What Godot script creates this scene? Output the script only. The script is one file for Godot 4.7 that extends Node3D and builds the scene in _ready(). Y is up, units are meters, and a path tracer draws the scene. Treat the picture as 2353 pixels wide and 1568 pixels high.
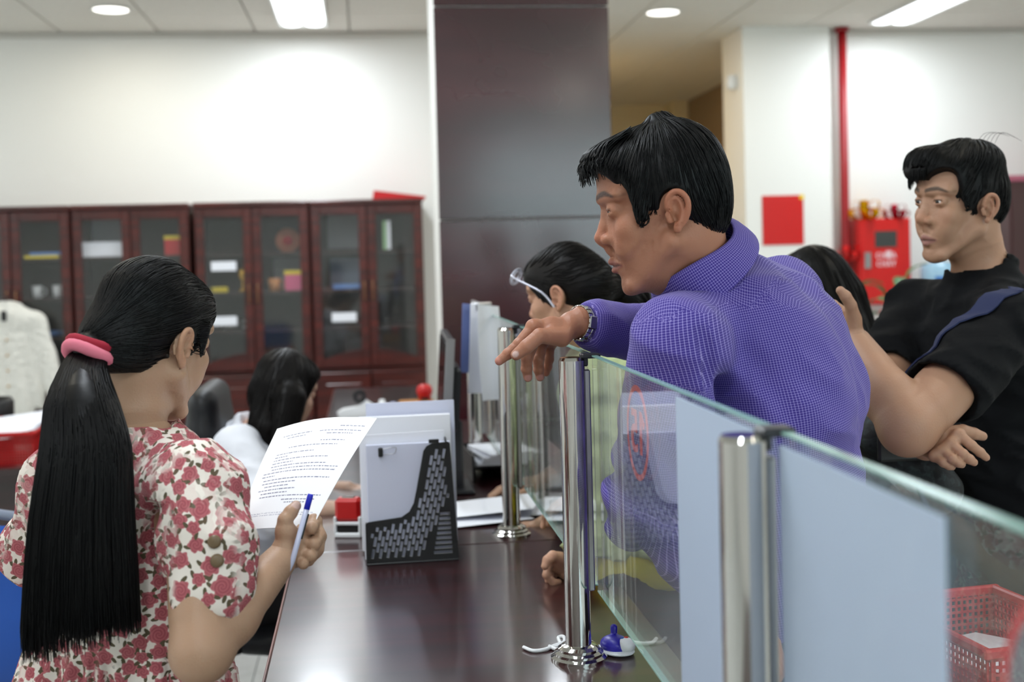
extends Node3D
# An office service counter: a clerk side and a customer side parted by low glass panes on steel posts.

var taken := {}
var mats := {}
var nothing: Callable
var rng := RandomNumberGenerator.new()
var crease := FastNoiseLite.new()

# ------------------------------------------------------------------ naming and parenting
func numbered(called: String) -> String:
	if not taken.has(called):
		taken[called] = 0
		return called
	taken[called] += 1
	return "%s_%03d" % [called, taken[called]]

func thing(called: String, label: String, category: String, pos := Vector3.ZERO, turn := 0.0, group := "") -> Node3D:
	var o := Node3D.new()
	o.name = numbered(called)
	add_child(o)
	o.position = pos
	o.rotation.y = turn
	o.set_meta("label", label)
	o.set_meta("category", category)
	if group != "":
		o.set_meta("group", group)
	return o

func struct_node(called: String, pos := Vector3.ZERO) -> Node3D:
	var o := Node3D.new()
	o.name = called
	add_child(o)
	o.position = pos
	o.set_meta("kind", "structure")
	return o

func put(parent: Node, called: String, mesh: Mesh, mat: Material, pos := Vector3.ZERO, rot := Vector3.ZERO) -> MeshInstance3D:
	var o := MeshInstance3D.new()
	o.name = called
	o.mesh = mesh
	o.material_override = mat
	parent.add_child(o, true)
	o.position = pos
	o.rotation = rot
	return o

# ------------------------------------------------------------------ materials
func mat(called: String, color: Color, rough := 0.6, metal := 0.0, spec := 0.5) -> StandardMaterial3D:
	if mats.has(called):
		return mats[called]
	var m := StandardMaterial3D.new()
	m.resource_name = called
	m.albedo_color = color
	m.roughness = rough
	m.metallic = metal
	m.metallic_specular = spec
	mats[called] = m
	return m

func rgb8(r: float, g: float, b: float) -> Color:
	return Color(r / 255.0, g / 255.0, b / 255.0)

func noise_tex(seed_: int, freq: float, ramp: Array, size := 256, octaves := 4, as_normal := false, strength := 2.0) -> NoiseTexture2D:
	var n := FastNoiseLite.new()
	n.seed = seed_
	n.frequency = freq
	n.fractal_octaves = octaves
	var t := NoiseTexture2D.new()
	t.noise = n
	t.width = size
	t.height = size
	t.seamless = true
	t.as_normal_map = as_normal
	t.bump_strength = strength
	if not ramp.is_empty():
		var g := Gradient.new()
		var offs := PackedFloat32Array()
		var cols := PackedColorArray()
		for r in ramp:
			offs.append(r[0])
			cols.append(r[1])
		g.offsets = offs
		g.colors = cols
		t.color_ramp = g
	return t

func tri(m: StandardMaterial3D, scale: float, world := true) -> StandardMaterial3D:
	m.uv1_triplanar = true
	m.uv1_world_triplanar = world
	m.uv1_scale = Vector3.ONE * scale
	return m

func wood_image(base: Color, dark: Color, w: int, h: int, seed_: int) -> ImageTexture:
	# long streaks of grain along the picture's x
	var n := FastNoiseLite.new()
	n.seed = seed_
	n.frequency = 0.02
	n.fractal_octaves = 4
	var im := Image.create(w, h, false, Image.FORMAT_RGB8)
	for y in h:
		for x in w:
			var a := float(x) / w * TAU
			var v := n.get_noise_3d(cos(a) * 14.0, sin(a) * 14.0, y * 2.4)
			var f := clampf(0.5 + v * 0.9, 0.0, 1.0)
			im.set_pixel(x, y, dark.lerp(base, f))
	return ImageTexture.create_from_image(im)

# ------------------------------------------------------------------ mesh building
class MB:
	var st := SurfaceTool.new()
	func _init() -> void:
		st.begin(Mesh.PRIMITIVE_TRIANGLES)
	func tri3(a: Vector3, b: Vector3, c: Vector3, ua := Vector2.ZERO, ub := Vector2.ZERO, uc := Vector2.ZERO, smooth := -1) -> void:
		st.set_smooth_group(smooth)
		st.set_uv(ua)
		st.add_vertex(a)
		st.set_uv(ub)
		st.add_vertex(b)
		st.set_uv(uc)
		st.add_vertex(c)
	# corners run clockwise seen from outside
	func quad(a: Vector3, b: Vector3, c: Vector3, d: Vector3, smooth := -1) -> void:
		tri3(a, b, c, Vector2(0, 0), Vector2(1, 0), Vector2(1, 1), smooth)
		tri3(a, c, d, Vector2(0, 0), Vector2(1, 1), Vector2(0, 1), smooth)
	# box with chamfered edges, in frame t
	func box(size: Vector3, at := Vector3.ZERO, ch := 0.0, t := Transform3D.IDENTITY) -> void:
		var h := size * 0.5
		if ch <= 0.0:
			var p := func(x: float, y: float, z: float) -> Vector3: return t * (at + Vector3(x * h.x, y * h.y, z * h.z))
			quad(p.call(-1, 1, 1), p.call(1, 1, 1), p.call(1, -1, 1), p.call(-1, -1, 1))
			quad(p.call(1, 1, -1), p.call(-1, 1, -1), p.call(-1, -1, -1), p.call(1, -1, -1))
			quad(p.call(-1, 1, -1), p.call(1, 1, -1), p.call(1, 1, 1), p.call(-1, 1, 1))
			quad(p.call(-1, -1, 1), p.call(1, -1, 1), p.call(1, -1, -1), p.call(-1, -1, -1))
			quad(p.call(1, 1, 1), p.call(1, 1, -1), p.call(1, -1, -1), p.call(1, -1, 1))
			quad(p.call(-1, 1, -1), p.call(-1, 1, 1), p.call(-1, -1, 1), p.call(-1, -1, -1))
			return
		var c := minf(ch, minf(h.x, minf(h.y, h.z)) * 0.98)
		for ax in 3:
			for s in [-1.0, 1.0]:
				var u := (ax + 1) % 3
				var v := (ax + 2) % 3
				var pts := []
				for k in [[-1, -1], [1, -1], [1, 1], [-1, 1]]:
					var q := Vector3.ZERO
					q[ax] = s * h[ax]
					q[u] = k[0] * (h[u] - c)
					q[v] = k[1] * (h[v] - c)
					pts.append(t * (at + q))
				if s > 0:
					quad(pts[3], pts[2], pts[1], pts[0])
				else:
					quad(pts[0], pts[1], pts[2], pts[3])
		for ax in 3:
			var u := (ax + 1) % 3
			var v := (ax + 2) % 3
			for su in [-1.0, 1.0]:
				for sv in [-1.0, 1.0]:
					var pts := []
					for k in [[-1, 0], [1, 0], [1, 1], [-1, 1]]:
						var q := Vector3.ZERO
						q[ax] = k[0] * (h[ax] - c)
						q[u] = su * (h[u] if k[1] == 0 else h[u] - c)
						q[v] = sv * (h[v] - c if k[1] == 0 else h[v])
						pts.append(t * (at + q))
					if su * sv > 0:
						quad(pts[3], pts[2], pts[1], pts[0])
					else:
						quad(pts[0], pts[1], pts[2], pts[3])
		for sx in [-1.0, 1.0]:
			for sy in [-1.0, 1.0]:
				for sz in [-1.0, 1.0]:
					var a: Vector3 = t * (at + Vector3(sx * h.x, sy * (h.y - c), sz * (h.z - c)))
					var b: Vector3 = t * (at + Vector3(sx * (h.x - c), sy * h.y, sz * (h.z - c)))
					var d: Vector3 = t * (at + Vector3(sx * (h.x - c), sy * (h.y - c), sz * h.z))
					if sx * sy * sz > 0:
						tri3(a, d, b)
					else:
						tri3(a, b, d)
	# tube along a path with a radius at each point; ends closed
	func tube(path: PackedVector3Array, radii: PackedFloat32Array, sides := 12, flat := 1.0, flat_axis := Vector3.ZERO, uvs := Vector2.ONE) -> void:
		var n := path.size()
		var rings := []
		var up := Vector3.UP
		var len_ := 0.0
		var lens := PackedFloat32Array()
		for i in n:
			var tan_ := (path[mini(i + 1, n - 1)] - path[maxi(i - 1, 0)]).normalized()
			if i == 0:
				up = flat_axis if flat_axis != Vector3.ZERO else (Vector3.UP if absf(tan_.y) < 0.9 else Vector3.RIGHT)
			else:
				len_ += path[i].distance_to(path[i - 1])
			lens.append(len_)
			var side := tan_.cross(up).normalized()
			up = side.cross(tan_).normalized()
			var ring := PackedVector3Array()
			for k in sides + 1:
				var a := TAU * k / sides
				ring.append(path[i] + (side * cos(a) + up * sin(a) * flat) * radii[i])
			rings.append(ring)
		for i in n - 1:
			for k in sides:
				var u0 := uvs.x * k / sides
				var u1 := uvs.x * (k + 1) / sides
				tri3(rings[i][k], rings[i][k + 1], rings[i + 1][k + 1], Vector2(u0, lens[i] * uvs.y), Vector2(u1, lens[i] * uvs.y), Vector2(u1, lens[i + 1] * uvs.y), 1)
				tri3(rings[i][k], rings[i + 1][k + 1], rings[i + 1][k], Vector2(u0, lens[i] * uvs.y), Vector2(u1, lens[i + 1] * uvs.y), Vector2(u0, lens[i + 1] * uvs.y), 1)
		for k in sides:
			tri3(path[0], rings[0][k + 1], rings[0][k])
			tri3(path[n - 1], rings[n - 1][k], rings[n - 1][k + 1])
	# profile of (radius, height) turned about y
	func lathe(profile: Array, sides := 24, at := Vector3.ZERO, t := Transform3D.IDENTITY, smooth := true) -> void:
		for i in profile.size() - 1:
			var a: Vector2 = profile[i]
			var b: Vector2 = profile[i + 1]
			for k in sides:
				var p := TAU * k / sides
				var q := TAU * (k + 1) / sides
				var a0 := t * (at + Vector3(cos(p) * a.x, a.y, sin(p) * a.x))
				var a1 := t * (at + Vector3(cos(q) * a.x, a.y, sin(q) * a.x))
				var b0 := t * (at + Vector3(cos(p) * b.x, b.y, sin(p) * b.x))
				var b1 := t * (at + Vector3(cos(q) * b.x, b.y, sin(q) * b.x))
				var g := i + 10
				if a.x > 1e-6:
					tri3(a0, b0, a1, Vector2.ZERO, Vector2.ZERO, Vector2.ZERO, 1 if smooth else g)
				if b.x > 1e-6:
					tri3(a1, b0, b1, Vector2.ZERO, Vector2.ZERO, Vector2.ZERO, 1 if smooth else g)
	# flat outline (in x, y) given a depth along z
	func prism(outline: PackedVector2Array, depth: float, t := Transform3D.IDENTITY) -> void:
		var idx := Geometry2D.triangulate_polygon(outline)
		var f := depth * 0.5
		var cw := Geometry2D.is_polygon_clockwise(outline)
		for i in range(0, idx.size(), 3):
			var a := outline[idx[i]]
			var b := outline[idx[i + 1]]
			var c := outline[idx[i + 2]]
			if (b - a).cross(c - a) > 0:
				var s := b
				b = c
				c = s
			tri3(t * Vector3(a.x, a.y, f), t * Vector3(b.x, b.y, f), t * Vector3(c.x, c.y, f), a, b, c)
			tri3(t * Vector3(a.x, a.y, -f), t * Vector3(c.x, c.y, -f), t * Vector3(b.x, b.y, -f), a, c, b)
		var n := outline.size()
		for i in n:
			var a := outline[i]
			var b := outline[(i + 1) % n]
			if cw:
				quad(t * Vector3(b.x, b.y, f), t * Vector3(a.x, a.y, f), t * Vector3(a.x, a.y, -f), t * Vector3(b.x, b.y, -f))
			else:
				quad(t * Vector3(a.x, a.y, f), t * Vector3(b.x, b.y, f), t * Vector3(b.x, b.y, -f), t * Vector3(a.x, a.y, -f))
	# grid of points (rows of PackedVector3Array) as a smooth sheet with thickness
	func sheet(rows: Array, thick: float, flip := false) -> void:
		var nr := rows.size()
		var nc: int = rows[0].size()
		var nrm := []
		for r in nr:
			var line := PackedVector3Array()
			for c in nc:
				var du: Vector3 = rows[r][mini(c + 1, nc - 1)] - rows[r][maxi(c - 1, 0)]
				var dv: Vector3 = rows[mini(r + 1, nr - 1)][c] - rows[maxi(r - 1, 0)][c]
				line.append(du.cross(dv).normalized() * thick * (-0.5 if flip else 0.5))
			nrm.append(line)
		for side in [1.0, -1.0]:
			for r in nr - 1:
				for c in nc - 1:
					var a: Vector3 = rows[r][c] + nrm[r][c] * side
					var b: Vector3 = rows[r][c + 1] + nrm[r][c + 1] * side
					var d: Vector3 = rows[r + 1][c + 1] + nrm[r + 1][c + 1] * side
					var e: Vector3 = rows[r + 1][c] + nrm[r + 1][c] * side
					var ua := Vector2(float(c) / (nc - 1), float(r) / (nr - 1))
					var ub := Vector2(float(c + 1) / (nc - 1), float(r) / (nr - 1))
					var ud := Vector2(float(c + 1) / (nc - 1), float(r + 1) / (nr - 1))
					var ue := Vector2(float(c) / (nc - 1), float(r + 1) / (nr - 1))
					var g := 1 if side > 0 else 2
					if (side > 0) != flip:
						tri3(a, d, b, ua, ud, ub, g)
						tri3(a, e, d, ua, ue, ud, g)
					else:
						tri3(a, b, d, ua, ub, ud, g)
						tri3(a, d, e, ua, ud, ue, g)
		var rim := []
		for c in nc:
			rim.append([0, c])
		for r in range(1, nr):
			rim.append([r, nc - 1])
		for c in range(nc - 2, -1, -1):
			rim.append([nr - 1, c])
		for r in range(nr - 2, 0, -1):
			rim.append([r, 0])
		for i in rim.size():
			var p: Array = rim[i]
			var q: Array = rim[(i + 1) % rim.size()]
			var p0: Vector3 = rows[p[0]][p[1]]
			var q0: Vector3 = rows[q[0]][q[1]]
			quad(p0 + nrm[p[0]][p[1]], q0 + nrm[q[0]][q[1]], q0 - nrm[q[0]][q[1]], p0 - nrm[p[0]][p[1]])
	func mesh() -> ArrayMesh:
		st.generate_normals()
		return st.commit()

func box_mesh(size: Vector3, ch := 0.0, at := Vector3.ZERO) -> ArrayMesh:
	var b := MB.new()
	b.box(size, at, ch)
	return b.mesh()

func arc_path(pts: Array, steps := 6) -> PackedVector3Array:
	# smooth curve through points (Catmull-Rom)
	var out := PackedVector3Array()
	var n := pts.size()
	for i in n - 1:
		var p0: Vector3 = pts[maxi(i - 1, 0)]
		var p1: Vector3 = pts[i]
		var p2: Vector3 = pts[i + 1]
		var p3: Vector3 = pts[mini(i + 2, n - 1)]
		for k in steps:
			out.append(p1.cubic_interpolate(p2, p0, p3, float(k) / steps))
	out.append(pts[n - 1])
	return out

func same_radius(n: int, r: float) -> PackedFloat32Array:
	var a := PackedFloat32Array()
	a.resize(n)
	a.fill(r)
	return a

# ------------------------------------------------------------------ smooth bodies: a field of tapered capsules, meshed as surface nets
class Field:
	var A := PackedVector3Array()
	var AB := PackedVector3Array()
	var IL := PackedFloat32Array()
	var RA := PackedFloat32Array()
	var DR := PackedFloat32Array()
	var K := PackedFloat32Array()
	var SUB := PackedByteArray()
	var N1 := PackedVector3Array()
	var F1 := PackedFloat32Array()
	var N2 := PackedVector3Array()
	var F2 := PackedFloat32Array()
	var SC := PackedFloat32Array()
	var xf := Transform3D.IDENTITY
	var xs := 1.0
	var act := PackedInt32Array()
	var folds: Callable
	# tapered capsule from a to b; n1/s1, n2/s2: the shape is squeezed by s along n
	func cap(a: Vector3, b: Vector3, ra: float, rb: float, k := 0.02, n1 := Vector3.ZERO, s1 := 1.0, n2 := Vector3.ZERO, s2 := 1.0, sub := 0) -> void:
		a = xf * a
		b = xf * b
		var m1 := (xf.basis * n1).normalized() if n1 != Vector3.ZERO else Vector3.ZERO
		var m2 := (xf.basis * n2).normalized() if n2 != Vector3.ZERO else Vector3.ZERO
		var ab := b - a
		if s1 != 1.0:
			ab += m1 * (ab.dot(m1) * (1.0 / s1 - 1.0))
		if s2 != 1.0:
			ab += m2 * (ab.dot(m2) * (1.0 / s2 - 1.0))
		A.append(a)
		AB.append(ab)
		IL.append(1.0 / maxf(ab.length_squared(), 1e-12))
		RA.append(ra * xs)
		DR.append((rb - ra) * xs)
		K.append(maxf(k * xs, 1e-5))
		SUB.append(sub)
		N1.append(m1)
		F1.append(1.0 / s1 - 1.0)
		N2.append(m2)
		F2.append(1.0 / s2 - 1.0)
		SC.append(minf(1.0, minf(s1, s2)))
	func ell(c: Vector3, r: Vector3, k := 0.02, sub := 0) -> void:
		# ellipsoid along the axes of xf: x is taken as the unit radius, y and z squeezed or stretched
		cap(c, c, r.x, r.x, k, Vector3.UP, r.y / r.x, Vector3.BACK, r.z / r.x, sub)
	func all() -> void:
		act.resize(A.size())
		for i in A.size():
			act[i] = i
	func one(i: int, p: Vector3) -> float:
		var q := p - A[i]
		if F1[i] != 0.0:
			q += N1[i] * (q.dot(N1[i]) * F1[i])
		if F2[i] != 0.0:
			q += N2[i] * (q.dot(N2[i]) * F2[i])
		var ab := AB[i]
		var t := clampf(q.dot(ab) * IL[i], 0.0, 1.0)
		return ((q - ab * t).length() - RA[i] - DR[i] * t) * SC[i]
	func d(p: Vector3) -> float:
		var r := 1e3
		for i in act:
			var q := p - A[i]
			if F1[i] != 0.0:
				q += N1[i] * (q.dot(N1[i]) * F1[i])
			if F2[i] != 0.0:
				q += N2[i] * (q.dot(N2[i]) * F2[i])
			var ab := AB[i]
			var t := clampf(q.dot(ab) * IL[i], 0.0, 1.0)
			var e := ((q - ab * t).length() - RA[i] - DR[i] * t) * SC[i]
			var k := K[i]
			if SUB[i] == 0:
				if e < r - k:
					r = e
				elif e < r + k:
					var h := 0.5 + 0.5 * (r - e) / k
					r = lerpf(r, e, h) - k * h * (1.0 - h) * 0.5
			else:
				e = -e
				if e > r + k:
					r = e
				elif e > r - k:
					var h := 0.5 - 0.5 * (r - e) / k
					r = lerpf(r, e, h) + k * h * (1.0 - h) * 0.5
		if folds.is_valid():
			r += folds.call(p)
		return r
	func grad(p: Vector3, e := 0.002) -> Vector3:
		var c := d(p)
		return Vector3(d(p + Vector3(e, 0, 0)) - c, d(p + Vector3(0, e, 0)) - c, d(p + Vector3(0, 0, e)) - c).normalized()
	# meshes the field inside the box lo..hi; returns [vertices, normals, indices]
	func net(lo: Vector3, hi: Vector3, cell: float) -> Array:
		const BS := 4
		var nbx := int(ceil((hi.x - lo.x) / cell / BS))
		var nby := int(ceil((hi.y - lo.y) / cell / BS))
		var nbz := int(ceil((hi.z - lo.z) / cell / BS))
		var nx := nbx * BS + 1
		var ny := nby * BS + 1
		var nz := nbz * BS + 1
		var val := PackedFloat32Array()
		val.resize(nx * ny * nz)
		val.fill(1.0)
		var live := PackedInt32Array()
		var half := cell * BS * 0.5
		var reach := half * 1.7321 + cell * 1.8
		var lists := []
		# coarse pass over big blocks to keep the list of capsules short
		const BIG := 4
		for gz in range(0, nbz, BIG):
			for gy in range(0, nby, BIG):
				for gx in range(0, nbx, BIG):
					var gc := lo + Vector3(gx + BIG * 0.5, gy + BIG * 0.5, gz + BIG * 0.5) * (cell * BS)
					var gr := half * BIG * 1.7321 + cell * 2.0
					var near := PackedInt32Array()
					var least := 1e3
					var es := PackedFloat32Array()
					for i in A.size():
						var e := one(i, gc)
						es.append(e)
						if SUB[i] == 0:
							least = minf(least, e)
					if least > gr + 0.03:
						continue
					for i in A.size():
						if es[i] < maxf(least, 0.0) + 2.0 * gr + K[i] + 0.01:
							near.append(i)
					for bz in range(gz, mini(gz + BIG, nbz)):
						for by in range(gy, mini(gy + BIG, nby)):
							for bx in range(gx, mini(gx + BIG, nbx)):
								var bc := lo + Vector3(bx + 0.5, by + 0.5, bz + 0.5) * (cell * BS)
								act = near
								var dc := d(bc)
								if dc > reach:
									continue
								if dc < -reach:
									for z in range(bz * BS, bz * BS + BS + (1 if bz == nbz - 1 else 0)):
										for y in range(by * BS, by * BS + BS + (1 if by == nby - 1 else 0)):
											for x in range(bx * BS, bx * BS + BS + (1 if bx == nbx - 1 else 0)):
												val[(z * ny + y) * nx + x] = -1.0
									continue
								live.append(bx)
								live.append(by)
								live.append(bz)
								for z in range(bz * BS, bz * BS + BS + (1 if bz == nbz - 1 else 0)):
									for y in range(by * BS, by * BS + BS + (1 if by == nby - 1 else 0)):
										var row := (z * ny + y) * nx
										for x in range(bx * BS, bx * BS + BS + (1 if bx == nbx - 1 else 0)):
											val[row + x] = d(lo + Vector3(x, y, z) * cell)
		var at := PackedInt32Array()
		at.resize(nx * ny * nz)
		at.fill(-1)
		var verts := PackedVector3Array()
		var norms := PackedVector3Array()
		var sy := nx
		var sz := nx * ny
		var cells := PackedInt32Array()
		for li in range(0, live.size(), 3):
			for z in range(live[li + 2] * BS, mini(live[li + 2] * BS + BS, nz - 1)):
				for y in range(live[li + 1] * BS, mini(live[li + 1] * BS + BS, ny - 1)):
					for x in range(live[li] * BS, mini(live[li] * BS + BS, nx - 1)):
						var o := z * sz + y * sy + x
						var a := val[o]
						var b := val[o + 1]
						var c := val[o + sy]
						var e := val[o + sy + 1]
						var f := val[o + sz]
						var g := val[o + sz + 1]
						var h := val[o + sz + sy]
						var i := val[o + sz + sy + 1]
						var neg := int(a < 0) + int(b < 0) + int(c < 0) + int(e < 0) + int(f < 0) + int(g < 0) + int(h < 0) + int(i < 0)
						if neg == 0 or neg == 8:
							continue
						var s := Vector3.ZERO
						var n := 0
						if (a < 0) != (b < 0): s += Vector3(a / (a - b), 0, 0); n += 1
						if (c < 0) != (e < 0): s += Vector3(c / (c - e), 1, 0); n += 1
						if (f < 0) != (g < 0): s += Vector3(f / (f - g), 0, 1); n += 1
						if (h < 0) != (i < 0): s += Vector3(h / (h - i), 1, 1); n += 1
						if (a < 0) != (c < 0): s += Vector3(0, a / (a - c), 0); n += 1
						if (b < 0) != (e < 0): s += Vector3(1, b / (b - e), 0); n += 1
						if (f < 0) != (h < 0): s += Vector3(0, f / (f - h), 1); n += 1
						if (g < 0) != (i < 0): s += Vector3(1, g / (g - i), 1); n += 1
						if (a < 0) != (f < 0): s += Vector3(0, 0, a / (a - f)); n += 1
						if (b < 0) != (g < 0): s += Vector3(1, 0, b / (b - g)); n += 1
						if (c < 0) != (h < 0): s += Vector3(0, 1, c / (c - h)); n += 1
						if (e < 0) != (i < 0): s += Vector3(1, 1, e / (e - i)); n += 1
						s /= n
						at[o] = verts.size()
						verts.append(lo + (Vector3(x, y, z) + s) * cell)
						norms.append(Vector3(b + e + g + i - a - c - f - h, c + e + h + i - a - b - f - g, f + g + h + i - a - b - c - e).normalized())
						cells.append(o)
		var idx := PackedInt32Array()
		for o in cells:
			var a := val[o]
			if (a < 0) != (val[o + 1] < 0) and o >= sy + sz:
				_quad(idx, at[o - sy - sz], at[o - sz], at[o], at[o - sy], a < 0)
			if (a < 0) != (val[o + sy] < 0) and o >= 1 + sz:
				_quad(idx, at[o - 1 - sz], at[o - 1], at[o], at[o - sz], a < 0)
			if (a < 0) != (val[o + sz] < 0) and o >= 1 + sy:
				_quad(idx, at[o - 1 - sy], at[o - sy], at[o], at[o - 1], a < 0)
		return [verts, norms, idx]
	func _quad(idx: PackedInt32Array, a: int, b: int, c: int, e: int, fwd: bool) -> void:
		if a < 0 or b < 0 or c < 0 or e < 0:
			return
		if fwd:
			idx.append_array(PackedInt32Array([a, c, b, a, e, c]))
		else:
			idx.append_array(PackedInt32Array([a, b, c, a, c, e]))

# joins several nets into one mesh; org is taken off every point; paint(p) gives a vertex colour
func join_nets(nets: Array, org: Vector3, paint: Callable = nothing, uv: Callable = nothing) -> ArrayMesh:
	var v := PackedVector3Array()
	var n := PackedVector3Array()
	var ix := PackedInt32Array()
	var col := PackedColorArray()
	for net in nets:
		var base := v.size()
		var vs: PackedVector3Array = net[0]
		for p in vs:
			v.append(p - org)
			if paint.is_valid():
				col.append(paint.call(p))
		n.append_array(net[1])
		var id: PackedInt32Array = net[2]
		for i in id:
			ix.append(i + base)
	var arr := []
	arr.resize(Mesh.ARRAY_MAX)
	if uv.is_valid():
		# triangles on their own, so that each can take the cloth grid of its own panel
		var v2 := PackedVector3Array()
		var n2 := PackedVector3Array()
		var t2 := PackedVector2Array()
		for k in range(0, ix.size(), 3):
			var us: Array = uv.call(v[ix[k]] + org, v[ix[k + 1]] + org, v[ix[k + 2]] + org)
			for j in 3:
				v2.append(v[ix[k + j]])
				n2.append(n[ix[k + j]])
				t2.append(us[j])
		arr[Mesh.ARRAY_VERTEX] = v2
		arr[Mesh.ARRAY_NORMAL] = n2
		arr[Mesh.ARRAY_TEX_UV] = t2
	else:
		arr[Mesh.ARRAY_VERTEX] = v
		arr[Mesh.ARRAY_NORMAL] = n
		arr[Mesh.ARRAY_INDEX] = ix
		if paint.is_valid():
			arr[Mesh.ARRAY_COLOR] = col
	var m := ArrayMesh.new()
	m.add_surface_from_arrays(Mesh.PRIMITIVE_TRIANGLES, arr)
	return m

# ------------------------------------------------------------------ scene
func _ready() -> void:
	rng.seed = 7
	crease.seed = 3
	crease.frequency = 1.0
	crease.fractal_octaves = 2
	set_camera_and_light()
	make_materials()
	build_room()
	build_lights()
	build_cabinets()
	build_counter()
	build_glass()
	build_counter_things()
	build_back_office()
	build_customer_side()
	build_people()

func set_camera_and_light() -> void:
	var c := Camera3D.new()
	c.name = "camera"
	add_child(c)
	c.position = Vector3(0, 1.5, 0)
	c.basis = Basis(Vector3.UP, -0.119297) * Basis(Vector3.RIGHT, -0.036652) * Basis(Vector3.BACK, -0.027)
	# 2353 x 1568 picture with a focal length of 2800 pixels; the lens is shifted down by 84 pixels
	c.set_frustum(0.05 * 1568.0 / 2800.0, Vector2(0, -0.05 * 84.43 / 2800.0), 0.05, 60.0)
	var a := CameraAttributesPhysical.new()
	a.frustum_focal_length = 35.0
	a.exposure_aperture = 2.9
	a.frustum_focus_distance = 1.95
	c.attributes = a
	c.current = true
	var w := WorldEnvironment.new()
	w.name = "world"
	add_child(w)
	var e := Environment.new()
	e.background_mode = Environment.BG_COLOR
	e.background_color = Color(0.80, 0.90, 0.92)
	e.background_energy_multiplier = 6.0
	e.tonemap_mode = Environment.TONE_MAPPER_LINEAR
	e.tonemap_exposure = 1.0
	e.sdfgi_enabled = true
	e.ssao_enabled = true
	e.ssil_enabled = true
	w.environment = e

func make_materials() -> void:
	var m := mat("wall_paint", rgb8(238, 237, 232), 0.75)
	m.roughness_texture = noise_tex(3, 0.02, [[0.0, Color(0.85, 0.85, 0.85)], [1.0, Color.WHITE]])
	tri(m, 0.5)
	m = mat("ceiling_tile", rgb8(228, 225, 217), 0.9)
	m.albedo_texture = noise_tex(11, 0.12, [[0.0, Color(0.94, 0.94, 0.93)], [1.0, Color.WHITE]])
	tri(m, 1.2)
	mat("ceiling_rail", rgb8(205, 202, 194), 0.6)
	m = mat("floor_tile", rgb8(205, 207, 204), 0.22)
	m.albedo_texture = noise_tex(5, 0.03, [[0.0, Color(0.93, 0.93, 0.92)], [0.6, Color.WHITE], [1.0, Color(0.97, 0.97, 0.96)]])
	tri(m, 0.9)
	mat("grout", rgb8(150, 150, 148), 0.9)
	# dark red-brown veneer, polished
	m = mat("column_veneer", Color.WHITE, 0.30)
	m.albedo_texture = wood_image(rgb8(68, 28, 34), rgb8(48, 18, 24), 256, 256, 21)
	m.clearcoat_enabled = true
	m.clearcoat = 1.0
	m.clearcoat_roughness = 0.16
	m.roughness_texture = noise_tex(9, 0.006, [[0.0, Color(0.7, 0.7, 0.7)], [0.55, Color(0.9, 0.9, 0.9)], [1.0, Color.WHITE]], 512, 5)
	tri(m, 0.35)
	m = mat("counter_wood", Color.WHITE, 0.30)
	m.albedo_texture = wood_image(rgb8(60, 20, 24), rgb8(36, 11, 15), 512, 512, 4)
	m.clearcoat_enabled = true
	m.clearcoat = 0.8
	m.clearcoat_roughness = 0.13
	m.roughness_texture = noise_tex(19, 0.01, [[0.0, Color(0.92, 0.92, 0.92)], [1.0, Color.WHITE]], 512, 4)
	tri(m, 0.8)
	m.uv1_offset = Vector3(0.3, 0.1, 0.2)
	mat("counter_edge", rgb8(122, 72, 62), 0.4)
	m = mat("cabinet_wood", Color.WHITE, 0.35)
	m.albedo_texture = wood_image(rgb8(92, 26, 15), rgb8(54, 12, 8), 512, 512, 8)
	m.clearcoat_enabled = true
	m.clearcoat = 0.5
	m.clearcoat_roughness = 0.2
	tri(m, 0.9, false)
	m = mat("cabinet_inside", rgb8(46, 24, 20), 0.7)
	mat("cabinet_inside_grey", rgb8(120, 112, 108), 0.7)
	m = mat("pane_glass", Color(0.86, 0.93, 0.91, 0.06), 0.02)
	m.transparency = BaseMaterial3D.TRANSPARENCY_ALPHA
	m = mat("cabinet_glass", Color(0.75, 0.8, 0.8, 0.02), 0.04)
	m.transparency = BaseMaterial3D.TRANSPARENCY_ALPHA
	m = mat("glass_edge", Color(0.62, 0.80, 0.76, 0.75), 0.15)
	m.transparency = BaseMaterial3D.TRANSPARENCY_ALPHA
	mat("steel", rgb8(205, 203, 200), 0.09, 1.0)
	mat("steel_brushed", rgb8(170, 170, 172), 0.3, 1.0)
	mat("black_plastic", rgb8(22, 22, 24), 0.4)
	mat("dark_plastic", rgb8(34, 36, 42), 0.35)
	mat("white_paper", rgb8(240, 242, 250), 0.8)
	mat("white_plastic", rgb8(232, 234, 236), 0.35)
	mat("red_plastic", rgb8(190, 18, 20), 0.35)
	mat("red_paint", rgb8(150, 10, 20), 0.35)
	mat("red_enamel", rgb8(205, 18, 16), 0.3)
	mat("brass", rgb8(190, 150, 90), 0.3, 1.0)
	mat("bronze", rgb8(150, 110, 84), 0.4, 1.0)
	mat("leather", rgb8(16, 17, 21), 0.48, 0.0, 0.4)
	mat("cardboard", rgb8(176, 122, 66), 0.85)
	mat("blue_plastic", rgb8(12, 78, 170), 0.45)

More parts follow.
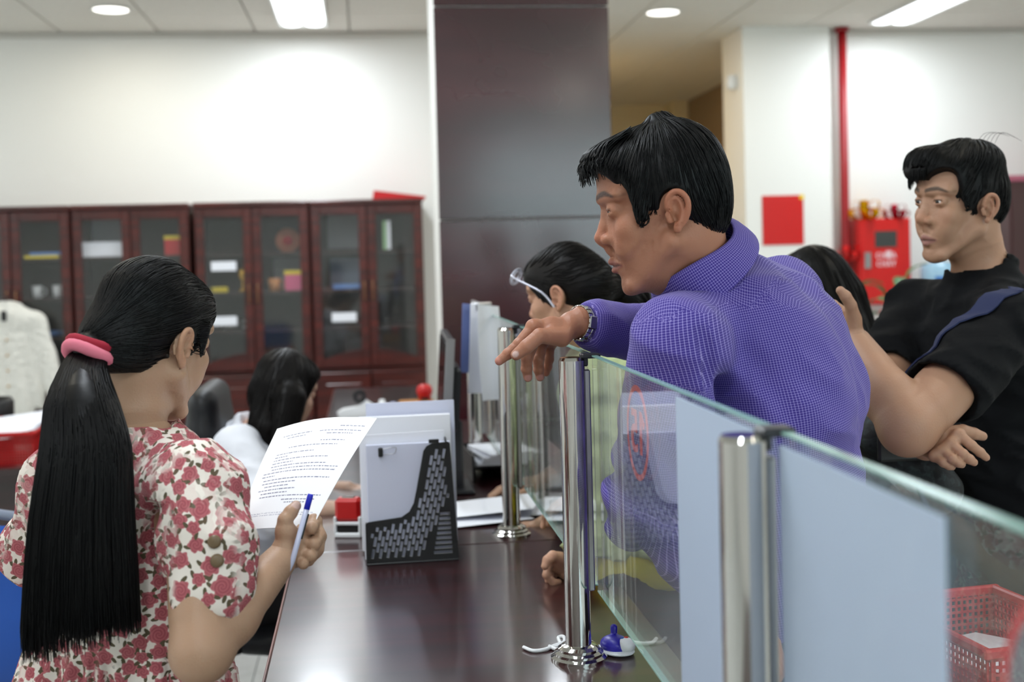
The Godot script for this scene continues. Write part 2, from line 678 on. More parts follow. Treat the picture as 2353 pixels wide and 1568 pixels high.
func build_room() -> void:
	var wp: StandardMaterial3D = mats["wall_paint"]
	# floor: a slab, with the tiles one by one where the photograph can show them
	var f := struct_node("floor")
	put(f, "slab", box_mesh(Vector3(13.0, 0.2, 16.5), 0.0, Vector3(0.6, -0.108, -4.5)), mats["grout"])
	var tile := box_mesh(Vector3(0.596, 0.012, 0.596), 0.0015)
	for i in 5:
		for k in 8:
			put(f, "tile", tile, mats["floor_tile"], Vector3(-1.95 + 0.6 * i, -0.006, -2.3 - 0.6 * k))
	var plain := MB.new()
	plain.box(Vector3(3.64, 0.012, 16.5), Vector3(-4.08, -0.006, -4.5))
	plain.box(Vector3(6.34, 0.012, 16.5), Vector3(3.93, -0.006, -4.5))
	plain.box(Vector3(2.996, 0.012, 5.74), Vector3(-0.75, -0.006, 0.87))
	plain.box(Vector3(2.996, 0.012, 5.9), Vector3(-0.75, -0.006, -9.75))
	put(f, "paving", plain.mesh(), mats["floor_tile"])
	# walls
	var w := struct_node("wall_back")
	put(w, "plaster", box_mesh(Vector3(6.0, 3.2, 0.2), 0.0, Vector3(-1.8, 1.5, -8.12)), wp)
	w = struct_node("wall_back_right")
	put(w, "plaster", box_mesh(Vector3(4.4, 3.2, 0.33), 0.0, Vector3(4.74, 1.5, -8.185)), wp)
	put(w, "pilaster", box_mesh(Vector3(0.60, 3.2, 0.46), 0.004, Vector3(2.83, 1.5, -8.12)), wp)
	w = struct_node("wall_left")
	put(w, "plaster", box_mesh(Vector3(0.2, 3.2, 11.4), 0.0, Vector3(-4.7, 1.5, -2.5)), wp)
	w = struct_node("wall_right")
	put(w, "plaster", box_mesh(Vector3(0.2, 3.2, 11.4), 0.0, Vector3(6.8, 1.5, -2.5)), wp)
	# wall behind the camera, open for one wide window on the customers' side
	w = struct_node("wall_front")
	var b := MB.new()
	b.box(Vector3(5.9, 3.2, 0.2), Vector3(-1.75, 1.5, 3.1))
	b.box(Vector3(2.2, 3.2, 0.2), Vector3(5.7, 1.5, 3.1))
	b.box(Vector3(3.4, 1.0, 0.2), Vector3(2.9, 0.4, 3.1))
	b.box(Vector3(3.4, 0.22, 0.2), Vector3(2.9, 3.0, 3.1))
	put(w, "plaster", b.mesh(), wp)
	var win := struct_node("window_1", Vector3(2.9, 1.895, 3.1))
	b = MB.new()
	for x in [-1.67, -0.56, 0.56, 1.67]:
		b.box(Vector3(0.06, 1.98, 0.08), Vector3(x, 0, 0), 0.004)
	for y in [-0.96, 0.96]:
		b.box(Vector3(3.4, 0.06, 0.08), Vector3(0, y, 0), 0.004)
	put(win, "window_frame", b.mesh(), mats["white_plastic"])
	for x in [-1.115, 0.0, 1.115]:
		put(win, "pane", box_mesh(Vector3(1.05, 1.86, 0.006), 0.0, Vector3(x, 0, 0)), mats["pane_glass"])
	# corridor beyond the column
	var tan_paint := mat("tan_paint", rgb8(150, 132, 112), 0.7)
	var cream := mat("cream_paint", rgb8(226, 214, 182), 0.75)
	w = struct_node("wall_corridor_right")
	put(w, "panelling", box_mesh(Vector3(0.2, 3.2, 3.6), 0.0, Vector3(3.28, 1.5, -10.15)), tan_paint)
	w = struct_node("wall_corridor_left")
	put(w, "plaster", box_mesh(Vector3(0.2, 3.2, 3.9), 0.0, Vector3(1.1, 1.5, -10.1)), cream)
	w = struct_node("wall_corridor_end")
	put(w, "plaster", box_mesh(Vector3(2.5, 3.2, 0.2), 0.0, Vector3(2.2, 1.5, -12.05)), cream)
	put(w, "pier", box_mesh(Vector3(0.16, 3.2, 0.3), 0.004, Vector3(3.10, 1.5, -11.80)), cream)
	# ceiling: rails and tiles one by one where they show, plain boards beyond
	var c := struct_node("ceiling")
	put(c, "deck", box_mesh(Vector3(13.0, 0.2, 16.5), 0.0, Vector3(0.6, 3.13, -4.5)), mats["ceiling_rail"])
	var board := MB.new()
	board.box(Vector3(11.5, 0.03, 8.2), Vector3(1.05, 3.017, -0.9))
	put(c, "board", board.mesh(), mats["ceiling_tile"])
	var tm := box_mesh(Vector3(0.592, 0.016, 0.592), 0.004)
	for i in 15:
		for k in 5:
			var x := -3.35 + 0.6 * i
			var z := -5.3 - 0.6 * k
			if k < 4 or true:
				put(c, "tile", tm, mats["ceiling_tile"], Vector3(x, 3.01, z))
	for i in 4:
		for k in 7:
			put(c, "tile", tm, mats["ceiling_tile"], Vector3(1.45 + 0.6 * i, 3.01, -8.3 - 0.6 * k))
	# shadow-gap moulding where wall and ceiling meet
	var t := struct_node("trim_1")
	put(t, "cornice", box_mesh(Vector3(6.0, 0.03, 0.03), 0.004, Vector3(-1.8, 2.985, -8.005)), mats["ceiling_rail"])
	t = struct_node("trim_2")
	put(t, "cornice", box_mesh(Vector3(3.9, 0.03, 0.03), 0.004, Vector3(5.1, 2.985, -8.005)), mats["ceiling_rail"])
	# column: plastered core, veneer sheets on its front with open joints
	var col := struct_node("wall_column")
	put(col, "core", box_mesh(Vector3(0.752, 3.0, 0.42), 0.003, Vector3(0.6985, 1.5, -5.43)), wp)
	var ys := [[0.0, 0.80], [0.806, 1.672], [1.678, 2.578], [2.584, 3.0]]
	for y in ys:
		put(col, "veneer_panel", box_mesh(Vector3(0.7545, y[1] - y[0], 0.018), 0.003, Vector3(0.6985, (y[0] + y[1]) * 0.5, -5.209)), mats["column_veneer"])

func build_lights() -> void:
	var glow := mat("panel_glow", Color(0.9, 0.92, 0.95), 0.5)
	glow.emission_enabled = true
	glow.emission = Color(0.95, 0.98, 1.0)
	glow.emission_energy_multiplier = 3.0
	var glow2 := mat("downlight_glow", Color(0.95, 0.95, 0.92), 0.5)
	glow2.emission_enabled = true
	glow2.emission = Color(1.0, 0.99, 0.96)
	glow2.emission_energy_multiplier = 3.0
	var housing := mat("light_housing", rgb8(225, 225, 222), 0.5)
	var fb := MB.new()
	for s in [-1.0, 1.0]:
		fb.box(Vector3(0.012, 0.03, 1.224), Vector3(s * 0.146, 0.0, 0), 0.002)
		fb.box(Vector3(0.28, 0.03, 0.012), Vector3(0, 0.0, s * 0.606), 0.002)
	var frame_mesh := fb.mesh()
	var db := MB.new()
	for s in [-0.07, 0.07]:
		var path := PackedVector3Array()
		var rad := PackedFloat32Array()
		for k in 9:
			path.append(Vector3(s, 0, -0.59 + 1.18 * k / 8.0))
			rad.append(0.066 if k > 0 and k < 8 else 0.055)
		db.tube(path, rad, 14, 0.25, Vector3.UP)
	var diff_mesh := db.mesh()
	var seen := {"-0.33/-7.1": "twin-tube ceiling light above the glass-fronted cabinets", "3.47/-7.1": "twin-tube ceiling light in the right corner above the red pipe"}
	for x in [-4.1, -0.33, 3.47]:
		for z in [-7.1, -4.6, -2.1, 0.5]:
			var key := "%s/%s" % [x, z]
			var l := thing("ceiling_light", seen.get(key, "twin-tube ceiling light out of the picture above the office"), "light", Vector3(x, 2.99, z), 0.0, "twin-tube ceiling lights")
			put(l, "frame", frame_mesh, housing)
			put(l, "diffuser", diff_mesh, glow, Vector3(0, -0.004, 0))
			var a := AreaLight3D.new()
			a.name = "panel_light"
			l.add_child(a)
			a.area_size = Vector2(0.27, 1.17)
			a.rotation_degrees = Vector3(-90, 0, 0)
			a.position = Vector3(0, -0.03, 0)
			a.light_color = Color(0.94, 0.97, 1.0)
			a.light_energy = 2.3
			a.area_range = 20.0
			a.shadow_enabled = true
	var rim := MB.new()
	rim.lathe([Vector2(0.098, 0.004), Vector2(0.112, 0.0), Vector2(0.112, -0.006), Vector2(0.1, -0.008), Vector2(0.098, -0.002)], 32)
	var rim_mesh := rim.mesh()
	var disc := MB.new()
	disc.lathe([Vector2(0.0, -0.012), Vector2(0.06, -0.011), Vector2(0.098, -0.006), Vector2(0.098, 0.004), Vector2(0.0, 0.004)], 32)
	var disc_mesh := disc.mesh()
	seen = {"-1.4/-7.27": "round downlight in the ceiling left above the dark cabinets", "1.87/-7.39": "round downlight in the ceiling right of the dark column"}
	for p in [[-1.4, -7.27], [1.87, -7.39], [1.87, -4.8], [-1.4, -4.8], [1.87, -2.3], [5.1, -4.8], [5.1, -2.3], [-1.4, -2.3], [1.87, 0.3], [1.50, -9.4]]:
		var key := "%s/%s" % [p[0], p[1]]
		var l := thing("downlight", seen.get(key, "round downlight out of the picture in the ceiling"), "light", Vector3(p[0], 3.0, p[1]), 0.0, "round downlights")
		put(l, "rim", rim_mesh, housing)
		put(l, "lens", disc_mesh, glow2)
		var a := AreaLight3D.new()
		a.name = "lens_light"
		l.add_child(a)
		a.area_size = Vector2(0.17, 0.17)
		a.rotation_degrees = Vector3(-90, 0, 0)
		a.position = Vector3(0, -0.02, 0)
		a.light_color = Color(1.0, 0.97, 0.9) if p[1] > -9.0 else Color(1.0, 0.86, 0.62)
		a.light_energy = 0.7 if p[1] > -9.0 else 1.6
		a.area_range = 20.0
		a.shadow_enabled = true

# ------------------------------------------------------------------ glass-fronted cabinets on the back wall
func door_frame(w: float, h: float, rise_right: bool) -> ArrayMesh:
	var b := MB.new()
	b.box(Vector3(0.05, h, 0.022), Vector3(-w * 0.5 + 0.025, 0, 0), 0.003)
	b.box(Vector3(0.05, h, 0.022), Vector3(w * 0.5 - 0.025, 0, 0), 0.003)
	b.box(Vector3(w - 0.1, 0.055, 0.022), Vector3(0, h * 0.5 - 0.0275, 0), 0.003)
	var o := PackedVector2Array()
	var x0 := -w * 0.5 + 0.05
	var x1 := w * 0.5 - 0.05
	o.append(Vector2(x0, -h * 0.5))
	o.append(Vector2(x1, -h * 0.5))
	for k in 13:
		var t := 1.0 - k / 12.0
		var u := t if rise_right else 1.0 - t
		o.append(Vector2(lerpf(x0, x1, t), -h * 0.5 + 0.05 + 0.055 * sin(u * PI * 0.5)))
	b.prism(o, 0.022)
	return b.mesh()

func build_cabinets() -> void:
	var wood: StandardMaterial3D = mats["cabinet_wood"]
	var frame_l := door_frame(0.335, 1.0, true)
	var frame_r := door_frame(0.335, 1.0, false)
	var pane := box_mesh(Vector3(0.24, 0.94, 0.004))
	var handle := MB.new()
	handle.tube(arc_path([Vector3(0, -0.055, 0), Vector3(0, -0.05, 0.022), Vector3(0, 0.05, 0.022), Vector3(0, 0.055, 0)], 4), same_radius(13, 0.0045), 8)
	var handle_mesh := handle.mesh()
	var names := ["dark wooden cabinet at the far left, white jacket hanging on its handle", "tall dark wooden cabinet with glass doors behind the floral woman's head", "tall dark wooden cabinet with glass doors and two white stickers on one pane", "tall dark wooden cabinet with glass doors next to the column"]
	for u in 4:
		var x0 := -2.445 + 0.7 * u + (0.02 if u >= 2 else 0.0)
		var c := thing("display_cabinet", names[u], "cabinet", Vector3(x0 + 0.345, 0, -7.80), 0.0, "wooden cabinets along the back wall")
		var b := MB.new()
		b.box(Vector3(0.025, 1.87, 0.38), Vector3(-0.3325, 0.935, 0), 0.003)
		b.box(Vector3(0.025, 1.87, 0.38), Vector3(0.3325, 0.935, 0), 0.003)
		b.box(Vector3(0.64, 0.10, 0.36), Vector3(0, 0.05, 0), 0.003)
		b.box(Vector3(0.64, 0.025, 0.36), Vector3(0, 0.84, 0), 0.003)
		b.box(Vector3(0.045, 1.0, 0.03), Vector3(0, 1.36, 0.165), 0.003)
		put(c, "body", b.mesh(), wood)
		put(c, "cornice", box_mesh(Vector3(0.70, 0.03, 0.42), 0.008, Vector3(0, 1.882, 0.0)), wood)
		put(c, "back_panel", box_mesh(Vector3(0.64, 1.78, 0.012), 0.0, Vector3(0, 0.98, -0.18)), mats["cabinet_inside"])
		for y in [1.10, 1.335, 1.575]:
			put(c, "shelf", box_mesh(Vector3(0.64, 0.018, 0.33), 0.002, Vector3(0, y, -0.01)), mats["cabinet_inside"])
		for s in [-1.0, 1.0]:
			var d := put(c, "door", frame_l if s < 0 else frame_r, wood, Vector3(s * 0.171, 1.362, 0.192))
			put(d, "pane", pane, mats["cabinet_glass"], Vector3(0, 0.0, -0.004))
			put(d, "handle", handle_mesh, mats["bronze"], Vector3(-s * 0.145, -0.03, 0.011))
			var d2 := put(c, "door", box_mesh(Vector3(0.335, 0.72, 0.02), 0.004), wood, Vector3(s * 0.171, 0.47, 0.192))
			put(d2, "raised_field", box_mesh(Vector3(0.22, 0.58, 0.012), 0.005), wood, Vector3(0, 0, 0.012))
			put(d2, "handle", handle_mesh, mats["bronze"], Vector3(-s * 0.145, 0.2, 0.01))
	fill_cabinets()

func item(called: String, label: String, category: String, mesh: Mesh, m: Material, pos: Vector3, turn := 0.0, group := "") -> MeshInstance3D:
	var o := put(self, numbered(called), mesh, m, pos, Vector3(0, turn, 0))
	o.set_meta("label", label)
	o.set_meta("category", category)
	if group != "":
		o.set_meta("group", group)
	return o

func carton(called: String, label: String, size: Vector3, pos: Vector3, turn: float, body: Material, lid: Material, category := "box") -> Node3D:
	var t := thing(called, label, category, pos, turn)
	put(t, "body", box_mesh(Vector3(size.x, size.y * 0.82, size.z), 0.003, Vector3(0, size.y * 0.41, 0)), body)
	put(t, "lid", box_mesh(Vector3(size.x + 0.006, size.y * 0.2, size.z + 0.006), 0.003, Vector3(0, size.y * 0.9, 0)), lid)
	return t

func cup_mesh(r: float, h: float) -> ArrayMesh:
	var b := MB.new()
	b.lathe([Vector2(0, 0), Vector2(r * 0.8, 0), Vector2(r, h), Vector2(r * 0.9, h), Vector2(r * 0.72, 0.006), Vector2(0, 0.006)], 16)
	var path := arc_path([Vector3(r * 0.9, h * 0.8, 0), Vector3(r * 1.5, h * 0.7, 0), Vector3(r * 1.45, h * 0.3, 0), Vector3(r * 0.85, h * 0.2, 0)], 4)
	b.tube(path, same_radius(path.size(), r * 0.12), 6)
	return b.mesh()

func fill_cabinets() -> void:
	var yellow := mat("yellow_card", rgb8(226, 200, 40), 0.6)
	var pink := mat("pink_card", rgb8(205, 90, 130), 0.6)
	var bluec := mat("blue_card", rgb8(90, 130, 190), 0.6)
	var gold := mat("gold", rgb8(224, 176, 60), 0.25, 1.0)
	var grey := mat("grey_card", rgb8(150, 152, 156), 0.7)
	var redc := mat("red_card", rgb8(200, 24, 30), 0.6)
	var greenc := mat("green_card", rgb8(150, 190, 140), 0.6)
	# first cabinet: books lying flat, cups
	var book := box_mesh(Vector3(0.2, 0.018, 0.15), 0.002)
	var labels := ["yellow book lying flat on the upper shelf of the far left cabinet", "pale blue book lying flat on top of the yellow book in the left cabinet"]
	var k := 0
	for p in [[-1.93, 1.593, yellow], [-1.90, 1.611, bluec]]:
		item("book", labels[k], "book", book, p[2], Vector3(p[0], p[1], -7.70), 0.05 * k, "books lying in the left cabinet")
		k += 1
	k = 0
	for x in [-1.985, -1.865]:
		item("cup", ["white cup on the left of the lower shelf of the left cabinet", "white cup on the right of the lower shelf of the left cabinet"][k], "cup", cup_mesh(0.032, 0.075), mats["white_plastic"], Vector3(x, 1.344, -7.72), 0.4, "white cups in the left cabinet")
		k += 1
	item("plate_stack", "pale blue stack of dishes between the white cups in the left cabinet", "dishes", cup_mesh(0.06, 0.03), bluec, Vector3(-1.92, 1.109, -7.74))
	# second cabinet
	carton("storage_box", "long white box on the upper shelf left of the floral woman's head", Vector3(0.25, 0.09, 0.2), Vector3(-1.57, 1.584, -7.75), 0.0, mats["white_paper"], mats["white_paper"])
	item("grey_board", "grey backing board standing in the cabinet above the white box", "board", box_mesh(Vector3(0.25, 0.19, 0.01), 0.002), grey, Vector3(-1.57, 1.77, -7.93))
	carton("gift_box", "red box with a yellow lid on the shelf above the floral woman's hair", Vector3(0.11, 0.12, 0.12), Vector3(-1.165, 1.584, -7.74), 0.1, redc, yellow)
	# third cabinet: paper stickers on the pane, trophies, round plaque, bright box
	k = 0
	for p in [Vector3(-0.8531, 1.5073, -7.585), Vector3(-0.8596, 1.1729, -7.585)]:
		item("paper_label", ["upper white paper sticker on a cabinet pane", "lower white paper sticker on a cabinet pane"][k], "sticker", box_mesh(Vector3(0.15, 0.056, 0.0012)), mats["white_paper"], p, 0.0, "paper stickers on the third cabinet")
		k += 1
	var tr := MB.new()
	tr.lathe([Vector2(0, 0), Vector2(0.028, 0), Vector2(0.028, 0.015), Vector2(0.008, 0.025), Vector2(0.007, 0.07), Vector2(0.03, 0.1), Vector2(0.034, 0.15), Vector2(0.026, 0.15), Vector2(0.02, 0.11), Vector2(0, 0.1)], 16)
	var trophy := tr.mesh()
	k = 0
	for x in [-0.755, -0.70]:
		item("trophy", ["small golden cup trophy in the cabinet left of the bright box", "golden cup trophy nearest the door stile in the third cabinet"][k], "trophy", trophy, gold, Vector3(x, 1.344, -7.72), 0.0, "golden trophies in the third cabinet")
		k += 1
	item("yellow_packet", "yellow packet lying in the cabinet beside the golden trophies", "packet", box_mesh(Vector3(0.1, 0.035, 0.08), 0.006), yellow, Vector3(-0.90, 1.361, -7.72), 0.2)
	item("metal_bowl", "shiny metal bowl at the bottom of the third cabinet", "bowl", cup_mesh(0.07, 0.07), mats["steel_brushed"], Vector3(-0.83, 1.109, -7.74))
	var pl := MB.new()
	pl.lathe([Vector2(0, -0.006), Vector2(0.075, -0.006), Vector2(0.08, 0), Vector2(0.075, 0.006), Vector2(0, 0.006)], 32, Vector3.ZERO, Transform3D(Basis(Vector3.RIGHT, PI / 2), Vector3.ZERO))
	var plaque := thing("round_plaque", "round orange and red plaque behind the cabinet glass", "plaque", Vector3(-0.4805, 1.6602, -7.9))
	put(plaque, "disc", pl.mesh(), mat("plaque_tan", rgb8(200, 120, 90), 0.5))
	var pc := MB.new()
	pc.lathe([Vector2(0, -0.004), Vector2(0.032, -0.004), Vector2(0.034, 0.0), Vector2(0.032, 0.004), Vector2(0, 0.004)], 24, Vector3(0, 0.009, 0), Transform3D(Basis(Vector3.RIGHT, PI / 2), Vector3.ZERO))
	put(plaque, "emblem", pc.mesh(), redc)
	carton("sweets_box", "yellow and pink box on the middle shelf of the third cabinet", Vector3(0.14, 0.125, 0.1), Vector3(-0.425, 1.344, -7.72), 0.0, pink, yellow)
	item("clay_jar", "small tan jar beside the yellow and pink box", "jar", cup_mesh(0.04, 0.08), mat("clay", rgb8(190, 130, 80), 0.7), Vector3(-0.562, 1.344, -7.72))
	item("grey_board", "grey board standing behind the yellow and pink box", "board", box_mesh(Vector3(0.26, 0.2, 0.01), 0.002), grey, Vector3(-0.45, 1.45, -7.93))
	# fourth cabinet
	item("grey_board", "grey board at the top of the cabinet next to the column", "board", box_mesh(Vector3(0.26, 0.22, 0.01), 0.002), grey, Vector3(-0.10, 1.71, -7.93))
	item("grey_board", "bluish board in the middle of the cabinet next to the column", "board", box_mesh(Vector3(0.24, 0.18, 0.01), 0.002), mat("blue_grey", rgb8(120, 130, 150), 0.6), Vector3(-0.10, 1.45, -7.9))
	item("paper_label", "white paper sticker on the pane of the cabinet next to the column", "sticker", box_mesh(Vector3(0.15, 0.056, 0.0012)), mats["white_paper"], Vector3(-0.1356, 1.1733, -7.585))
	item("blue_folder", "pale blue folder lying on the shelf above the white sticker", "folder", box_mesh(Vector3(0.22, 0.03, 0.2), 0.003), bluec, Vector3(-0.09, 1.36, -7.75))
	k = 0
	for p in [[0.13, 1.675], [0.155, 1.675]]:
		item("document_file", ["green file standing at the left end of the last cabinet", "white file beside the green one in the last cabinet"][k], "file", box_mesh(Vector3(0.022, 0.18, 0.16), 0.002), greenc if k == 0 else mats["white_paper"], Vector3(p[0], p[1], -7.73), 0.0, "files in the last cabinet")
		k += 1
	# red folder lying askew on top of the last cabinet
	var rf := MB.new()
	rf.prism(PackedVector2Array([Vector2(-0.14, 0), Vector2(0.19, 0), Vector2(0.19, 0.012), Vector2(-0.13, 0.055)]), 0.24)
	item("red_folder", "red folder with a raised corner lying on the last cabinet", "folder", rf.mesh(), redc, Vector3(0.20, 1.898, -7.75))
	# white jacket hanging from the handle of the first cabinet
	build_jacket()

func build_jacket() -> void:
	var t := thing("jacket", "white jacket hanging from the far left cabinet's handle", "jacket", Vector3(-2.10, 0.75, -7.47))
	var cloth := mat("jacket_cloth", rgb8(232, 230, 222), 0.85)
	cloth.normal_enabled = true
	cloth.normal_texture = noise_tex(31, 0.04, [], 256, 3, true, 6.0)
	tri(cloth, 2.0)
	var f := Field.new()
	var fl := Vector3(0, 0, 1)
	f.cap(Vector3(-0.16, 0.47, 0), Vector3(0.16, 0.47, 0), 0.05, 0.05, 0.03)
	f.cap(Vector3(0, 0.40, 0), Vector3(0, 0.05, 0.01), 0.19, 0.2, 0.05, fl, 0.3)
	for s in [-1.0, 1.0]:
		f.cap(Vector3(s * 0.17, 0.45, 0), Vector3(s * 0.27, 0.02, 0.02), 0.06, 0.055, 0.03, fl, 0.75)
	f.cap(Vector3(-0.03, 0.5, 0.02), Vector3(0.03, 0.5, 0.02), 0.045, 0.045, 0.02)
	f.cap(Vector3(0, 0.56, 0.05), Vector3(0, 0.46, 0.075), 0.02, 0.012, 0.01, Vector3.ZERO, 1.0, Vector3.ZERO, 1.0, 1)
	f.folds = func(p: Vector3) -> float: return 0.006 * sin(p.x * 60.0 + sin(p.y * 9.0) * 1.5) * smoothstep(0.5, 0.2, p.y)
	put(t, "body", join_nets([f.net(Vector3(-0.4, -0.2, -0.12), Vector3(0.4, 0.62, 0.16), 0.011)], Vector3.ZERO), cloth)
	var bt := MB.new()
	bt.lathe([Vector2(0, 0), Vector2(0.007, 0), Vector2(0.007, 0.004), Vector2(0, 0.005)], 10, Vector3.ZERO, Transform3D(Basis(Vector3.RIGHT, PI / 2), Vector3.ZERO))
	var bm := bt.mesh()
	for y in [0.36, 0.27, 0.18, 0.09]:
		put(t, "button", bm, mats["brass"], Vector3(0.012, y, 0.068))
	var h := MB.new()
	var hp := arc_path([Vector3(0, 0.53, 0.0), Vector3(0, 0.58, 0.01), Vector3(0.01, 0.61, 0.02), Vector3(0.0, 0.625, 0.01)], 4)
	h.tube(hp, same_radius(hp.size(), 0.004), 6)
	put(t, "hanger_hook", h.mesh(), mats["black_plastic"])
	put(t, "collar_tag", box_mesh(Vector3(0.03, 0.06, 0.006), 0.002, Vector3(0.0, 0.50, 0.062)), mats["black_plastic"])

# ------------------------------------------------------------------ the counter
func counter_unit(label: String, x0: float, x1: float, z0: float, z1: float) -> void:
	var c := thing("service_counter", label, "counter", Vector3((x0 + x1) * 0.5, 0, (z0 + z1) * 0.5))
	var w := x1 - x0
	var l := absf(z1 - z0) - 0.004
	put(c, "worktop", box_mesh(Vector3(w, 0.036, l), 0.004, Vector3(0, 0.832, 0)), mats["counter_wood"])
	put(c, "edge_band", box_mesh(Vector3(0.004, 0.03, l - 0.004), 0.001, Vector3(-w * 0.5 - 0.0015, 0.83, 0)), mats["counter_edge"])
	put(c, "front_panel", box_mesh(Vector3(0.03, 0.8, l - 0.04), 0.003, Vector3(w * 0.5 - 0.06, 0.412, 0)), mats["counter_wood"])
	for s in [-1.0, 1.0]:
		put(c, "end_panel", box_mesh(Vector3(w - 0.16, 0.8, 0.03), 0.003, Vector3(0.02, 0.412, s * (l * 0.5 - 0.05))), mats["counter_wood"])

func build_counter() -> void:
	counter_unit("dark red-brown polished counter in the foreground, computer mouse lying on it", -0.178, 0.485, 0.2, -2.766)
	counter_unit("dark red-brown counter beyond the seam, papers and screens on it", -0.178, 0.485, -2.766, -4.95)
	counter_unit("dark red-brown counter end beside the column, cardboard box on it", -0.178, 0.30, -4.95, -6.42)

func build_glass() -> void:
	# posts: tube, base flange, cap
	var zs := [-1.04, -1.934, -2.847, -3.77]
	var names := ["blurred nearest steel post between the two frosted posters", "steel post in the middle, white cable and mouse at its foot", "steel post further back beside the scattered papers", "steel post at the back, hidden behind the hanging papers"]
	var tb := MB.new()
	tb.lathe([Vector2(0.021, 0.012), Vector2(0.021, 0.479)], 40)
	tb.lathe([Vector2(0.021, 0.479), Vector2(0.0185, 0.484), Vector2(0, 0.484)], 40, Vector3.ZERO, Transform3D.IDENTITY, false)
	var tube_mesh := tb.mesh()
	var fb := MB.new()
	fb.lathe([Vector2(0.0, 0), Vector2(0.046, 0), Vector2(0.046, 0.004), Vector2(0.040, 0.007), Vector2(0.040, 0.011), Vector2(0.034, 0.014), Vector2(0.034, 0.018), Vector2(0.028, 0.022), Vector2(0.0225, 0.024), Vector2(0.0, 0.024)], 40, Vector3.ZERO, Transform3D.IDENTITY, false)
	var flange := fb.mesh()
	var cb := MB.new()
	cb.box(Vector3(0.010, 0.36, 0.016), Vector3(0.0235, 0.29, 0), 0.002)
	var channel := cb.mesh()
	var clip := MB.new()
	clip.box(Vector3(0.03, 0.008, 0.03), Vector3(0.03, 0.492, 0.0), 0.002)
	clip.box(Vector3(0.012, 0.02, 0.012), Vector3(0.02, 0.485, 0.0), 0.002)
	var clip_mesh := clip.mesh()
	for i in 4:
		var p := thing("steel_post", names[i], "post", Vector3(0.326, 0.85, zs[i]), 0.0, "steel posts along the counter")
		put(p, "tube", tube_mesh, mats["steel"], Vector3(0, 0.006, 0))
		put(p, "flange", flange, mats["steel"])
		put(p, "channel", channel, mats["steel_brushed"])
		put(p, "top_clip", clip_mesh, mats["dark_plastic"])
	# panes, each hung between two posts
	var pn := ["clear glass pane nearest the camera at the right edge", "glass pane with the red ringed number and a white poster", "glass pane behind the pointing hand", "glass pane at the back with papers hung over it"]
	var ends := [[-0.14, -1.022], [-1.058, -1.916], [-1.952, -2.83], [-2.866, -3.75]]
	for i in 4:
		var z0: float = ends[i][0]
		var z1: float = ends[i][1]
		var g := thing("glass_pane", pn[i], "glass", Vector3(0.360, 0.963, (z0 + z1) * 0.5), 0.0, "glass panes along the counter")
		var l := absf(z1 - z0)
		put(g, "sheet", box_mesh(Vector3(0.008, 0.377, l), 0.0, Vector3(0, 0.1895, 0)), mats["pane_glass"])
		var eb := MB.new()
		eb.box(Vector3(0.0084, 0.002, l), Vector3(0, 0.3795, 0))
		eb.box(Vector3(0.0084, 0.002, l), Vector3(0, -0.0005, 0))
		put(g, "edge", eb.mesh(), mats["glass_edge"])
	# posters on the panes
	var film := mat("poster_film", Color(0.74, 0.80, 0.89, 0.96), 0.5)
	film.transparency = BaseMaterial3D.TRANSPARENCY_ALPHA
	item("poster", "pale poster taped inside the glass right of the red ringed number", "poster", box_mesh(Vector3(0.0016, 0.345, 0.31), 0.0), film, Vector3(0.354, 1.163, -1.222), 0.0, "posters on the glass")
	var film2 := mat("frosted_film", Color(0.76, 0.82, 0.90, 0.84), 0.5)
	film2.transparency = BaseMaterial3D.TRANSPARENCY_ALPHA
	item("frosted_poster", "large frosted sheet on the nearest glass pane", "poster", box_mesh(Vector3(0.0016, 0.36, 0.305), 0.0), film2, Vector3(0.354, 1.152, -0.870), 0.0, "posters on the glass")
	# ringed numbers stuck on the customers' face of the glass
	var red := mat("sticker_red", rgb8(222, 32, 44), 0.5)
	ring_sign("red ring with a number on the glass, seen from behind", Vector3(0.3655, 1.2567, -1.6405), 0.066, "15", red)
	ring_sign("thick red ring at the bottom right corner on the nearest pane", Vector3(0.3655, 1.24, -0.597), 0.075, "16", red)
	var back := mat("sticker_grey", rgb8(126, 132, 142), 0.5)
	var disc := MB.new()
	disc.lathe([Vector2(0, 0.0), Vector2(0.0665, 0.0), Vector2(0.0665, 0.0006), Vector2(0, 0.0006)], 48, Vector3.ZERO, Transform3D(Basis(Vector3.FORWARD, PI / 2), Vector3.ZERO), false)
	put(get_node("number_sign_001"), "disc", disc.mesh(), back)

func ring_sign(label: String, at: Vector3, r: float, text: String, m: Material) -> void:
	var t := thing("number_sign", label, "sign", at)
	var b := MB.new()
	var turn := Transform3D(Basis(Vector3.FORWARD, PI / 2), Vector3.ZERO)
	b.lathe([Vector2(r - 0.008, 0.0), Vector2(r, 0.0), Vector2(r, 0.0008), Vector2(r - 0.008, 0.0008), Vector2(r - 0.008, 0.0)], 48, Vector3.ZERO, turn, false)
	put(t, "ring", b.mesh(), m)
	var tm := TextMesh.new()
	tm.text = text
	tm.font_size = 64
	tm.pixel_size = r * 1.25 / 64.0
	tm.depth = 0.0008
	var fo := SystemFont.new()
	fo.font_names = PackedStringArray(["Droid Sans"])
	fo.font_weight = 700
	tm.font = fo
	put(t, "digits", tm, m, Vector3(0.001, 0, 0), Vector3(0, PI / 2, 0))

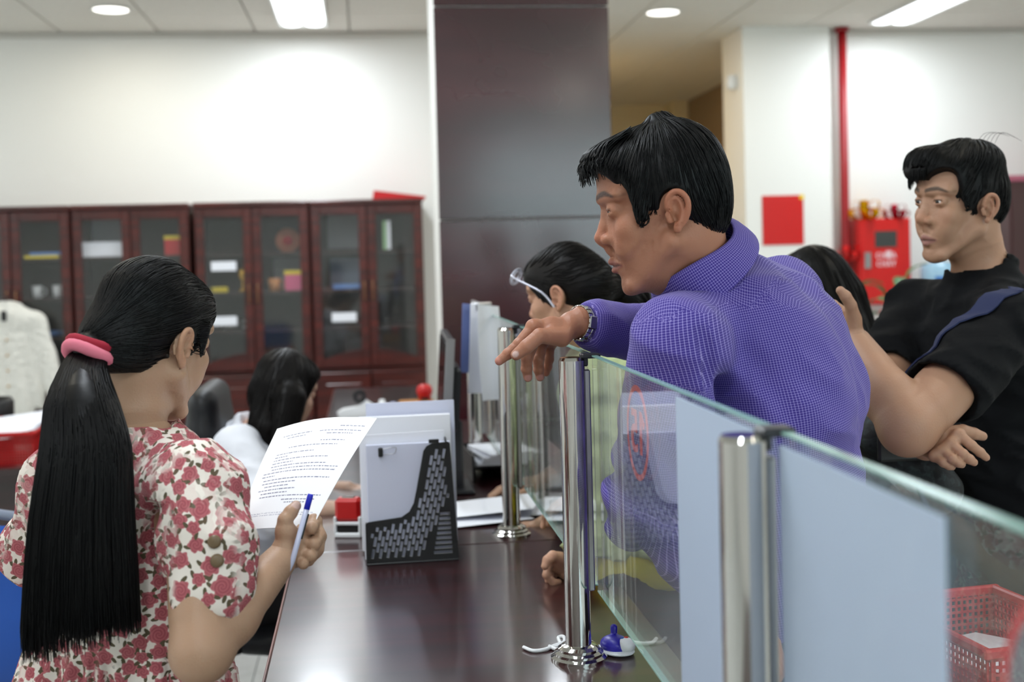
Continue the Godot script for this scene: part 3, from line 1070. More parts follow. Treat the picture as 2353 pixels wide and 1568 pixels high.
# ------------------------------------------------------------------ things on the counter
func holder_panel(parent: Node3D, z: float, pierced: bool) -> void:
	var o := PackedVector2Array([Vector2(0, 0), Vector2(0.2, 0), Vector2(0.187, 0.256), Vector2(0.183, 0.26), Vector2(0.148, 0.258), Vector2(0.136, 0.252), Vector2(0.129, 0.242), Vector2(0.112, 0.16), Vector2(0.105, 0.13), Vector2(0.095, 0.112), Vector2(0.078, 0.101), Vector2(0.006, 0.094), Vector2(0, 0.09)])
	if not pierced:
		var b := MB.new()
		b.prism(o, 0.0025, Transform3D(Basis.IDENTITY, Vector3(0, 0, z)))
		put(parent, "side_panel", b.mesh(), mats["black_plastic"])
		return
	var root := CSGPolygon3D.new()
	root.name = "side_panel"
	root.polygon = o
	root.depth = 0.003
	root.material = mats["black_plastic"]
	parent.add_child(root, true)
	root.position = Vector3(0, 0, z)
	var inner := Geometry2D.offset_polygon(o, -0.0125)[0]
	var lean := 0.2
	var cols := 26
	for i in cols:
		for k in 14:
			var y := 0.012 + 0.0262 * k + (0.0131 if i % 2 == 1 else 0.0) - (i % 3) * 0.0
			var x := 0.008 + 0.0083 * i + lean * (y - 0.1) - 0.02
			var c := Vector2(x, y)
			# the lower right corner carries louvres instead
			if x > 0.125 - y * 0.04 and y < 0.118 and x + (0.12 - y) * 0.55 > 0.172:
				continue
			if not Geometry2D.is_point_in_polygon(c, inner):
				continue
			var h := 0.0205
			var dirv := Vector2(lean, 1).normalized()
			if not (Geometry2D.is_point_in_polygon(c + dirv * 0.009, inner) and Geometry2D.is_point_in_polygon(c - dirv * 0.009, inner)):
				h = 0.009
			var s := CSGBox3D.new()
			s.name = "slot"
			s.size = Vector3(0.0058, h, 0.01)
			s.operation = CSGShape3D.OPERATION_SUBTRACTION
			s.position = Vector3(c.x, c.y, -0.0015)
			s.rotation = Vector3(0, 0, -lean)
			root.add_child(s, true)
	for k in 9:
		var s := CSGBox3D.new()
		s.name = "louvre"
		var w := 0.04 - 0.0023 * k
		s.size = Vector3(w, 0.0055, 0.01)
		s.operation = CSGShape3D.OPERATION_SUBTRACTION
		s.position = Vector3(0.186 - w * 0.5 - 0.0004 * k, 0.020 + 0.0105 * k, -0.0015)
		root.add_child(s, true)

func page(called: String, label: String, centre: Vector3, w: float, l: float, turn: float, bend: float, lift := 0.0, group := "", mtl: Material = null) -> Node3D:
	# a sheet of paper lying, with corners that curl up a little
	var rows := []
	for r in 9:
		var line := PackedVector3Array()
		for c in 9:
			var u := c / 8.0 - 0.5
			var v := r / 8.0 - 0.5
			line.append(Vector3(u * w, 0.0006 + lift * (v + 0.5) + bend * (4.0 * u * u) * (v + 0.5), v * l))
		rows.append(line)
	var b := MB.new()
	b.sheet(rows, 0.0006, true)
	return item(called, label, "paper", b.mesh(), mtl if mtl else mats["white_paper"], centre, turn, group)

func build_counter_things() -> void:
	# black file holder of three bays with papers standing in it
	var h := thing("file_holder", "black slotted plastic file holder on the counter, stuffed with papers", "file holder", Vector3(-0.016, 0.85, -2.618), 0.03)
	holder_panel(h, 0.0, true)
	holder_panel(h, -0.085, false)
	holder_panel(h, -0.17, false)
	put(h, "base", box_mesh(Vector3(0.2, 0.004, 0.174), 0.001, Vector3(0.1, 0.002, -0.086)), mats["black_plastic"])
	put(h, "back_wall", box_mesh(Vector3(0.003, 0.255, 0.17), 0.001, Vector3(0.1915, 0.128, -0.086)), mats["black_plastic"]).rotation = Vector3(0, 0, 0.05)
	put(h, "front_wall", box_mesh(Vector3(0.003, 0.085, 0.17), 0.001, Vector3(0.003, 0.045, -0.086)), mats["black_plastic"])
	put(h, "catch", box_mesh(Vector3(0.022, 0.008, 0.006), 0.001, Vector3(0.152, 0.263, 0.001)), mats["black_plastic"])
	# stacks of sheets inside
	var grey_paper := mat("grey_paper", rgb8(214, 218, 238), 0.8)
	var st := thing("paper_stack", "stack of white sheets clipped together in the front bay of the file holder", "paper", Vector3(-0.012, 0.856, -2.64), 0.03)
	put(st, "sheets", box_mesh(Vector3(0.182, 0.252, 0.012), 0.001, Vector3(0.093, 0.126, 0.0)), grey_paper).rotation = Vector3(0, 0, 0.0)
	put(st, "cover_sheet", box_mesh(Vector3(0.185, 0.272, 0.002), 0.0005, Vector3(0.086, 0.136, -0.012)), mats["white_paper"]).rotation = Vector3(0, 0, 0.02)
	put(st, "binder_clip", box_mesh(Vector3(0.010, 0.020, 0.015), 0.002, Vector3(0.033, 0.236, 0.004)), mats["black_plastic"])
	var cw := MB.new()
	var cp := arc_path([Vector3(0.038, 0.243, 0.0105), Vector3(0.064, 0.246, 0.011), Vector3(0.066, 0.238, 0.011), Vector3(0.06, 0.232, 0.011), Vector3(0.038, 0.231, 0.0105)], 4)
	cw.tube(cp, same_radius(cp.size(), 0.0007), 5)
	put(st, "clip_wire", cw.mesh(), mats["steel_brushed"])
	var st2 := thing("paper_stack", "tall white sheets leaning in the rear bay of the file holder", "paper", Vector3(-0.012, 0.856, -2.74), 0.03)
	put(st2, "sheets", box_mesh(Vector3(0.205, 0.30, 0.02), 0.001, Vector3(0.090, 0.15, 0.0)), mats["white_paper"])
	put(st2, "back_sheets", box_mesh(Vector3(0.20, 0.325, 0.004), 0.0005, Vector3(0.105, 0.165, -0.025)), grey_paper)
	# self-inking stamp
	var s := thing("self_inking_stamp", "red self-inking stamp with a pale frame left of the file holder", "stamp", Vector3(-0.056, 0.85, -2.915), -0.25)
	var b := MB.new()
	b.box(Vector3(0.062, 0.056, 0.036), Vector3(0, 0.066, 0), 0.008)
	put(s, "cap", b.mesh(), mats["red_plastic"])
	b = MB.new()
	b.box(Vector3(0.066, 0.012, 0.04), Vector3(0, 0.006, 0), 0.003)
	for x in [-0.03, 0.03]:
		b.box(Vector3(0.007, 0.045, 0.038), Vector3(x, 0.028, 0), 0.002)
	b.box(Vector3(0.06, 0.008, 0.038), Vector3(0, 0.034, 0), 0.002)
	put(s, "frame", b.mesh(), mats["white_plastic"])
	put(s, "ink_pad", box_mesh(Vector3(0.05, 0.016, 0.03), 0.002, Vector3(0, 0.02, 0)), mats["black_plastic"])
	put(s, "window", box_mesh(Vector3(0.03, 0.003, 0.02), 0.001, Vector3(0, 0.0945, 0)), mats["steel"])
	# white mouse with a blue top, its cable round the foot of the post
	var m := thing("computer_mouse", "small blue and white mouse beside the middle steel post", "mouse", Vector3(0.3912, 0.851, -1.9445), 0.5)
	b = MB.new()
	var f := Field.new()
	f.ell(Vector3(0, 0.004, 0), Vector3(0.026, 0.006, 0.033), 0.004)
	put(m, "base", join_nets([f.net(Vector3(-0.04, -0.004, -0.05), Vector3(0.04, 0.02, 0.05), 0.002)], Vector3.ZERO), mats["white_plastic"])
	f = Field.new()
	f.ell(Vector3(0, 0.012, -0.004), Vector3(0.023, 0.016, 0.028), 0.004)
	f.cap(Vector3(0.004, 0.02, -0.012), Vector3(0.006, 0.037, -0.014), 0.005, 0.006, 0.004)
	put(m, "shell", join_nets([f.net(Vector3(-0.04, -0.004, -0.05), Vector3(0.04, 0.06, 0.05), 0.002)], Vector3.ZERO), mat("blue_shell", rgb8(38, 30, 160), 0.35))
	f = Field.new()
	f.ell(Vector3(0.006, 0.014, 0.014), Vector3(0.017, 0.013, 0.017), 0.004)
	put(m, "cap", join_nets([f.net(Vector3(-0.04, -0.004, -0.05), Vector3(0.04, 0.06, 0.05), 0.002)], Vector3.ZERO), mats["white_plastic"])
	b = MB.new()
	b.lathe([Vector2(0, 0), Vector2(0.0035, 0), Vector2(0.0035, 0.001), Vector2(0, 0.001)], 12)
	put(m, "red_dot", b.mesh(), mats["red_plastic"], Vector3(0.008, 0.0265, 0.014))
	put(m, "blue_dot", b.mesh(), mats["blue_plastic"], Vector3(0.002, 0.0262, 0.011))
	var cab := thing("cable", "white cable looped on the counter at the foot of the middle post", "cable", Vector3(0.27, 0.8535, -1.99))
	b = MB.new()
	var pts := []
	for p in [Vector3(0.2429, 0.8535, -1.9947), Vector3(0.2561, 0.8535, -1.9736), Vector3(0.2761, 0.8535, -1.9763), Vector3(0.2951, 0.8545, -1.9901), Vector3(0.3118, 0.857, -1.9974), Vector3(0.3132, 0.862, -2.0097), Vector3(0.3057, 0.858, -2.0194), Vector3(0.3043, 0.8545, -1.9928), Vector3(0.292, 0.8535, -1.9846), Vector3(0.2856, 0.8535, -1.9905), Vector3(0.3022, 0.8535, -1.9664), Vector3(0.3271, 0.8535, -2.0007), Vector3(0.3511, 0.8535, -2.0148), Vector3(0.3652, 0.8545, -1.9709), Vector3(0.3767, 0.858, -1.9437)]:
		pts.append(p - Vector3(0.27, 0.8535, -1.99))
	var cpath := arc_path(pts, 5)
	b.tube(cpath, same_radius(cpath.size(), 0.0032), 8)
	put(cab, "cord", b.mesh(), mats["white_plastic"])
	# papers lying on the far counter
	page("paper_sheet", "white sheet curling on the far counter left of the back post", Vector3(0.27, 0.851, -3.10), 0.21, 0.297, 1.35, 0.012, 0.02, "papers on the far counter")
	page("paper_sheet", "white sheet under the curling one beside the file holder", Vector3(0.235, 0.8505, -3.04), 0.21, 0.297, 1.7, 0.006, 0.004, "papers on the far counter")
	page("paper_sheet", "white sheet on the far counter right of the back post", Vector3(0.43, 0.8505, -3.12), 0.21, 0.297, 1.45, 0.004, 0.006, "papers on the far counter")
	var tray := thing("paper_tray", "dark letter tray with a thick wad of papers beyond the back post", "tray", Vector3(0.385, 0.85, -3.66), 0.05)
	b = MB.new()
	b.box(Vector3(0.19, 0.006, 0.26), Vector3(0, 0.045, 0), 0.002)
	for x in [-0.095, 0.095]:
		b.box(Vector3(0.006, 0.08, 0.26), Vector3(x, 0.04, 0), 0.002)
	b.box(Vector3(0.19, 0.08, 0.006), Vector3(0, 0.04, -0.13), 0.002)
	put(tray, "shell", b.mesh(), mats["black_plastic"])
	var wad := thing("paper_wad", "thick wad of white papers lying in the dark letter tray", "paper", Vector3(0.385, 0.898, -3.64), 0.1)
	for k in 4:
		put(wad, "sheets", box_mesh(Vector3(0.15, 0.009, 0.22), 0.002, Vector3(0.006 * (k % 2), 0.005 + 0.0095 * k, 0.004 * k)), mats["white_paper"], Vector3.ZERO, Vector3(0, 0.08 * (k - 1.5), 0))
	# screen seen from its edge
	var mo := thing("computer_monitor", "dark computer screen seen edge-on on the far counter behind the file holder", "monitor", Vector3(0.215, 0.85, -3.45), 0.0)
	var tilt := Transform3D(Basis(Vector3.UP, -1.60) * Basis(Vector3.RIGHT, -0.07), Vector3(0, 0.29, 0))
	b = MB.new()
	b.box(Vector3(0.50, 0.31, 0.022), Vector3(0, 0, 0), 0.004, tilt)
	b.box(Vector3(0.26, 0.18, 0.03), Vector3(0, -0.02, -0.024), 0.01, tilt)
	put(mo, "housing", b.mesh(), mats["dark_plastic"])
	b = MB.new()
	b.box(Vector3(0.006, 0.312, 0.024), Vector3(0.25, 0, 0), 0.001, tilt)
	put(mo, "bezel", b.mesh(), mats["steel_brushed"])
	b = MB.new()
	b.box(Vector3(0.05, 0.2, 0.03), Vector3(0.02, 0.1, 0.02), 0.006)
	b.box(Vector3(0.14, 0.012, 0.2), Vector3(0, 0.006, 0), 0.004)
	put(mo, "stand", b.mesh(), mats["dark_plastic"])
	var scr := mat("screen_glass", rgb8(24, 28, 34), 0.1)
	b = MB.new()
	b.box(Vector3(0.47, 0.28, 0.002), Vector3(0, 0, 0.0115), 0.0, tilt)
	put(mo, "screen", b.mesh(), scr)
	# papers hung in a bundle beside the back pane
	var k := 0
	for q in [[0.345, -3.44, 0.27, 0.15], [0.330, -3.50, 0.255, -0.02], [0.312, -3.56, 0.20, 0.0]]:
		var rows := []
		for r in 13:
			var line := PackedVector3Array()
			var v := r / 12.0
			for c in 7:
				var u := c / 6.0 - 0.5
				var x: float = q[0] + u * 0.095 * (0.75 + 0.25 * v) + float(q[3]) * 0.12 * v * v
				var z: float = q[1] - u * 0.13 + 0.010 * sin(u * 6.0 + k)
				line.append(Vector3(x, 1.372 - v * float(q[2]) - 0.012 * u, z + 0.02 * v * (1.0 - v)))
			rows.append(line)
		b = MB.new()
		b.sheet(rows, 0.0008)
		var o := item("hanging_paper", ["white sheet hanging at the back post, nearest of three", "white sheet hanging at the back post, middle of three", "bluish sheet hanging at the back post, farthest of three"][k], "paper", b.mesh(), mats["white_paper"] if k < 2 else mat("blue_paper", rgb8(120, 136, 190), 0.8), Vector3.ZERO, 0.0, "papers hung by the back post")
		k += 1
	var clip := thing("paper_clip", "steel clip holding the hanging sheets at the back post", "clip", Vector3(0.33, 1.36, -3.50))
	put(clip, "jaw", box_mesh(Vector3(0.07, 0.022, 0.03), 0.003), mats["steel_brushed"], Vector3(0, 0.008, 0), Vector3(0, 0.9, 0))
	put(clip, "arm", box_mesh(Vector3(0.012, 0.012, 0.29), 0.003), mats["steel_brushed"], Vector3(0.0, 0.012, -0.14))

func build_back_office() -> void:
	var b: MB
	# at the end of the counter: carton, stamp, tape dispenser, jars
	var cb := thing("cardboard_box", "small brown cardboard box on the counter end beside the column", "box", Vector3(0.20, 0.85, -5.16), 0.1)
	put(cb, "body", box_mesh(Vector3(0.14, 0.062, 0.10), 0.002, Vector3(0, 0.031, 0)), mats["cardboard"])
	for s in [-1.0, 1.0]:
		put(cb, "flap", box_mesh(Vector3(0.14, 0.002, 0.048), 0.0005, Vector3(0, 0.063, s * 0.025)), mats["cardboard"])
	var rs := thing("round_stamp", "round red stamp with a shiny top standing on the cardboard box", "stamp", Vector3(0.235, 0.914, -5.17))
	b = MB.new()
	b.lathe([Vector2(0, 0), Vector2(0.026, 0), Vector2(0.028, 0.02), Vector2(0.034, 0.03), Vector2(0.034, 0.045), Vector2(0.03, 0.058), Vector2(0.018, 0.066), Vector2(0, 0.068)], 24)
	put(rs, "cap", b.mesh(), mats["red_plastic"])
	b = MB.new()
	b.box(Vector3(0.03, 0.012, 0.004), Vector3(0, 0.008, 0.027), 0.001)
	put(rs, "window", b.mesh(), mats["black_plastic"])
	var td := thing("tape_dispenser", "pale grey tape dispenser with a dark roll on the counter end", "dispenser", Vector3(-0.03, 0.85, -5.22), 0.1)
	b = MB.new()
	b.prism(PackedVector2Array([Vector2(-0.1, 0), Vector2(0.06, 0), Vector2(0.06, 0.04), Vector2(0.02, 0.07), Vector2(-0.01, 0.045), Vector2(-0.08, 0.035), Vector2(-0.105, 0.02)]), 0.05)
	put(td, "body", b.mesh(), mats["white_plastic"])
	b = MB.new()
	b.lathe([Vector2(0.012, -0.012), Vector2(0.028, -0.012), Vector2(0.028, 0.012), Vector2(0.012, 0.012), Vector2(0.012, -0.012)], 20, Vector3.ZERO, Transform3D(Basis(Vector3.RIGHT, PI / 2), Vector3(-0.01, 0.085, 0)), false)
	put(td, "tape_roll", b.mesh(), mats["black_plastic"])
	var k := 0
	for p in [[0.055, -5.2, 0.02, 0.07], [0.10, -5.17, 0.018, 0.06]]:
		b = MB.new()
		b.lathe([Vector2(0, 0), Vector2(p[2], 0), Vector2(p[2], p[3] * 0.75), Vector2(p[2] * 0.6, p[3] * 0.85), Vector2(p[2] * 0.6, p[3]), Vector2(0, p[3])], 16)
		item("glue_bottle", ["white glue bottle beside the tape dispenser", "pale bottle between the glue and the cardboard box"][k], "bottle", b.mesh(), mats["white_plastic"] if k == 0 else mat("lilac_plastic", rgb8(190, 196, 230), 0.4), Vector3(p[0], 0.85, p[1]), 0.0, "small bottles on the counter end")
		k += 1
	page("paper_sheet", "white sheet lying on the counter end before the tape dispenser", Vector3(-0.06, 0.8505, -5.0), 0.21, 0.28, 0.1, 0.0, 0.0)
	# clerk's office chair
	var ch := thing("office_chair", "black leather office chair behind the seated clerk", "chair", Vector3(-0.36, 0, -3.62), 0.0)
	var f := Field.new()
	f.cap(Vector3(-0.085, 0.62, -0.14), Vector3(-0.085, 0.62, 0.14), 0.1, 0.1, 0.04, Vector3.RIGHT, 0.5)
	f.cap(Vector3(-0.10, 1.06, -0.14), Vector3(-0.10, 1.06, 0.14), 0.1, 0.1, 0.08, Vector3.RIGHT, 0.55)
	f.cap(Vector3(-0.095, 0.85, -0.15), Vector3(-0.095, 0.85, 0.15), 0.12, 0.12, 0.08, Vector3.RIGHT, 0.45)
	f.folds = func(p: Vector3) -> float: return 0.004 * cos(p.y * 52.0)
	put(ch, "backrest", join_nets([f.net(Vector3(-0.25, 0.45, -0.32), Vector3(0.1, 1.22, 0.32), 0.011)], Vector3.ZERO), mats["leather"])
	f = Field.new()
	f.cap(Vector3(0.0, 0.45, -0.16), Vector3(0.0, 0.45, 0.16), 0.08, 0.08, 0.04, Vector3.UP, 0.55)
	f.cap(Vector3(0.3, 0.45, -0.14), Vector3(0.3, 0.45, 0.14), 0.09, 0.09, 0.2, Vector3.UP, 0.5)
	f.cap(Vector3(0.15, 0.45, -0.15), Vector3(0.15, 0.45, 0.15), 0.1, 0.1, 0.1, Vector3.UP, 0.5)
	put(ch, "seat", join_nets([f.net(Vector3(-0.2, 0.3, -0.32), Vector3(0.5, 0.6, 0.32), 0.012)], Vector3.ZERO), mats["leather"])
	for s in [-1.0, 1.0]:
		b = MB.new()
		var ap := arc_path([Vector3(-0.02, 0.45, s * 0.27), Vector3(-0.02, 0.66, s * 0.29), Vector3(0.08, 0.68, s * 0.29), Vector3(0.25, 0.67, s * 0.29), Vector3(0.28, 0.60, s * 0.29), Vector3(0.2, 0.45, s * 0.27)], 4)
		b.tube(ap, same_radius(ap.size(), 0.018), 8)
		put(ch, "armrest", b.mesh(), mats["black_plastic"])
	b = MB.new()
	b.lathe([Vector2(0, 0.08), Vector2(0.035, 0.08), Vector2(0.03, 0.25), Vector2(0.022, 0.25), Vector2(0.022, 0.41), Vector2(0, 0.41)], 16, Vector3(0.14, 0, 0))
	put(ch, "gas_column", b.mesh(), mats["black_plastic"])
	for a in 5:
		b = MB.new()
		var dv := Vector3(cos(a * TAU / 5), 0, sin(a * TAU / 5))
		b.tube(PackedVector3Array([Vector3(0.14, 0.1, 0), Vector3(0.14, 0.085, 0) + dv * 0.28]), PackedFloat32Array([0.028, 0.018]), 8)
		put(ch, "leg", b.mesh(), mats["black_plastic"])
		b = MB.new()
		b.lathe([Vector2(0, -0.02), Vector2(0.026, -0.02), Vector2(0.028, 0), Vector2(0.026, 0.02), Vector2(0, 0.02)], 14, Vector3.ZERO, Transform3D(Basis(Vector3.UP, -a * TAU / 5) * Basis(Vector3.RIGHT, PI / 2), Vector3(0.14, 0.03, 0) + dv * 0.285))
		put(ch, "castor", b.mesh(), mats["black_plastic"])
	# wooden chair and bag further left
	var wc := thing("wooden_chair", "orange wooden chair behind the floral woman's shoulder", "chair", Vector3(-0.80, 0, -5.05), 0.0)
	var ow := mat("orange_wood", rgb8(196, 104, 34), 0.45)
	ow.albedo_texture = wood_image(Color(1, 1, 1), Color(0.8, 0.72, 0.66), 128, 128, 77)
	tri(ow, 2.0, false)
	put(wc, "top_rail", box_mesh(Vector3(0.36, 0.085, 0.03), 0.006, Vector3(0, 0.775, 0.17)), ow)
	put(wc, "lower_rail", box_mesh(Vector3(0.33, 0.05, 0.025), 0.004, Vector3(0, 0.60, 0.17)), ow)
	put(wc, "seat", box_mesh(Vector3(0.40, 0.035, 0.40), 0.008, Vector3(0, 0.45, 0)), ow)
	for sx in [-1.0, 1.0]:
		put(wc, "leg", box_mesh(Vector3(0.035, 0.82, 0.035), 0.004, Vector3(sx * 0.18, 0.41, 0.18)), ow)
		put(wc, "leg", box_mesh(Vector3(0.035, 0.43, 0.035), 0.004, Vector3(sx * 0.18, 0.217, -0.17)), ow)
	var bag := thing("plastic_bag", "bright red-orange bag hanging on the wooden chair", "bag", Vector3(-0.645, 0.58, -4.80))
	f = Field.new()
	f.ell(Vector3(0, 0.09, 0), Vector3(0.075, 0.1, 0.05), 0.03)
	f.cap(Vector3(-0.03, 0.17, 0), Vector3(0.0, 0.235, 0.01), 0.02, 0.01, 0.02)
	f.cap(Vector3(0.03, 0.17, 0), Vector3(0.0, 0.235, 0.01), 0.02, 0.01, 0.02)
	f.folds = func(p: Vector3) -> float: return 0.004 * sin(p.x * 90.0 + p.y * 50.0) + 0.003 * sin(p.y * 110.0 - p.x * 40.0)
	put(bag, "body", join_nets([f.net(Vector3(-0.12, -0.04, -0.09), Vector3(0.12, 0.27, 0.09), 0.006)], Vector3.ZERO), mat("orange_red", rgb8(226, 52, 24), 0.4))
	# desk on the left with a red basket of papers
	var dk := thing("desk", "dark wooden desk at the left edge with a red basket on it", "desk", Vector3(-1.75, 0, -5.2))
	put(dk, "worktop", box_mesh(Vector3(1.1, 0.035, 0.7), 0.004, Vector3(0, 0.7325, 0)), mats["counter_wood"])
	put(dk, "front_panel", box_mesh(Vector3(1.0, 0.6, 0.02), 0.002, Vector3(0, 0.41, 0.25)), mats["counter_wood"])
	for s in [-1.0, 1.0]:
		put(dk, "side_panel", box_mesh(Vector3(0.03, 0.715, 0.62), 0.003, Vector3(s * 0.5, 0.3575, 0)), mats["counter_wood"])
	var bk := thing("red_basket", "red plastic basket of papers on the dark desk, left edge", "basket", Vector3(-1.46, 0.75, -5.12))
	basket(bk, 0.30, 0.12, 0.36, mats["red_plastic"])
	k = 0
	for q in [[0.135, 0.35, 0.0], [0.15, 0.28, 0.02]]:
		var pz := page("paper_sheet", ["lilac-white sheet sticking out of the red basket, lower one", "white sheet on top in the red basket at the left"][k], Vector3(-1.45, 0.75 + q[0] - 0.03, -5.1), 0.21, 0.297, 0.9 + 0.5 * k, 0.02, 0.02, "papers in the red basket")
		pz.rotation.z = q[1]
		k += 1
	var pc := thing("pencil_cup", "black round pencil cup behind the red basket", "cup", Vector3(-1.575, 0.75, -5.42))
	b = MB.new()
	b.lathe([Vector2(0, 0), Vector2(0.06, 0), Vector2(0.065, 0.2), Vector2(0.055, 0.22), Vector2(0.05, 0.2), Vector2(0.05, 0.01), Vector2(0, 0.01)], 20)
	put(pc, "cup", b.mesh(), mats["black_plastic"])
	put(pc, "red_label", box_mesh(Vector3(0.08, 0.05, 0.004), 0.001, Vector3(0.0, 0.12, 0.063)), mats["red_plastic"])
	# blue chair and red bin, lower left corner
	var bc := thing("blue_chair", "blue plastic office chair at the lower left behind the floral dress", "chair", Vector3(-0.93, 0, -2.95), -0.25)
	f = Field.new()
	f.cap(Vector3(-0.16, 0.84, 0), Vector3(0.10, 0.84, 0), 0.09, 0.09, 0.05, Vector3.BACK, 0.22)
	f.cap(Vector3(-0.16, 0.62, 0.02), Vector3(0.10, 0.62, 0.02), 0.10, 0.10, 0.08, Vector3.BACK, 0.2)
	put(bc, "backrest", join_nets([f.net(Vector3(-0.35, 0.4, -0.08), Vector3(0.3, 1.0, 0.1), 0.008)], Vector3.ZERO), mats["blue_plastic"])
	b = MB.new()
	var rp := arc_path([Vector3(-0.25, 0.60, 0.0), Vector3(-0.25, 0.86, -0.01), Vector3(-0.16, 0.935, -0.01), Vector3(0.10, 0.935, -0.01), Vector3(0.19, 0.86, -0.01), Vector3(0.19, 0.60, 0.0)], 5)
	b.tube(rp, same_radius(rp.size(), 0.012), 8)
	put(bc, "rim", b.mesh(), mat("grey_blue_plastic", rgb8(120, 130, 150), 0.4))
	put(bc, "seat", box_mesh(Vector3(0.46, 0.06, 0.44), 0.025, Vector3(-0.03, 0.45, -0.24)), mats["blue_plastic"])
	b = MB.new()
	b.box(Vector3(0.05, 0.3, 0.02), Vector3(-0.03, 0.55, -0.035), 0.005)
	put(bc, "back_bracket", b.mesh(), mats["black_plastic"])
	b = MB.new()
	b.lathe([Vector2(0, 0.06), Vector2(0.03, 0.06), Vector2(0.025, 0.42), Vector2(0, 0.42)], 14, Vector3(-0.03, 0, -0.24))
	put(bc, "column", b.mesh(), mats["black_plastic"])
	for a in 5:
		b = MB.new()
		var dv := Vector3(cos(a * TAU / 5 + 0.3), 0, sin(a * TAU / 5 + 0.3))
		b.tube(PackedVector3Array([Vector3(-0.03, 0.08, -0.24), Vector3(-0.03, 0.022, -0.24) + dv * 0.28]), PackedFloat32Array([0.025, 0.02]), 8)
		put(bc, "leg", b.mesh(), mats["black_plastic"])
	var rb := thing("red_bin", "red plastic bin on the floor at the lower left corner", "bin", Vector3(-0.74, 0, -2.42))
	b = MB.new()
	b.lathe([Vector2(0, 0), Vector2(0.12, 0), Vector2(0.15, 0.52), Vector2(0.165, 0.53), Vector2(0.165, 0.545), Vector2(0.14, 0.545), Vector2(0.112, 0.01), Vector2(0, 0.01)], 28)
	put(rb, "bucket", b.mesh(), mats["red_plastic"])

func basket(parent: Node3D, w: float, h: float, l: float, m: Material) -> void:
	# moulded basket: rim, floor and walls of upright and level slats
	var b := MB.new()
	b.box(Vector3(w + 0.02, 0.016, 0.012), Vector3(0, h, l * 0.5), 0.003)
	b.box(Vector3(w + 0.02, 0.016, 0.012), Vector3(0, h, -l * 0.5), 0.003)
	b.box(Vector3(0.012, 0.016, l), Vector3(w * 0.5, h, 0), 0.003)
	b.box(Vector3(0.012, 0.016, l), Vector3(-w * 0.5, h, 0), 0.003)
	put(parent, "rim", b.mesh(), m)
	put(parent, "floor_panel", box_mesh(Vector3(w * 0.9, 0.004, l * 0.9), 0.001, Vector3(0, 0.002, 0)), m)
	for side in 4:
		b = MB.new()
		var wide := w if side < 2 else l
		var turn := Basis(Vector3.UP, [0.0, PI, PI / 2, -PI / 2][side])
		var dist := (l if side < 2 else w) * 0.5
		var t := Transform3D(turn, Vector3.ZERO)
		var n := int(wide / 0.0105)
		for i in n + 1:
			b.box(Vector3(0.004, h, 0.003), Vector3(-wide * 0.5 + wide * i / n, h * 0.5, dist - 0.004), 0.0, t)
		var q := int(h / 0.0105)
		for i in q + 1:
			b.box(Vector3(wide, 0.004, 0.003), Vector3(0, h * i / q, dist - 0.004), 0.0, t)
		put(parent, "lattice_wall", b.mesh(), m)

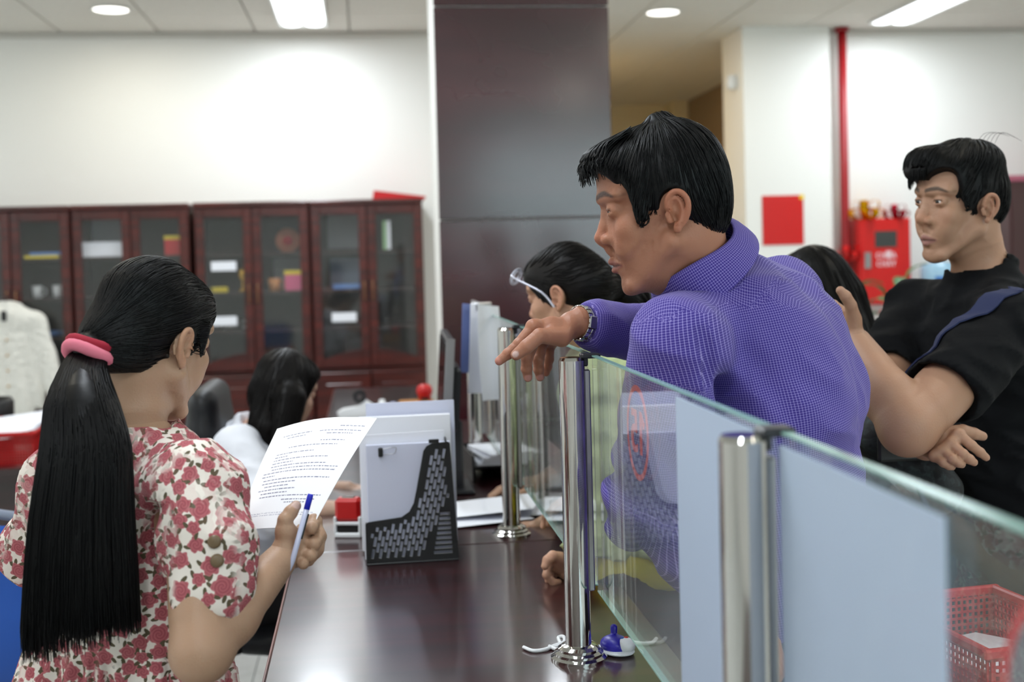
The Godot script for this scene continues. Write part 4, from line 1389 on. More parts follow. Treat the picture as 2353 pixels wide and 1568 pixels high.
func build_customer_side() -> void:
	var b: MB
	# red standpipe and fire hose cabinet
	var pp := thing("standpipe", "red vertical fire pipe running up the wall to the ceiling", "pipe", Vector3(3.235, 0, -7.93))
	b = MB.new()
	b.lathe([Vector2(0, 0.0), Vector2(0.030, 0.0), Vector2(0.030, 3.0), Vector2(0, 3.0)], 24)
	put(pp, "tube", b.mesh(), mats["red_paint"])
	b = MB.new()
	b.lathe([Vector2(0.030, -0.012), Vector2(0.048, -0.012), Vector2(0.048, 0.012), Vector2(0.030, 0.012)], 24, Vector3(0, 2.985, 0))
	put(pp, "collar", b.mesh(), mats["red_paint"])
	b = MB.new()
	b.lathe([Vector2(0.030, -0.03), Vector2(0.036, -0.03), Vector2(0.036, 0.03), Vector2(0.030, 0.03)], 24, Vector3(0, 1.5, 0))
	put(pp, "collar", b.mesh(), mats["red_paint"])
	var fx := thing("fire_hose_cabinet", "red wall-hung fire hose cabinet with a small window", "cabinet", Vector3(3.474, 1.13, -7.93))
	put(fx, "body", box_mesh(Vector3(0.37, 0.58, 0.17), 0.006, Vector3(0, 0.29, 0)), mats["red_enamel"])
	var dr := put(fx, "door", box_mesh(Vector3(0.35, 0.56, 0.012), 0.003, Vector3(0, 0.29, 0.09)), mats["red_enamel"])
	put(dr, "window", box_mesh(Vector3(0.155, 0.11, 0.004), 0.001, Vector3(0.005, 0.44, 0.097)), mat("grey_glass", rgb8(60, 62, 60), 0.15))
	put(dr, "latch", box_mesh(Vector3(0.045, 0.11, 0.014), 0.004, Vector3(-0.125, 0.30, 0.1)), mats["steel_brushed"])
	var white_ink := mat("white_ink", rgb8(230, 200, 205), 0.6)
	var fo := SystemFont.new()
	fo.font_names = PackedStringArray(["Droid Sans"])
	fo.font_weight = 700
	for q in [["CHỮA", 0.33], ["CHÁY", 0.275]]:
		var tm := TextMesh.new()
		tm.text = q[0]
		tm.font = fo
		tm.font_size = 48
		tm.pixel_size = 0.0011
		tm.depth = 0.001
		put(dr, "lettering", tm, white_ink, Vector3(0.005, q[1], 0.0968))
	# ribbon bows on the cabinet and the pipe
	bow("gold foil bow on the red fire hose cabinet", Vector3(3.36, 1.725, -7.88), 0.135, mat("gold_foil", rgb8(236, 170, 24), 0.22, 1.0))
	bow("dark red foil bow on the fire hose cabinet", Vector3(3.57, 1.722, -7.88), 0.10, mat("crimson_foil", rgb8(170, 10, 40), 0.25, 0.6))
	bow("red ribbon bow tied on the standpipe beside the hose cabinet", Vector3(3.21, 1.45, -7.84), 0.10, mats["red_enamel"])
	# red notice with a yellow corner
	var no := thing("red_notice", "plain red notice with a yellow corner on the white pilaster", "poster", Vector3(2.785, 1.715, -7.886))
	put(no, "sheet", box_mesh(Vector3(0.285, 0.33, 0.004), 0.001), mats["red_enamel"])
	put(no, "corner_tape", box_mesh(Vector3(0.03, 0.03, 0.002), 0.0, Vector3(0.132, 0.152, 0.003)), mat("yellow_tape", rgb8(240, 205, 40), 0.5))
	# white sensor on the corridor corner
	var se := thing("wall_sensor", "small white lamp on the corner by the corridor", "sensor", Vector3(2.50, 2.66, -8.05))
	b = MB.new()
	b.lathe([Vector2(0, -0.05), Vector2(0.03, -0.045), Vector2(0.036, 0.0), Vector2(0.03, 0.045), Vector2(0, 0.05)], 18)
	put(se, "housing", b.mesh(), mats["white_plastic"])
	put(se, "bracket", box_mesh(Vector3(0.06, 0.03, 0.03), 0.004, Vector3(0.02, 0, 0)), mats["white_plastic"])
	# tall cupboard at the right edge
	var cu := thing("tall_cupboard", "dark brown cupboard at the right edge behind the young man", "cupboard", Vector3(4.62, 0, -7.72))
	put(cu, "body", box_mesh(Vector3(0.9, 1.92, 0.45), 0.006, Vector3(0, 0.96, 0)), mat("brown_laminate", rgb8(70, 44, 44), 0.4))
	put(cu, "top_strip", box_mesh(Vector3(0.92, 0.04, 0.46), 0.004, Vector3(0, 1.94, 0)), mat("pink_laminate", rgb8(170, 90, 110), 0.5))
	for s in [-1.0, 1.0]:
		var d := put(cu, "door", box_mesh(Vector3(0.43, 1.8, 0.015), 0.003, Vector3(s * 0.22, 0.98, 0.232)), mats["brown_laminate"])
		put(d, "handle", box_mesh(Vector3(0.012, 0.12, 0.02), 0.003, Vector3(s * 0.03, 1.0, 0.245)), mats["steel_brushed"])
	# water dispenser with a blue bottle
	var wd := thing("water_dispenser", "white water dispenser with a pale blue bottle behind the young man", "dispenser", Vector3(3.80, 0, -7.70))
	put(wd, "body", box_mesh(Vector3(0.31, 1.02, 0.32), 0.02, Vector3(0, 0.51, 0)), mats["white_plastic"])
	b = MB.new()
	b.lathe([Vector2(0, 1.0), Vector2(0.035, 1.0), Vector2(0.05, 1.06), Vector2(0.13, 1.12), Vector2(0.135, 1.2), Vector2(0.128, 1.22), Vector2(0.135, 1.24), Vector2(0.135, 1.36), Vector2(0.12, 1.4), Vector2(0, 1.41)], 28)
	var wb := mat("water_blue", Color(0.62, 0.82, 0.93, 0.55), 0.1)
	wb.transparency = BaseMaterial3D.TRANSPARENCY_ALPHA
	put(wd, "bottle", b.mesh(), wb)
	put(wd, "bottle_label", box_mesh(Vector3(0.09, 0.09, 0.004), 0.001, Vector3(-0.06, 1.27, 0.134)), mat("label_blue", rgb8(40, 110, 190), 0.5))
	put(wd, "tap", box_mesh(Vector3(0.03, 0.05, 0.05), 0.006, Vector3(-0.06, 0.86, 0.17)), mats["blue_plastic"])
	put(wd, "tap", box_mesh(Vector3(0.03, 0.05, 0.05), 0.006, Vector3(0.06, 0.86, 0.17)), mats["red_plastic"])
	# potted plant with red flowers on a white stand
	var pl := thing("potted_plant", "potted plant with green leaves and red flowers before the hose cabinet", "plant", Vector3(3.05, 0, -6.75))
	b = MB.new()
	b.lathe([Vector2(0, 0.0), Vector2(0.11, 0.0), Vector2(0.14, 0.72), Vector2(0.15, 0.75), Vector2(0.13, 0.75), Vector2(0.12, 0.70), Vector2(0, 0.70)], 24)
	put(pl, "pot", b.mesh(), mats["white_plastic"])
	var lg := mat("leaf_green", rgb8(52, 104, 44), 0.45)
	lg.backlight_enabled = true
	lg.backlight = Color(0.1, 0.25, 0.05)
	b = MB.new()
	for i in 7:
		var a := i * 2.39
		var tip := Vector3(cos(a) * 0.14, 1.0 + 0.09 * (i % 4), sin(a) * 0.14)
		var sp := arc_path([Vector3(cos(a) * 0.03, 0.7, sin(a) * 0.03), Vector3(cos(a) * 0.05, 0.9, sin(a) * 0.05), tip], 4)
		b.tube(sp, same_radius(sp.size(), 0.005), 6)
	put(pl, "stems", b.mesh(), mat("stem_brown", rgb8(70, 60, 40), 0.7))
	var leaf := MB.new()
	var lr := []
	for r in 7:
		var line := PackedVector3Array()
		var v := r / 6.0
		for c in 5:
			var u := c / 4.0 - 0.5
			line.append(Vector3(u * 0.075 * sin(PI * clampf(v * 0.94 + 0.05, 0.0, 1.0)), 0.02 * sin(v * PI) - 0.03 * v * v + absf(u) * 0.015, v * 0.16))
		lr.append(line)
	leaf.sheet(lr, 0.0012)
	var leaf_mesh := leaf.mesh()
	for i in 22:
		var a := i * 2.39
		var o := put(pl, "leaf", leaf_mesh, lg, Vector3(cos(a) * 0.07, 0.86 + 0.022 * i, sin(a) * 0.07))
		o.rotation = Vector3(-0.3 + 0.5 * sin(i * 1.7), PI / 2 - a, 0.3 * cos(i))
	var fl := MB.new()
	for i in 5:
		var a := i * TAU / 5
		fl.tube(PackedVector3Array([Vector3.ZERO, Vector3(cos(a) * 0.02, 0.012, sin(a) * 0.02), Vector3(cos(a) * 0.038, 0.012, sin(a) * 0.038)]), PackedFloat32Array([0.004, 0.014, 0.006]), 7, 0.4)
	var fm := fl.mesh()
	for i in 6:
		var a := i * 2.1 + 0.5
		put(pl, "flower", fm, mats["red_enamel"], Vector3(cos(a) * 0.1, 0.92 + 0.055 * i, sin(a) * 0.1), Vector3(0.6 * cos(a), 0, 0.6 * sin(a)))
	# stanchion by the plant
	var sn := thing("queue_post", "slim steel queue post standing between plant and dispenser", "post", Vector3(3.10, 0, -6.35))
	b = MB.new()
	b.lathe([Vector2(0, 0), Vector2(0.15, 0), Vector2(0.15, 0.02), Vector2(0.03, 0.035), Vector2(0.022, 0.05), Vector2(0.022, 1.22), Vector2(0.028, 1.225), Vector2(0.028, 1.27), Vector2(0, 1.275)], 24)
	put(sn, "pole", b.mesh(), mats["steel_brushed"])
	# red basket with white papers on the customers' side, seen through the nearest pane
	var bk := thing("red_basket", "red lattice basket seen through the nearest glass, lower right", "basket", Vector3(0.985, 0.80, -1.84), 0.12)
	basket(bk, 0.22, 0.10, 0.30, mats["red_plastic"])
	page("paper_sheet", "white sheet lying in the red lattice basket at the lower right", Vector3(0.985, 0.83, -1.84), 0.18, 0.25, 0.3, 0.01, 0.02)
	var sh := thing("side_shelf", "low shelf on the customers' side under the red lattice basket", "shelf", Vector3(0.99, 0, -1.80))
	put(sh, "board", box_mesh(Vector3(0.28, 0.03, 0.44), 0.004, Vector3(0, 0.783, 0)), mats["counter_wood"])
	for s in [-1.0, 1.0]:
		put(sh, "leg", box_mesh(Vector3(0.25, 0.768, 0.03), 0.003, Vector3(0, 0.384, s * 0.19)), mats["counter_wood"])

func bow(label: String, at: Vector3, r: float, m: Material) -> void:
	var t := thing("ribbon_bow", label, "bow", at)
	for i in 9:
		var a := i * TAU / 9.0
		var el := 0.25 if i % 2 == 0 else 0.9
		var d := Vector3(cos(a) * cos(el), sin(el), sin(a) * cos(el))
		var side := d.cross(Vector3.UP).normalized()
		var rows := []
		for k in 11:
			var q := k / 10.0 * TAU
			var c := d * (r * 0.5 * (1.0 - cos(q))) + d.cross(side) * (r * 0.28 * sin(q))
			rows.append(PackedVector3Array([c - side * r * 0.16, c, c + side * r * 0.16]))
		var b := MB.new()
		b.sheet(rows, 0.0015)
		put(t, "loop", b.mesh(), m)
	var f := MB.new()
	f.lathe([Vector2(0, -r * 0.15), Vector2(r * 0.2, -r * 0.1), Vector2(r * 0.24, r * 0.1), Vector2(r * 0.12, r * 0.3), Vector2(0, r * 0.32)], 12)
	put(t, "knot", f.mesh(), m)

# ------------------------------------------------------------------ people
# A head in its own axes: z forward, y up, x to the person's left; the origin lies between the ear canals.
func add_head(f: Field, xf: Transform3D, s: float, lid := 0.0030) -> void:
	f.xf = Transform3D(xf.basis.scaled_local(Vector3.ONE * s), xf.origin)
	f.xs = s
	f.ell(Vector3(0, 0.040, -0.010), Vector3(0.073, 0.086, 0.091), 0.02)
	f.ell(Vector3(0, 0.058, 0.030), Vector3(0.060, 0.052, 0.058), 0.03)
	f.ell(Vector3(0, -0.015, 0.030), Vector3(0.058, 0.066, 0.058), 0.03)
	f.ell(Vector3(0, -0.030, -0.025), Vector3(0.056, 0.05, 0.05), 0.03)
	for q in [-1.0, 1.0]:
		f.cap(Vector3(q * 0.053, -0.038, 0.004), Vector3(q * 0.022, -0.084, 0.066), 0.020, 0.016, 0.028)
		f.ell(Vector3(q * 0.041, -0.006, 0.060), Vector3(0.022, 0.020, 0.020), 0.025)
		f.ell(Vector3(q * 0.030, -0.034, 0.066), Vector3(0.022, 0.024, 0.020), 0.025)
		f.cap(Vector3(q * 0.010, 0.046, 0.0835), Vector3(q * 0.048, 0.045, 0.065), 0.009, 0.009, 0.018)
	f.ell(Vector3(0, -0.088, 0.070), Vector3(0.024, 0.018, 0.019), 0.02)
	f.ell(Vector3(0, -0.054, 0.066), Vector3(0.032, 0.027, 0.026), 0.022)
	for q in [-1.0, 1.0]:
		# eye: shallow socket, lids as a dome, a slit between them
		f.ell(Vector3(q * 0.031, 0.027, 0.099), Vector3(0.020, 0.010, 0.014), 0.012, 1)
		f.ell(Vector3(q * 0.0315, 0.0245, 0.0705), Vector3(0.0155, 0.0130, 0.0140), 0.007)
		f.cap(Vector3(q * 0.0215, 0.0232, 0.0805), Vector3(q * 0.0310, 0.0248, 0.0845), lid * 0.8, lid, 0.0012, Vector3.ZERO, 1.0, Vector3.ZERO, 1.0, 1)
		f.cap(Vector3(q * 0.0310, 0.0248, 0.0845), Vector3(q * 0.0430, 0.0240, 0.0790), lid, lid * 0.7, 0.0012, Vector3.ZERO, 1.0, Vector3.ZERO, 1.0, 1)
	# nose, its flanks rooted in the cheeks
	for q in [-1.0, 1.0]:
		f.cap(Vector3(q * 0.009, 0.020, 0.074), Vector3(q * 0.017, -0.014, 0.077), 0.0105, 0.0135, 0.014)
	f.cap(Vector3(0, 0.036, 0.0775), Vector3(0, 0.006, 0.0880), 0.0090, 0.0095, 0.012)
	f.cap(Vector3(0, 0.006, 0.0880), Vector3(0, -0.0095, 0.0965), 0.0095, 0.0118, 0.008)
	for q in [-1.0, 1.0]:
		f.ell(Vector3(q * 0.0130, -0.0140, 0.0900), Vector3(0.0085, 0.0085, 0.0105), 0.007)
		f.ell(Vector3(q * 0.0065, -0.0235, 0.0950), Vector3(0.0036, 0.004, 0.006), 0.003, 1)
	f.cap(Vector3(0, -0.018, 0.0930), Vector3(0, -0.036, 0.0855), 0.0075, 0.0085, 0.010)
	# lips and the line between them
	for q in [-1.0, 1.0]:
		f.cap(Vector3(0, -0.0475, 0.0895), Vector3(q * 0.025, -0.0525, 0.0790), 0.0068, 0.0035, 0.006)
		f.cap(Vector3(0, -0.0605, 0.0875), Vector3(q * 0.022, -0.0560, 0.0790), 0.0075, 0.0035, 0.006)
		f.cap(Vector3(0, -0.0540, 0.0985), Vector3(q * 0.027, -0.0545, 0.0865), 0.0022, 0.0022, 0.003, Vector3.ZERO, 1.0, Vector3.ZERO, 1.0, 1)
	f.ell(Vector3(0, -0.0725, 0.0925), Vector3(0.018, 0.0045, 0.006), 0.008, 1)
	# ears
	for q in [-1.0, 1.0]:
		var out := Vector3(q, 0, -0.35).normalized()
		f.ell(Vector3(q * 0.0700, 0.004, -0.010), Vector3(0.012, 0.023, 0.014), 0.008)
		f.cap(Vector3(q * 0.0760, 0.003, -0.014), Vector3(q * 0.0760, 0.0035, -0.014), 0.0245, 0.0245, 0.005, out, 0.22, Vector3(0, 0, 1), 0.64)
		f.ell(Vector3(q * 0.0825, 0.005, -0.009), Vector3(0.009, 0.0145, 0.0078), 0.005, 1)
		f.ell(Vector3(q * 0.0785, -0.005, -0.005), Vector3(0.008, 0.0085, 0.0065), 0.004, 1)
		var rim := arc_path([Vector3(0.0730, 0.009, 0.002), Vector3(0.0760, 0.022, -0.001), Vector3(0.0792, 0.0295, -0.0105), Vector3(0.0815, 0.0265, -0.0210), Vector3(0.0818, 0.0145, -0.0272), Vector3(0.0800, 0.000, -0.0255), Vector3(0.0762, -0.013, -0.0185), Vector3(0.0735, -0.020, -0.0110)], 3)
		for i in rim.size() - 1:
			var a := rim[i]
			var b := rim[i + 1]
			f.cap(Vector3(q * a.x, a.y, a.z), Vector3(q * b.x, b.y, b.z), 0.0040, 0.0040, 0.004)
		f.ell(Vector3(q * 0.0730, -0.0220, -0.006), Vector3(0.0062, 0.0085, 0.0070), 0.005)
		f.cap(Vector3(q * 0.0720, 0.000, 0.0035), Vector3(q * 0.0730, -0.009, 0.002), 0.0042, 0.0042, 0.004)
	f.xf = Transform3D.IDENTITY
	f.xs = 1.0

# skin colour by place on the head: lips, brows, nails come from the same list of spots
func painter(base: Color, xf: Transform3D, s: float, brow: float, lips: Color, spots: Array) -> Callable:
	var inv := xf.affine_inverse()
	var ruddy := Color(base.r * 1.06, base.g * 0.84, base.b * 0.80)
	var dark := Color(0.012, 0.010, 0.010)
	return func(p: Vector3) -> Color:
		var c := base
		var q: Vector3 = (inv * p) / s
		var ax := absf(q.x)
		if q.length_squared() < 0.03:
			if brow > 0.0 and q.z > 0.05:
				var by := 0.0485 + 0.003 * sin(clampf((ax - 0.012) / 0.04, 0.0, 1.0) * PI) - maxf(0.0, ax - 0.036) * 0.25
				var hb := 0.0040 * (1.0 - 0.6 * clampf((ax - 0.03) / 0.03, 0.0, 1.0))
				var w := smoothstep(hb + 0.002, hb - 0.0015, absf(q.y - by)) * smoothstep(0.006, 0.012, ax) * smoothstep(0.060, 0.050, ax)
				c = c.lerp(dark, w * brow)
			if q.z > 0.065 and absf(q.y + 0.054) < 0.016 and ax < 0.027:
				var half := 0.0115 * (1.0 - ax / 0.028)
				var w2 := smoothstep(half + 0.0035, half - 0.001, absf(q.y + 0.0545))
				c = c.lerp(lips, w2 * 0.85)
				c = c.lerp(Color(0.05, 0.015, 0.012), smoothstep(0.0022, 0.0008, absf(q.y + 0.0543)) * smoothstep(0.027, 0.022, ax) * 0.8)
			# thin lash line along the lids
			if q.z > 0.055 and ax > 0.019 and ax < 0.0435:
				var ly := 0.0270 + 0.0016 * sin((ax - 0.016) / 0.032 * PI)
				c = c.lerp(Color(0.03, 0.02, 0.018), smoothstep(0.0022, 0.0006, absf(q.y - ly)) * brow * 0.7)
			# ears, nose tip and cheeks are ruddier
			c = c.lerp(ruddy, 0.55 * smoothstep(0.070, 0.080, ax) * smoothstep(0.02, 0.0, q.z))
			c = c.lerp(ruddy, 0.5 * smoothstep(0.030, 0.012, q.distance_to(Vector3(0, -0.010, 0.104))))
			c = c.lerp(ruddy, 0.25 * smoothstep(0.034, 0.010, Vector3(ax, q.y, q.z).distance_to(Vector3(0.042, -0.008, 0.075))))
		for sp in spots:
			var dd := p.distance_to(sp[0])
			if dd < sp[1]:
				c = c.lerp(sp[2], smoothstep(sp[1], sp[1] * 0.7, dd))
		return c

func skin_mat(called: String) -> StandardMaterial3D:
	var m := mat(called, Color.WHITE, 0.46, 0.0, 0.4)
	m.vertex_color_use_as_albedo = true
	m.subsurf_scatter_enabled = true
	m.subsurf_scatter_strength = 0.06
	m.normal_enabled = true
	m.normal_scale = 0.25
	m.normal_texture = noise_tex(41, 0.09, [], 256, 3, true, 3.0)
	tri(m, 9.0)
	return m

func hair_mat(called: String, c: Color, rough := 0.34) -> StandardMaterial3D:
	return mat(called, c, rough + 0.12, 0.0, 0.34)

func chain(f: Field, pts: Array, radii: Array, k := 0.004) -> void:
	for i in pts.size() - 1:
		f.cap(pts[i], pts[i + 1], radii[i], radii[i + 1], k)

# palm and five fingers from explicit joints: wrist, [index, middle, ring, little] each as points, thumb as points
func add_hand(f: Field, wrist: Vector3, fingers: Array, thumb: Array, s := 1.0) -> void:
	for i in fingers.size():
		var g: Array = fingers[i]
		f.cap(wrist, g[0], 0.0175 * s, (0.0125 if i < 3 else 0.011) * s, 0.014)
	for i in fingers.size() - 1:
		f.cap(fingers[i][0], fingers[i + 1][0], 0.0118 * s, 0.0112 * s, 0.012)
		f.cap(wrist.lerp(fingers[i][0], 0.55), wrist.lerp(fingers[i + 1][0], 0.55), 0.0145 * s, 0.0145 * s, 0.012)
	f.cap(wrist, thumb[0], 0.018 * s, 0.016 * s, 0.014)
	f.cap(wrist.lerp(fingers[0][0], 0.45), thumb[0].lerp(thumb[1], 0.5), 0.013 * s, 0.012 * s, 0.016)
	var rr := [[0.0108, 0.0094, 0.0086, 0.0070], [0.0110, 0.0096, 0.0088, 0.0072], [0.0106, 0.0092, 0.0084, 0.0070], [0.0094, 0.0082, 0.0074, 0.0062]]
	for i in fingers.size():
		var g: Array = fingers[i]
		var r: Array = rr[i]
		for k in g.size() - 1:
			f.cap(g[k], g[k + 1], r[mini(k, 3)] * s, r[mini(k + 1, 3)] * s, 0.0035)
			if k > 0:
				f.cap(g[k], g[k], r[mini(k, 3)] * 1.06 * s, r[mini(k, 3)] * 1.06 * s, 0.003)
	var tr := [0.0150, 0.0118, 0.0112, 0.0086]
	for k in thumb.size() - 1:
		f.cap(thumb[k], thumb[k + 1], tr[mini(k, 3)] * s, tr[mini(k + 1, 3)] * s, 0.004)

func bounds(pts: Array, pad: float) -> Array:
	var lo: Vector3 = pts[0]
	var hi: Vector3 = pts[0]
	for p in pts:
		lo = lo.min(p)
		hi = hi.max(p)
	return [lo - Vector3.ONE * pad, hi + Vector3.ONE * pad]

# thin three-sided strands, each a path with a taper; org is taken off
class Strands:
	var v := PackedVector3Array()
	var n := PackedVector3Array()
	var ix := PackedInt32Array()
	func add(path: PackedVector3Array, r0: float, r1: float, org: Vector3) -> void:
		var cnt := path.size()
		var base := v.size()
		for i in cnt:
			var t := (path[mini(i + 1, cnt - 1)] - path[maxi(i - 1, 0)]).normalized()
			var side := t.cross(Vector3(0.31, 0.9, 0.2)).normalized()
			var up := side.cross(t)
			var f := float(i) / (cnt - 1)
			var r := lerpf(r0, r1, f * f) * minf(1.0, 0.12 + f * 4.0)
			for k in 3:
				var a := TAU * k / 3.0 + 0.4
				var d := side * cos(a) + up * sin(a)
				v.append(path[i] + d * r - org)
				n.append(d)
		for i in cnt - 1:
			for k in 3:
				var a := base + i * 3 + k
				var b := base + i * 3 + (k + 1) % 3
				ix.append_array(PackedInt32Array([a, b, b + 3, a, b + 3, a + 3]))
	func net() -> Array:
		return [v, n, ix]

# combs strands over the surface of field f: roots by root(i) -> point or null marker, direction by flow(p)
func comb(f: Field, count: int, root: Callable, flow: Callable, steps: int, step: float, r: float, lift: float, org: Vector3, keep: Callable = nothing) -> Array:
	var s := Strands.new()
	f.all()
	var subs := PackedInt32Array()
	for j in f.SUB.size():
		if f.SUB[j] == 1:
			subs.append(j)
	for i in count:
		var p: Vector3 = root.call(i)
		var dd := f.d(p)
		if dd > 0.05:
			continue
		var path := PackedVector3Array()
		var jit := rng.randf_range(0.75, 1.25)
		for k in steps:
			var g := f.grad(p)
			var d := f.d(p)
			p -= g * (d - lift * (0.4 + 0.6 * jit * k / steps))
			path.append(p)
			var t: Vector3 = flow.call(p)
			t += Vector3(rng.randf_range(-1, 1), rng.randf_range(-1, 1), rng.randf_range(-1, 1)) * 0.10
			t -= g * t.dot(g)
			p += t.normalized() * step * jit
			if keep.is_valid() and not keep.call(p):
				break
			var bare := false
			for j in subs:
				if f.one(j, p) < 0.0025:
					bare = true
					break
			if bare:
				break
		if path.size() > 2:
			s.add(path, r, r * 0.25, org)
	return s.net()

# ------------------------------------------------------------------ a figure from its joints
# d: org, head (Transform3D), hs, neck, spine [chest, waist, hips], fwd, sh/el/wr [left, right], kn/ft [left, right], hands [[fingers, thumb] or null ...], girth
func figure(t: Node3D, d: Dictionary) -> void:
	var org: Vector3 = d.org
	var head: Transform3D = d.head
	var hs: float = d.hs
	var fwd: Vector3 = d.fwd
	var left := Vector3.UP.cross(fwd).normalized()
	var neck: Vector3 = d.neck
	var sp: Array = d.spine
	var gi: float = d.get("girth", 1.0)
	var slim: float = d.get("neck_r", 0.052)
	var f := Field.new()
	add_head(f, head, hs, d.get("lid", 0.0034))
	f.cap(head * (Vector3(0, -0.035, -0.022) * hs), neck, slim, slim * 1.12, 0.03)
	f.cap(head * (Vector3(0, -0.058, 0.020) * hs), neck + fwd * 0.012, slim * 0.60, slim * 0.85, 0.025)
	f.cap(neck - Vector3(0, 0.02, 0), d.sh[0].lerp(neck, 0.5), slim * 0.95, 0.03, 0.05)
	f.cap(neck - Vector3(0, 0.02, 0), d.sh[1].lerp(neck, 0.5), slim * 0.95, 0.03, 0.05)
	var hb := bounds([head.origin + Vector3(0, 0.035, 0), neck], 0.145)
	var nets := [f.net(hb[0], hb[1], d.get("fine", 0.0026))]
	var g := Field.new()
	g.cap(neck, sp[0], 0.06 * gi, 0.10 * gi, 0.05)
	g.cap(sp[0], sp[1], 0.125 * gi, 0.115 * gi, 0.06, fwd, 0.7)
	g.cap(sp[1], sp[2], 0.115 * gi, 0.135 * gi, 0.06, fwd, 0.72)
	for i in 2:
		var s := 1.0 if i == 0 else -1.0
		g.cap(sp[0].lerp(neck, 0.4), d.sh[i], 0.055, 0.044, 0.04)
		chain(g, [d.sh[i], d.el[i]], [0.034 * gi, 0.028 * gi], 0.03)
		chain(g, [sp[2] + left * 0.08 * s, d.kn[i], d.ft[i]], [0.08 * gi, 0.052, 0.038], 0.05)
	var pts := [neck, sp[0], sp[2]]
	pts.append_array(d.sh + d.el + d.kn + d.ft)
	var gb := bounds(pts, 0.16)
	nets.append(g.net(gb[0], gb[1], 0.015))
	for i in 2:
		var h := Field.new()
		var ar: Array = d.get("arm_r", [0.040, 0.040, 0.038, 0.024])
		# upper arm, elbow, forearm with its swell, wrist
		h.cap(d.sh[i], d.el[i], ar[0], ar[1], 0.03)
		h.cap(d.el[i], d.el[i].lerp(d.wr[i], 0.35), ar[1] * 0.96, ar[2], 0.02)
		h.cap(d.el[i].lerp(d.wr[i], 0.35), d.wr[i], ar[2], ar[3], 0.02)
		var hp: Array = [d.wr[i]]
		if d.hands[i] != null:
			add_hand(h, d.wr[i], d.hands[i][0], d.hands[i][1], d.get("hand_s", 0.92))
			for q in d.hands[i][0]:
				hp.append_array(q)
			hp.append_array(d.hands[i][1])
		var arm_b := bounds([d.sh[i], d.el[i], d.wr[i]], 0.07)
		var hand_b := bounds(hp, 0.035)
		nets.append(h.net(hand_b[0], hand_b[1], d.get("hand_cell", 0.0025)))
		# the arm in its own net, cut short where the hand's net takes over
		var a := Field.new()
		a.cap(d.sh[i], d.el[i], ar[0], ar[1], 0.03)
		a.cap(d.el[i], d.el[i].lerp(d.wr[i], 0.35), ar[1] * 0.96, ar[2], 0.02)
		a.cap(d.el[i].lerp(d.wr[i], 0.35), d.wr[i], ar[2], ar[3], 0.02)
		nets.append(a.net(arm_b[0], arm_b[1], d.get("arm_cell", 0.005)))
	put(t, "body", join_nets(nets, org, painter(d.skin, head, hs, d.get("brow", 0.8), d.get("lips", Color(0.42, 0.17, 0.14)), d.get("spots", []))), skin_mat("skin"))
	if d.get("has_eyes", true):
		eyes(t, head, hs, org)

# creases of cloth: sharp-crested folds that run across the given stretch
func folds_at(p: Vector3, stretch: Vector3, amp: float) -> float:
	return amp * (absf(crease.get_noise_3dv(p * stretch)) * 2.2 - 0.6)

# five fingers laid out from a wrist: along, palm side, thumb side
func easy_hand(w: Vector3, along: Vector3, palm: Vector3, thumb: Vector3, curl: float, s := 0.92) -> Array:
	along = along.normalized()
	thumb = (thumb - along * thumb.dot(along)).normalized()
	palm = (palm - along * palm.dot(along) - thumb * palm.dot(thumb)).normalized()
	var fs := []
	var ln := [[0.042, 0.026, 0.020], [0.046, 0.030, 0.021], [0.043, 0.028, 0.021], [0.034, 0.021, 0.018]]
	for i in 4:
		var p: Vector3 = w + along * ([0.088, 0.090, 0.085, 0.077][i]) * s + thumb * (0.027 - 0.0185 * i) * s
		var q := [p]
		var a := curl * (0.55 + 0.1 * i)
		for k in 3:
			p += (along * cos(a) + palm * sin(a)) * float(ln[i][k]) * s
			q.append(p)
			a += curl * 0.8
		fs.append(q)
	var t0 := w + along * 0.025 * s + thumb * 0.024 * s + palm * 0.006 * s
	var t1 := t0 + (along * 0.75 + thumb * 0.62 + palm * 0.2).normalized() * 0.040 * s
	var t2 := t1 + (along * 0.9 + thumb * 0.25 + palm * 0.3).normalized() * 0.032 * s
	var t3 := t2 + (along * 0.95 + palm * 0.35 - thumb * 0.05).normalized() * 0.026 * s
	return [fs, [t0, t1, t2, t3]]

# upper garment: trunk and sleeves; sleeve 0..1 covers the upper arm, 1..2 the forearm as well
func top_field(d: Dictionary, ease: float, sleeve: float, flare: float, trunk: Array) -> Field:
	var s := Field.new()
	var fwd: Vector3 = d.fwd
	var sp: Array = d.spine
	var neck: Vector3 = d.neck
	s.cap(neck - Vector3(0, 0.015, 0), sp[0], 0.062 + ease * 0.4, trunk[0] * 0.75, 0.06)
	s.cap(sp[0], sp[1], trunk[0], trunk[1], 0.08, fwd, 0.72)
	s.cap(sp[1], sp[2], trunk[1], trunk[2], 0.08, fwd, 0.76)
	for i in 2:
		s.cap(sp[0].lerp(neck, 0.45), d.sh[i], 0.060 + ease * 0.5, 0.052 + ease, 0.05)
		var up := minf(sleeve, 1.0)
		s.cap(d.sh[i], d.sh[i].lerp(d.el[i], up), 0.052 + ease, 0.046 + ease + flare, 0.04)
		if sleeve > 1.0:
			s.cap(d.el[i], d.el[i].lerp(d.wr[i], sleeve - 1.0), 0.046 + ease, 0.032 + ease * 0.8, 0.03)
		# open ends
		var e: Vector3 = d.sh[i].lerp(d.el[i], up) if sleeve <= 1.0 else d.el[i].lerp(d.wr[i], sleeve - 1.0)
		var dirv: Vector3 = (d.el[i] - d.sh[i]).normalized() if sleeve <= 1.0 else (d.wr[i] - d.el[i]).normalized()
		s.cap(e + dirv * 0.072, e + dirv * 0.078, 0.082, 0.082, 0.004, Vector3.ZERO, 1.0, Vector3.ZERO, 1.0, 1)
	return s

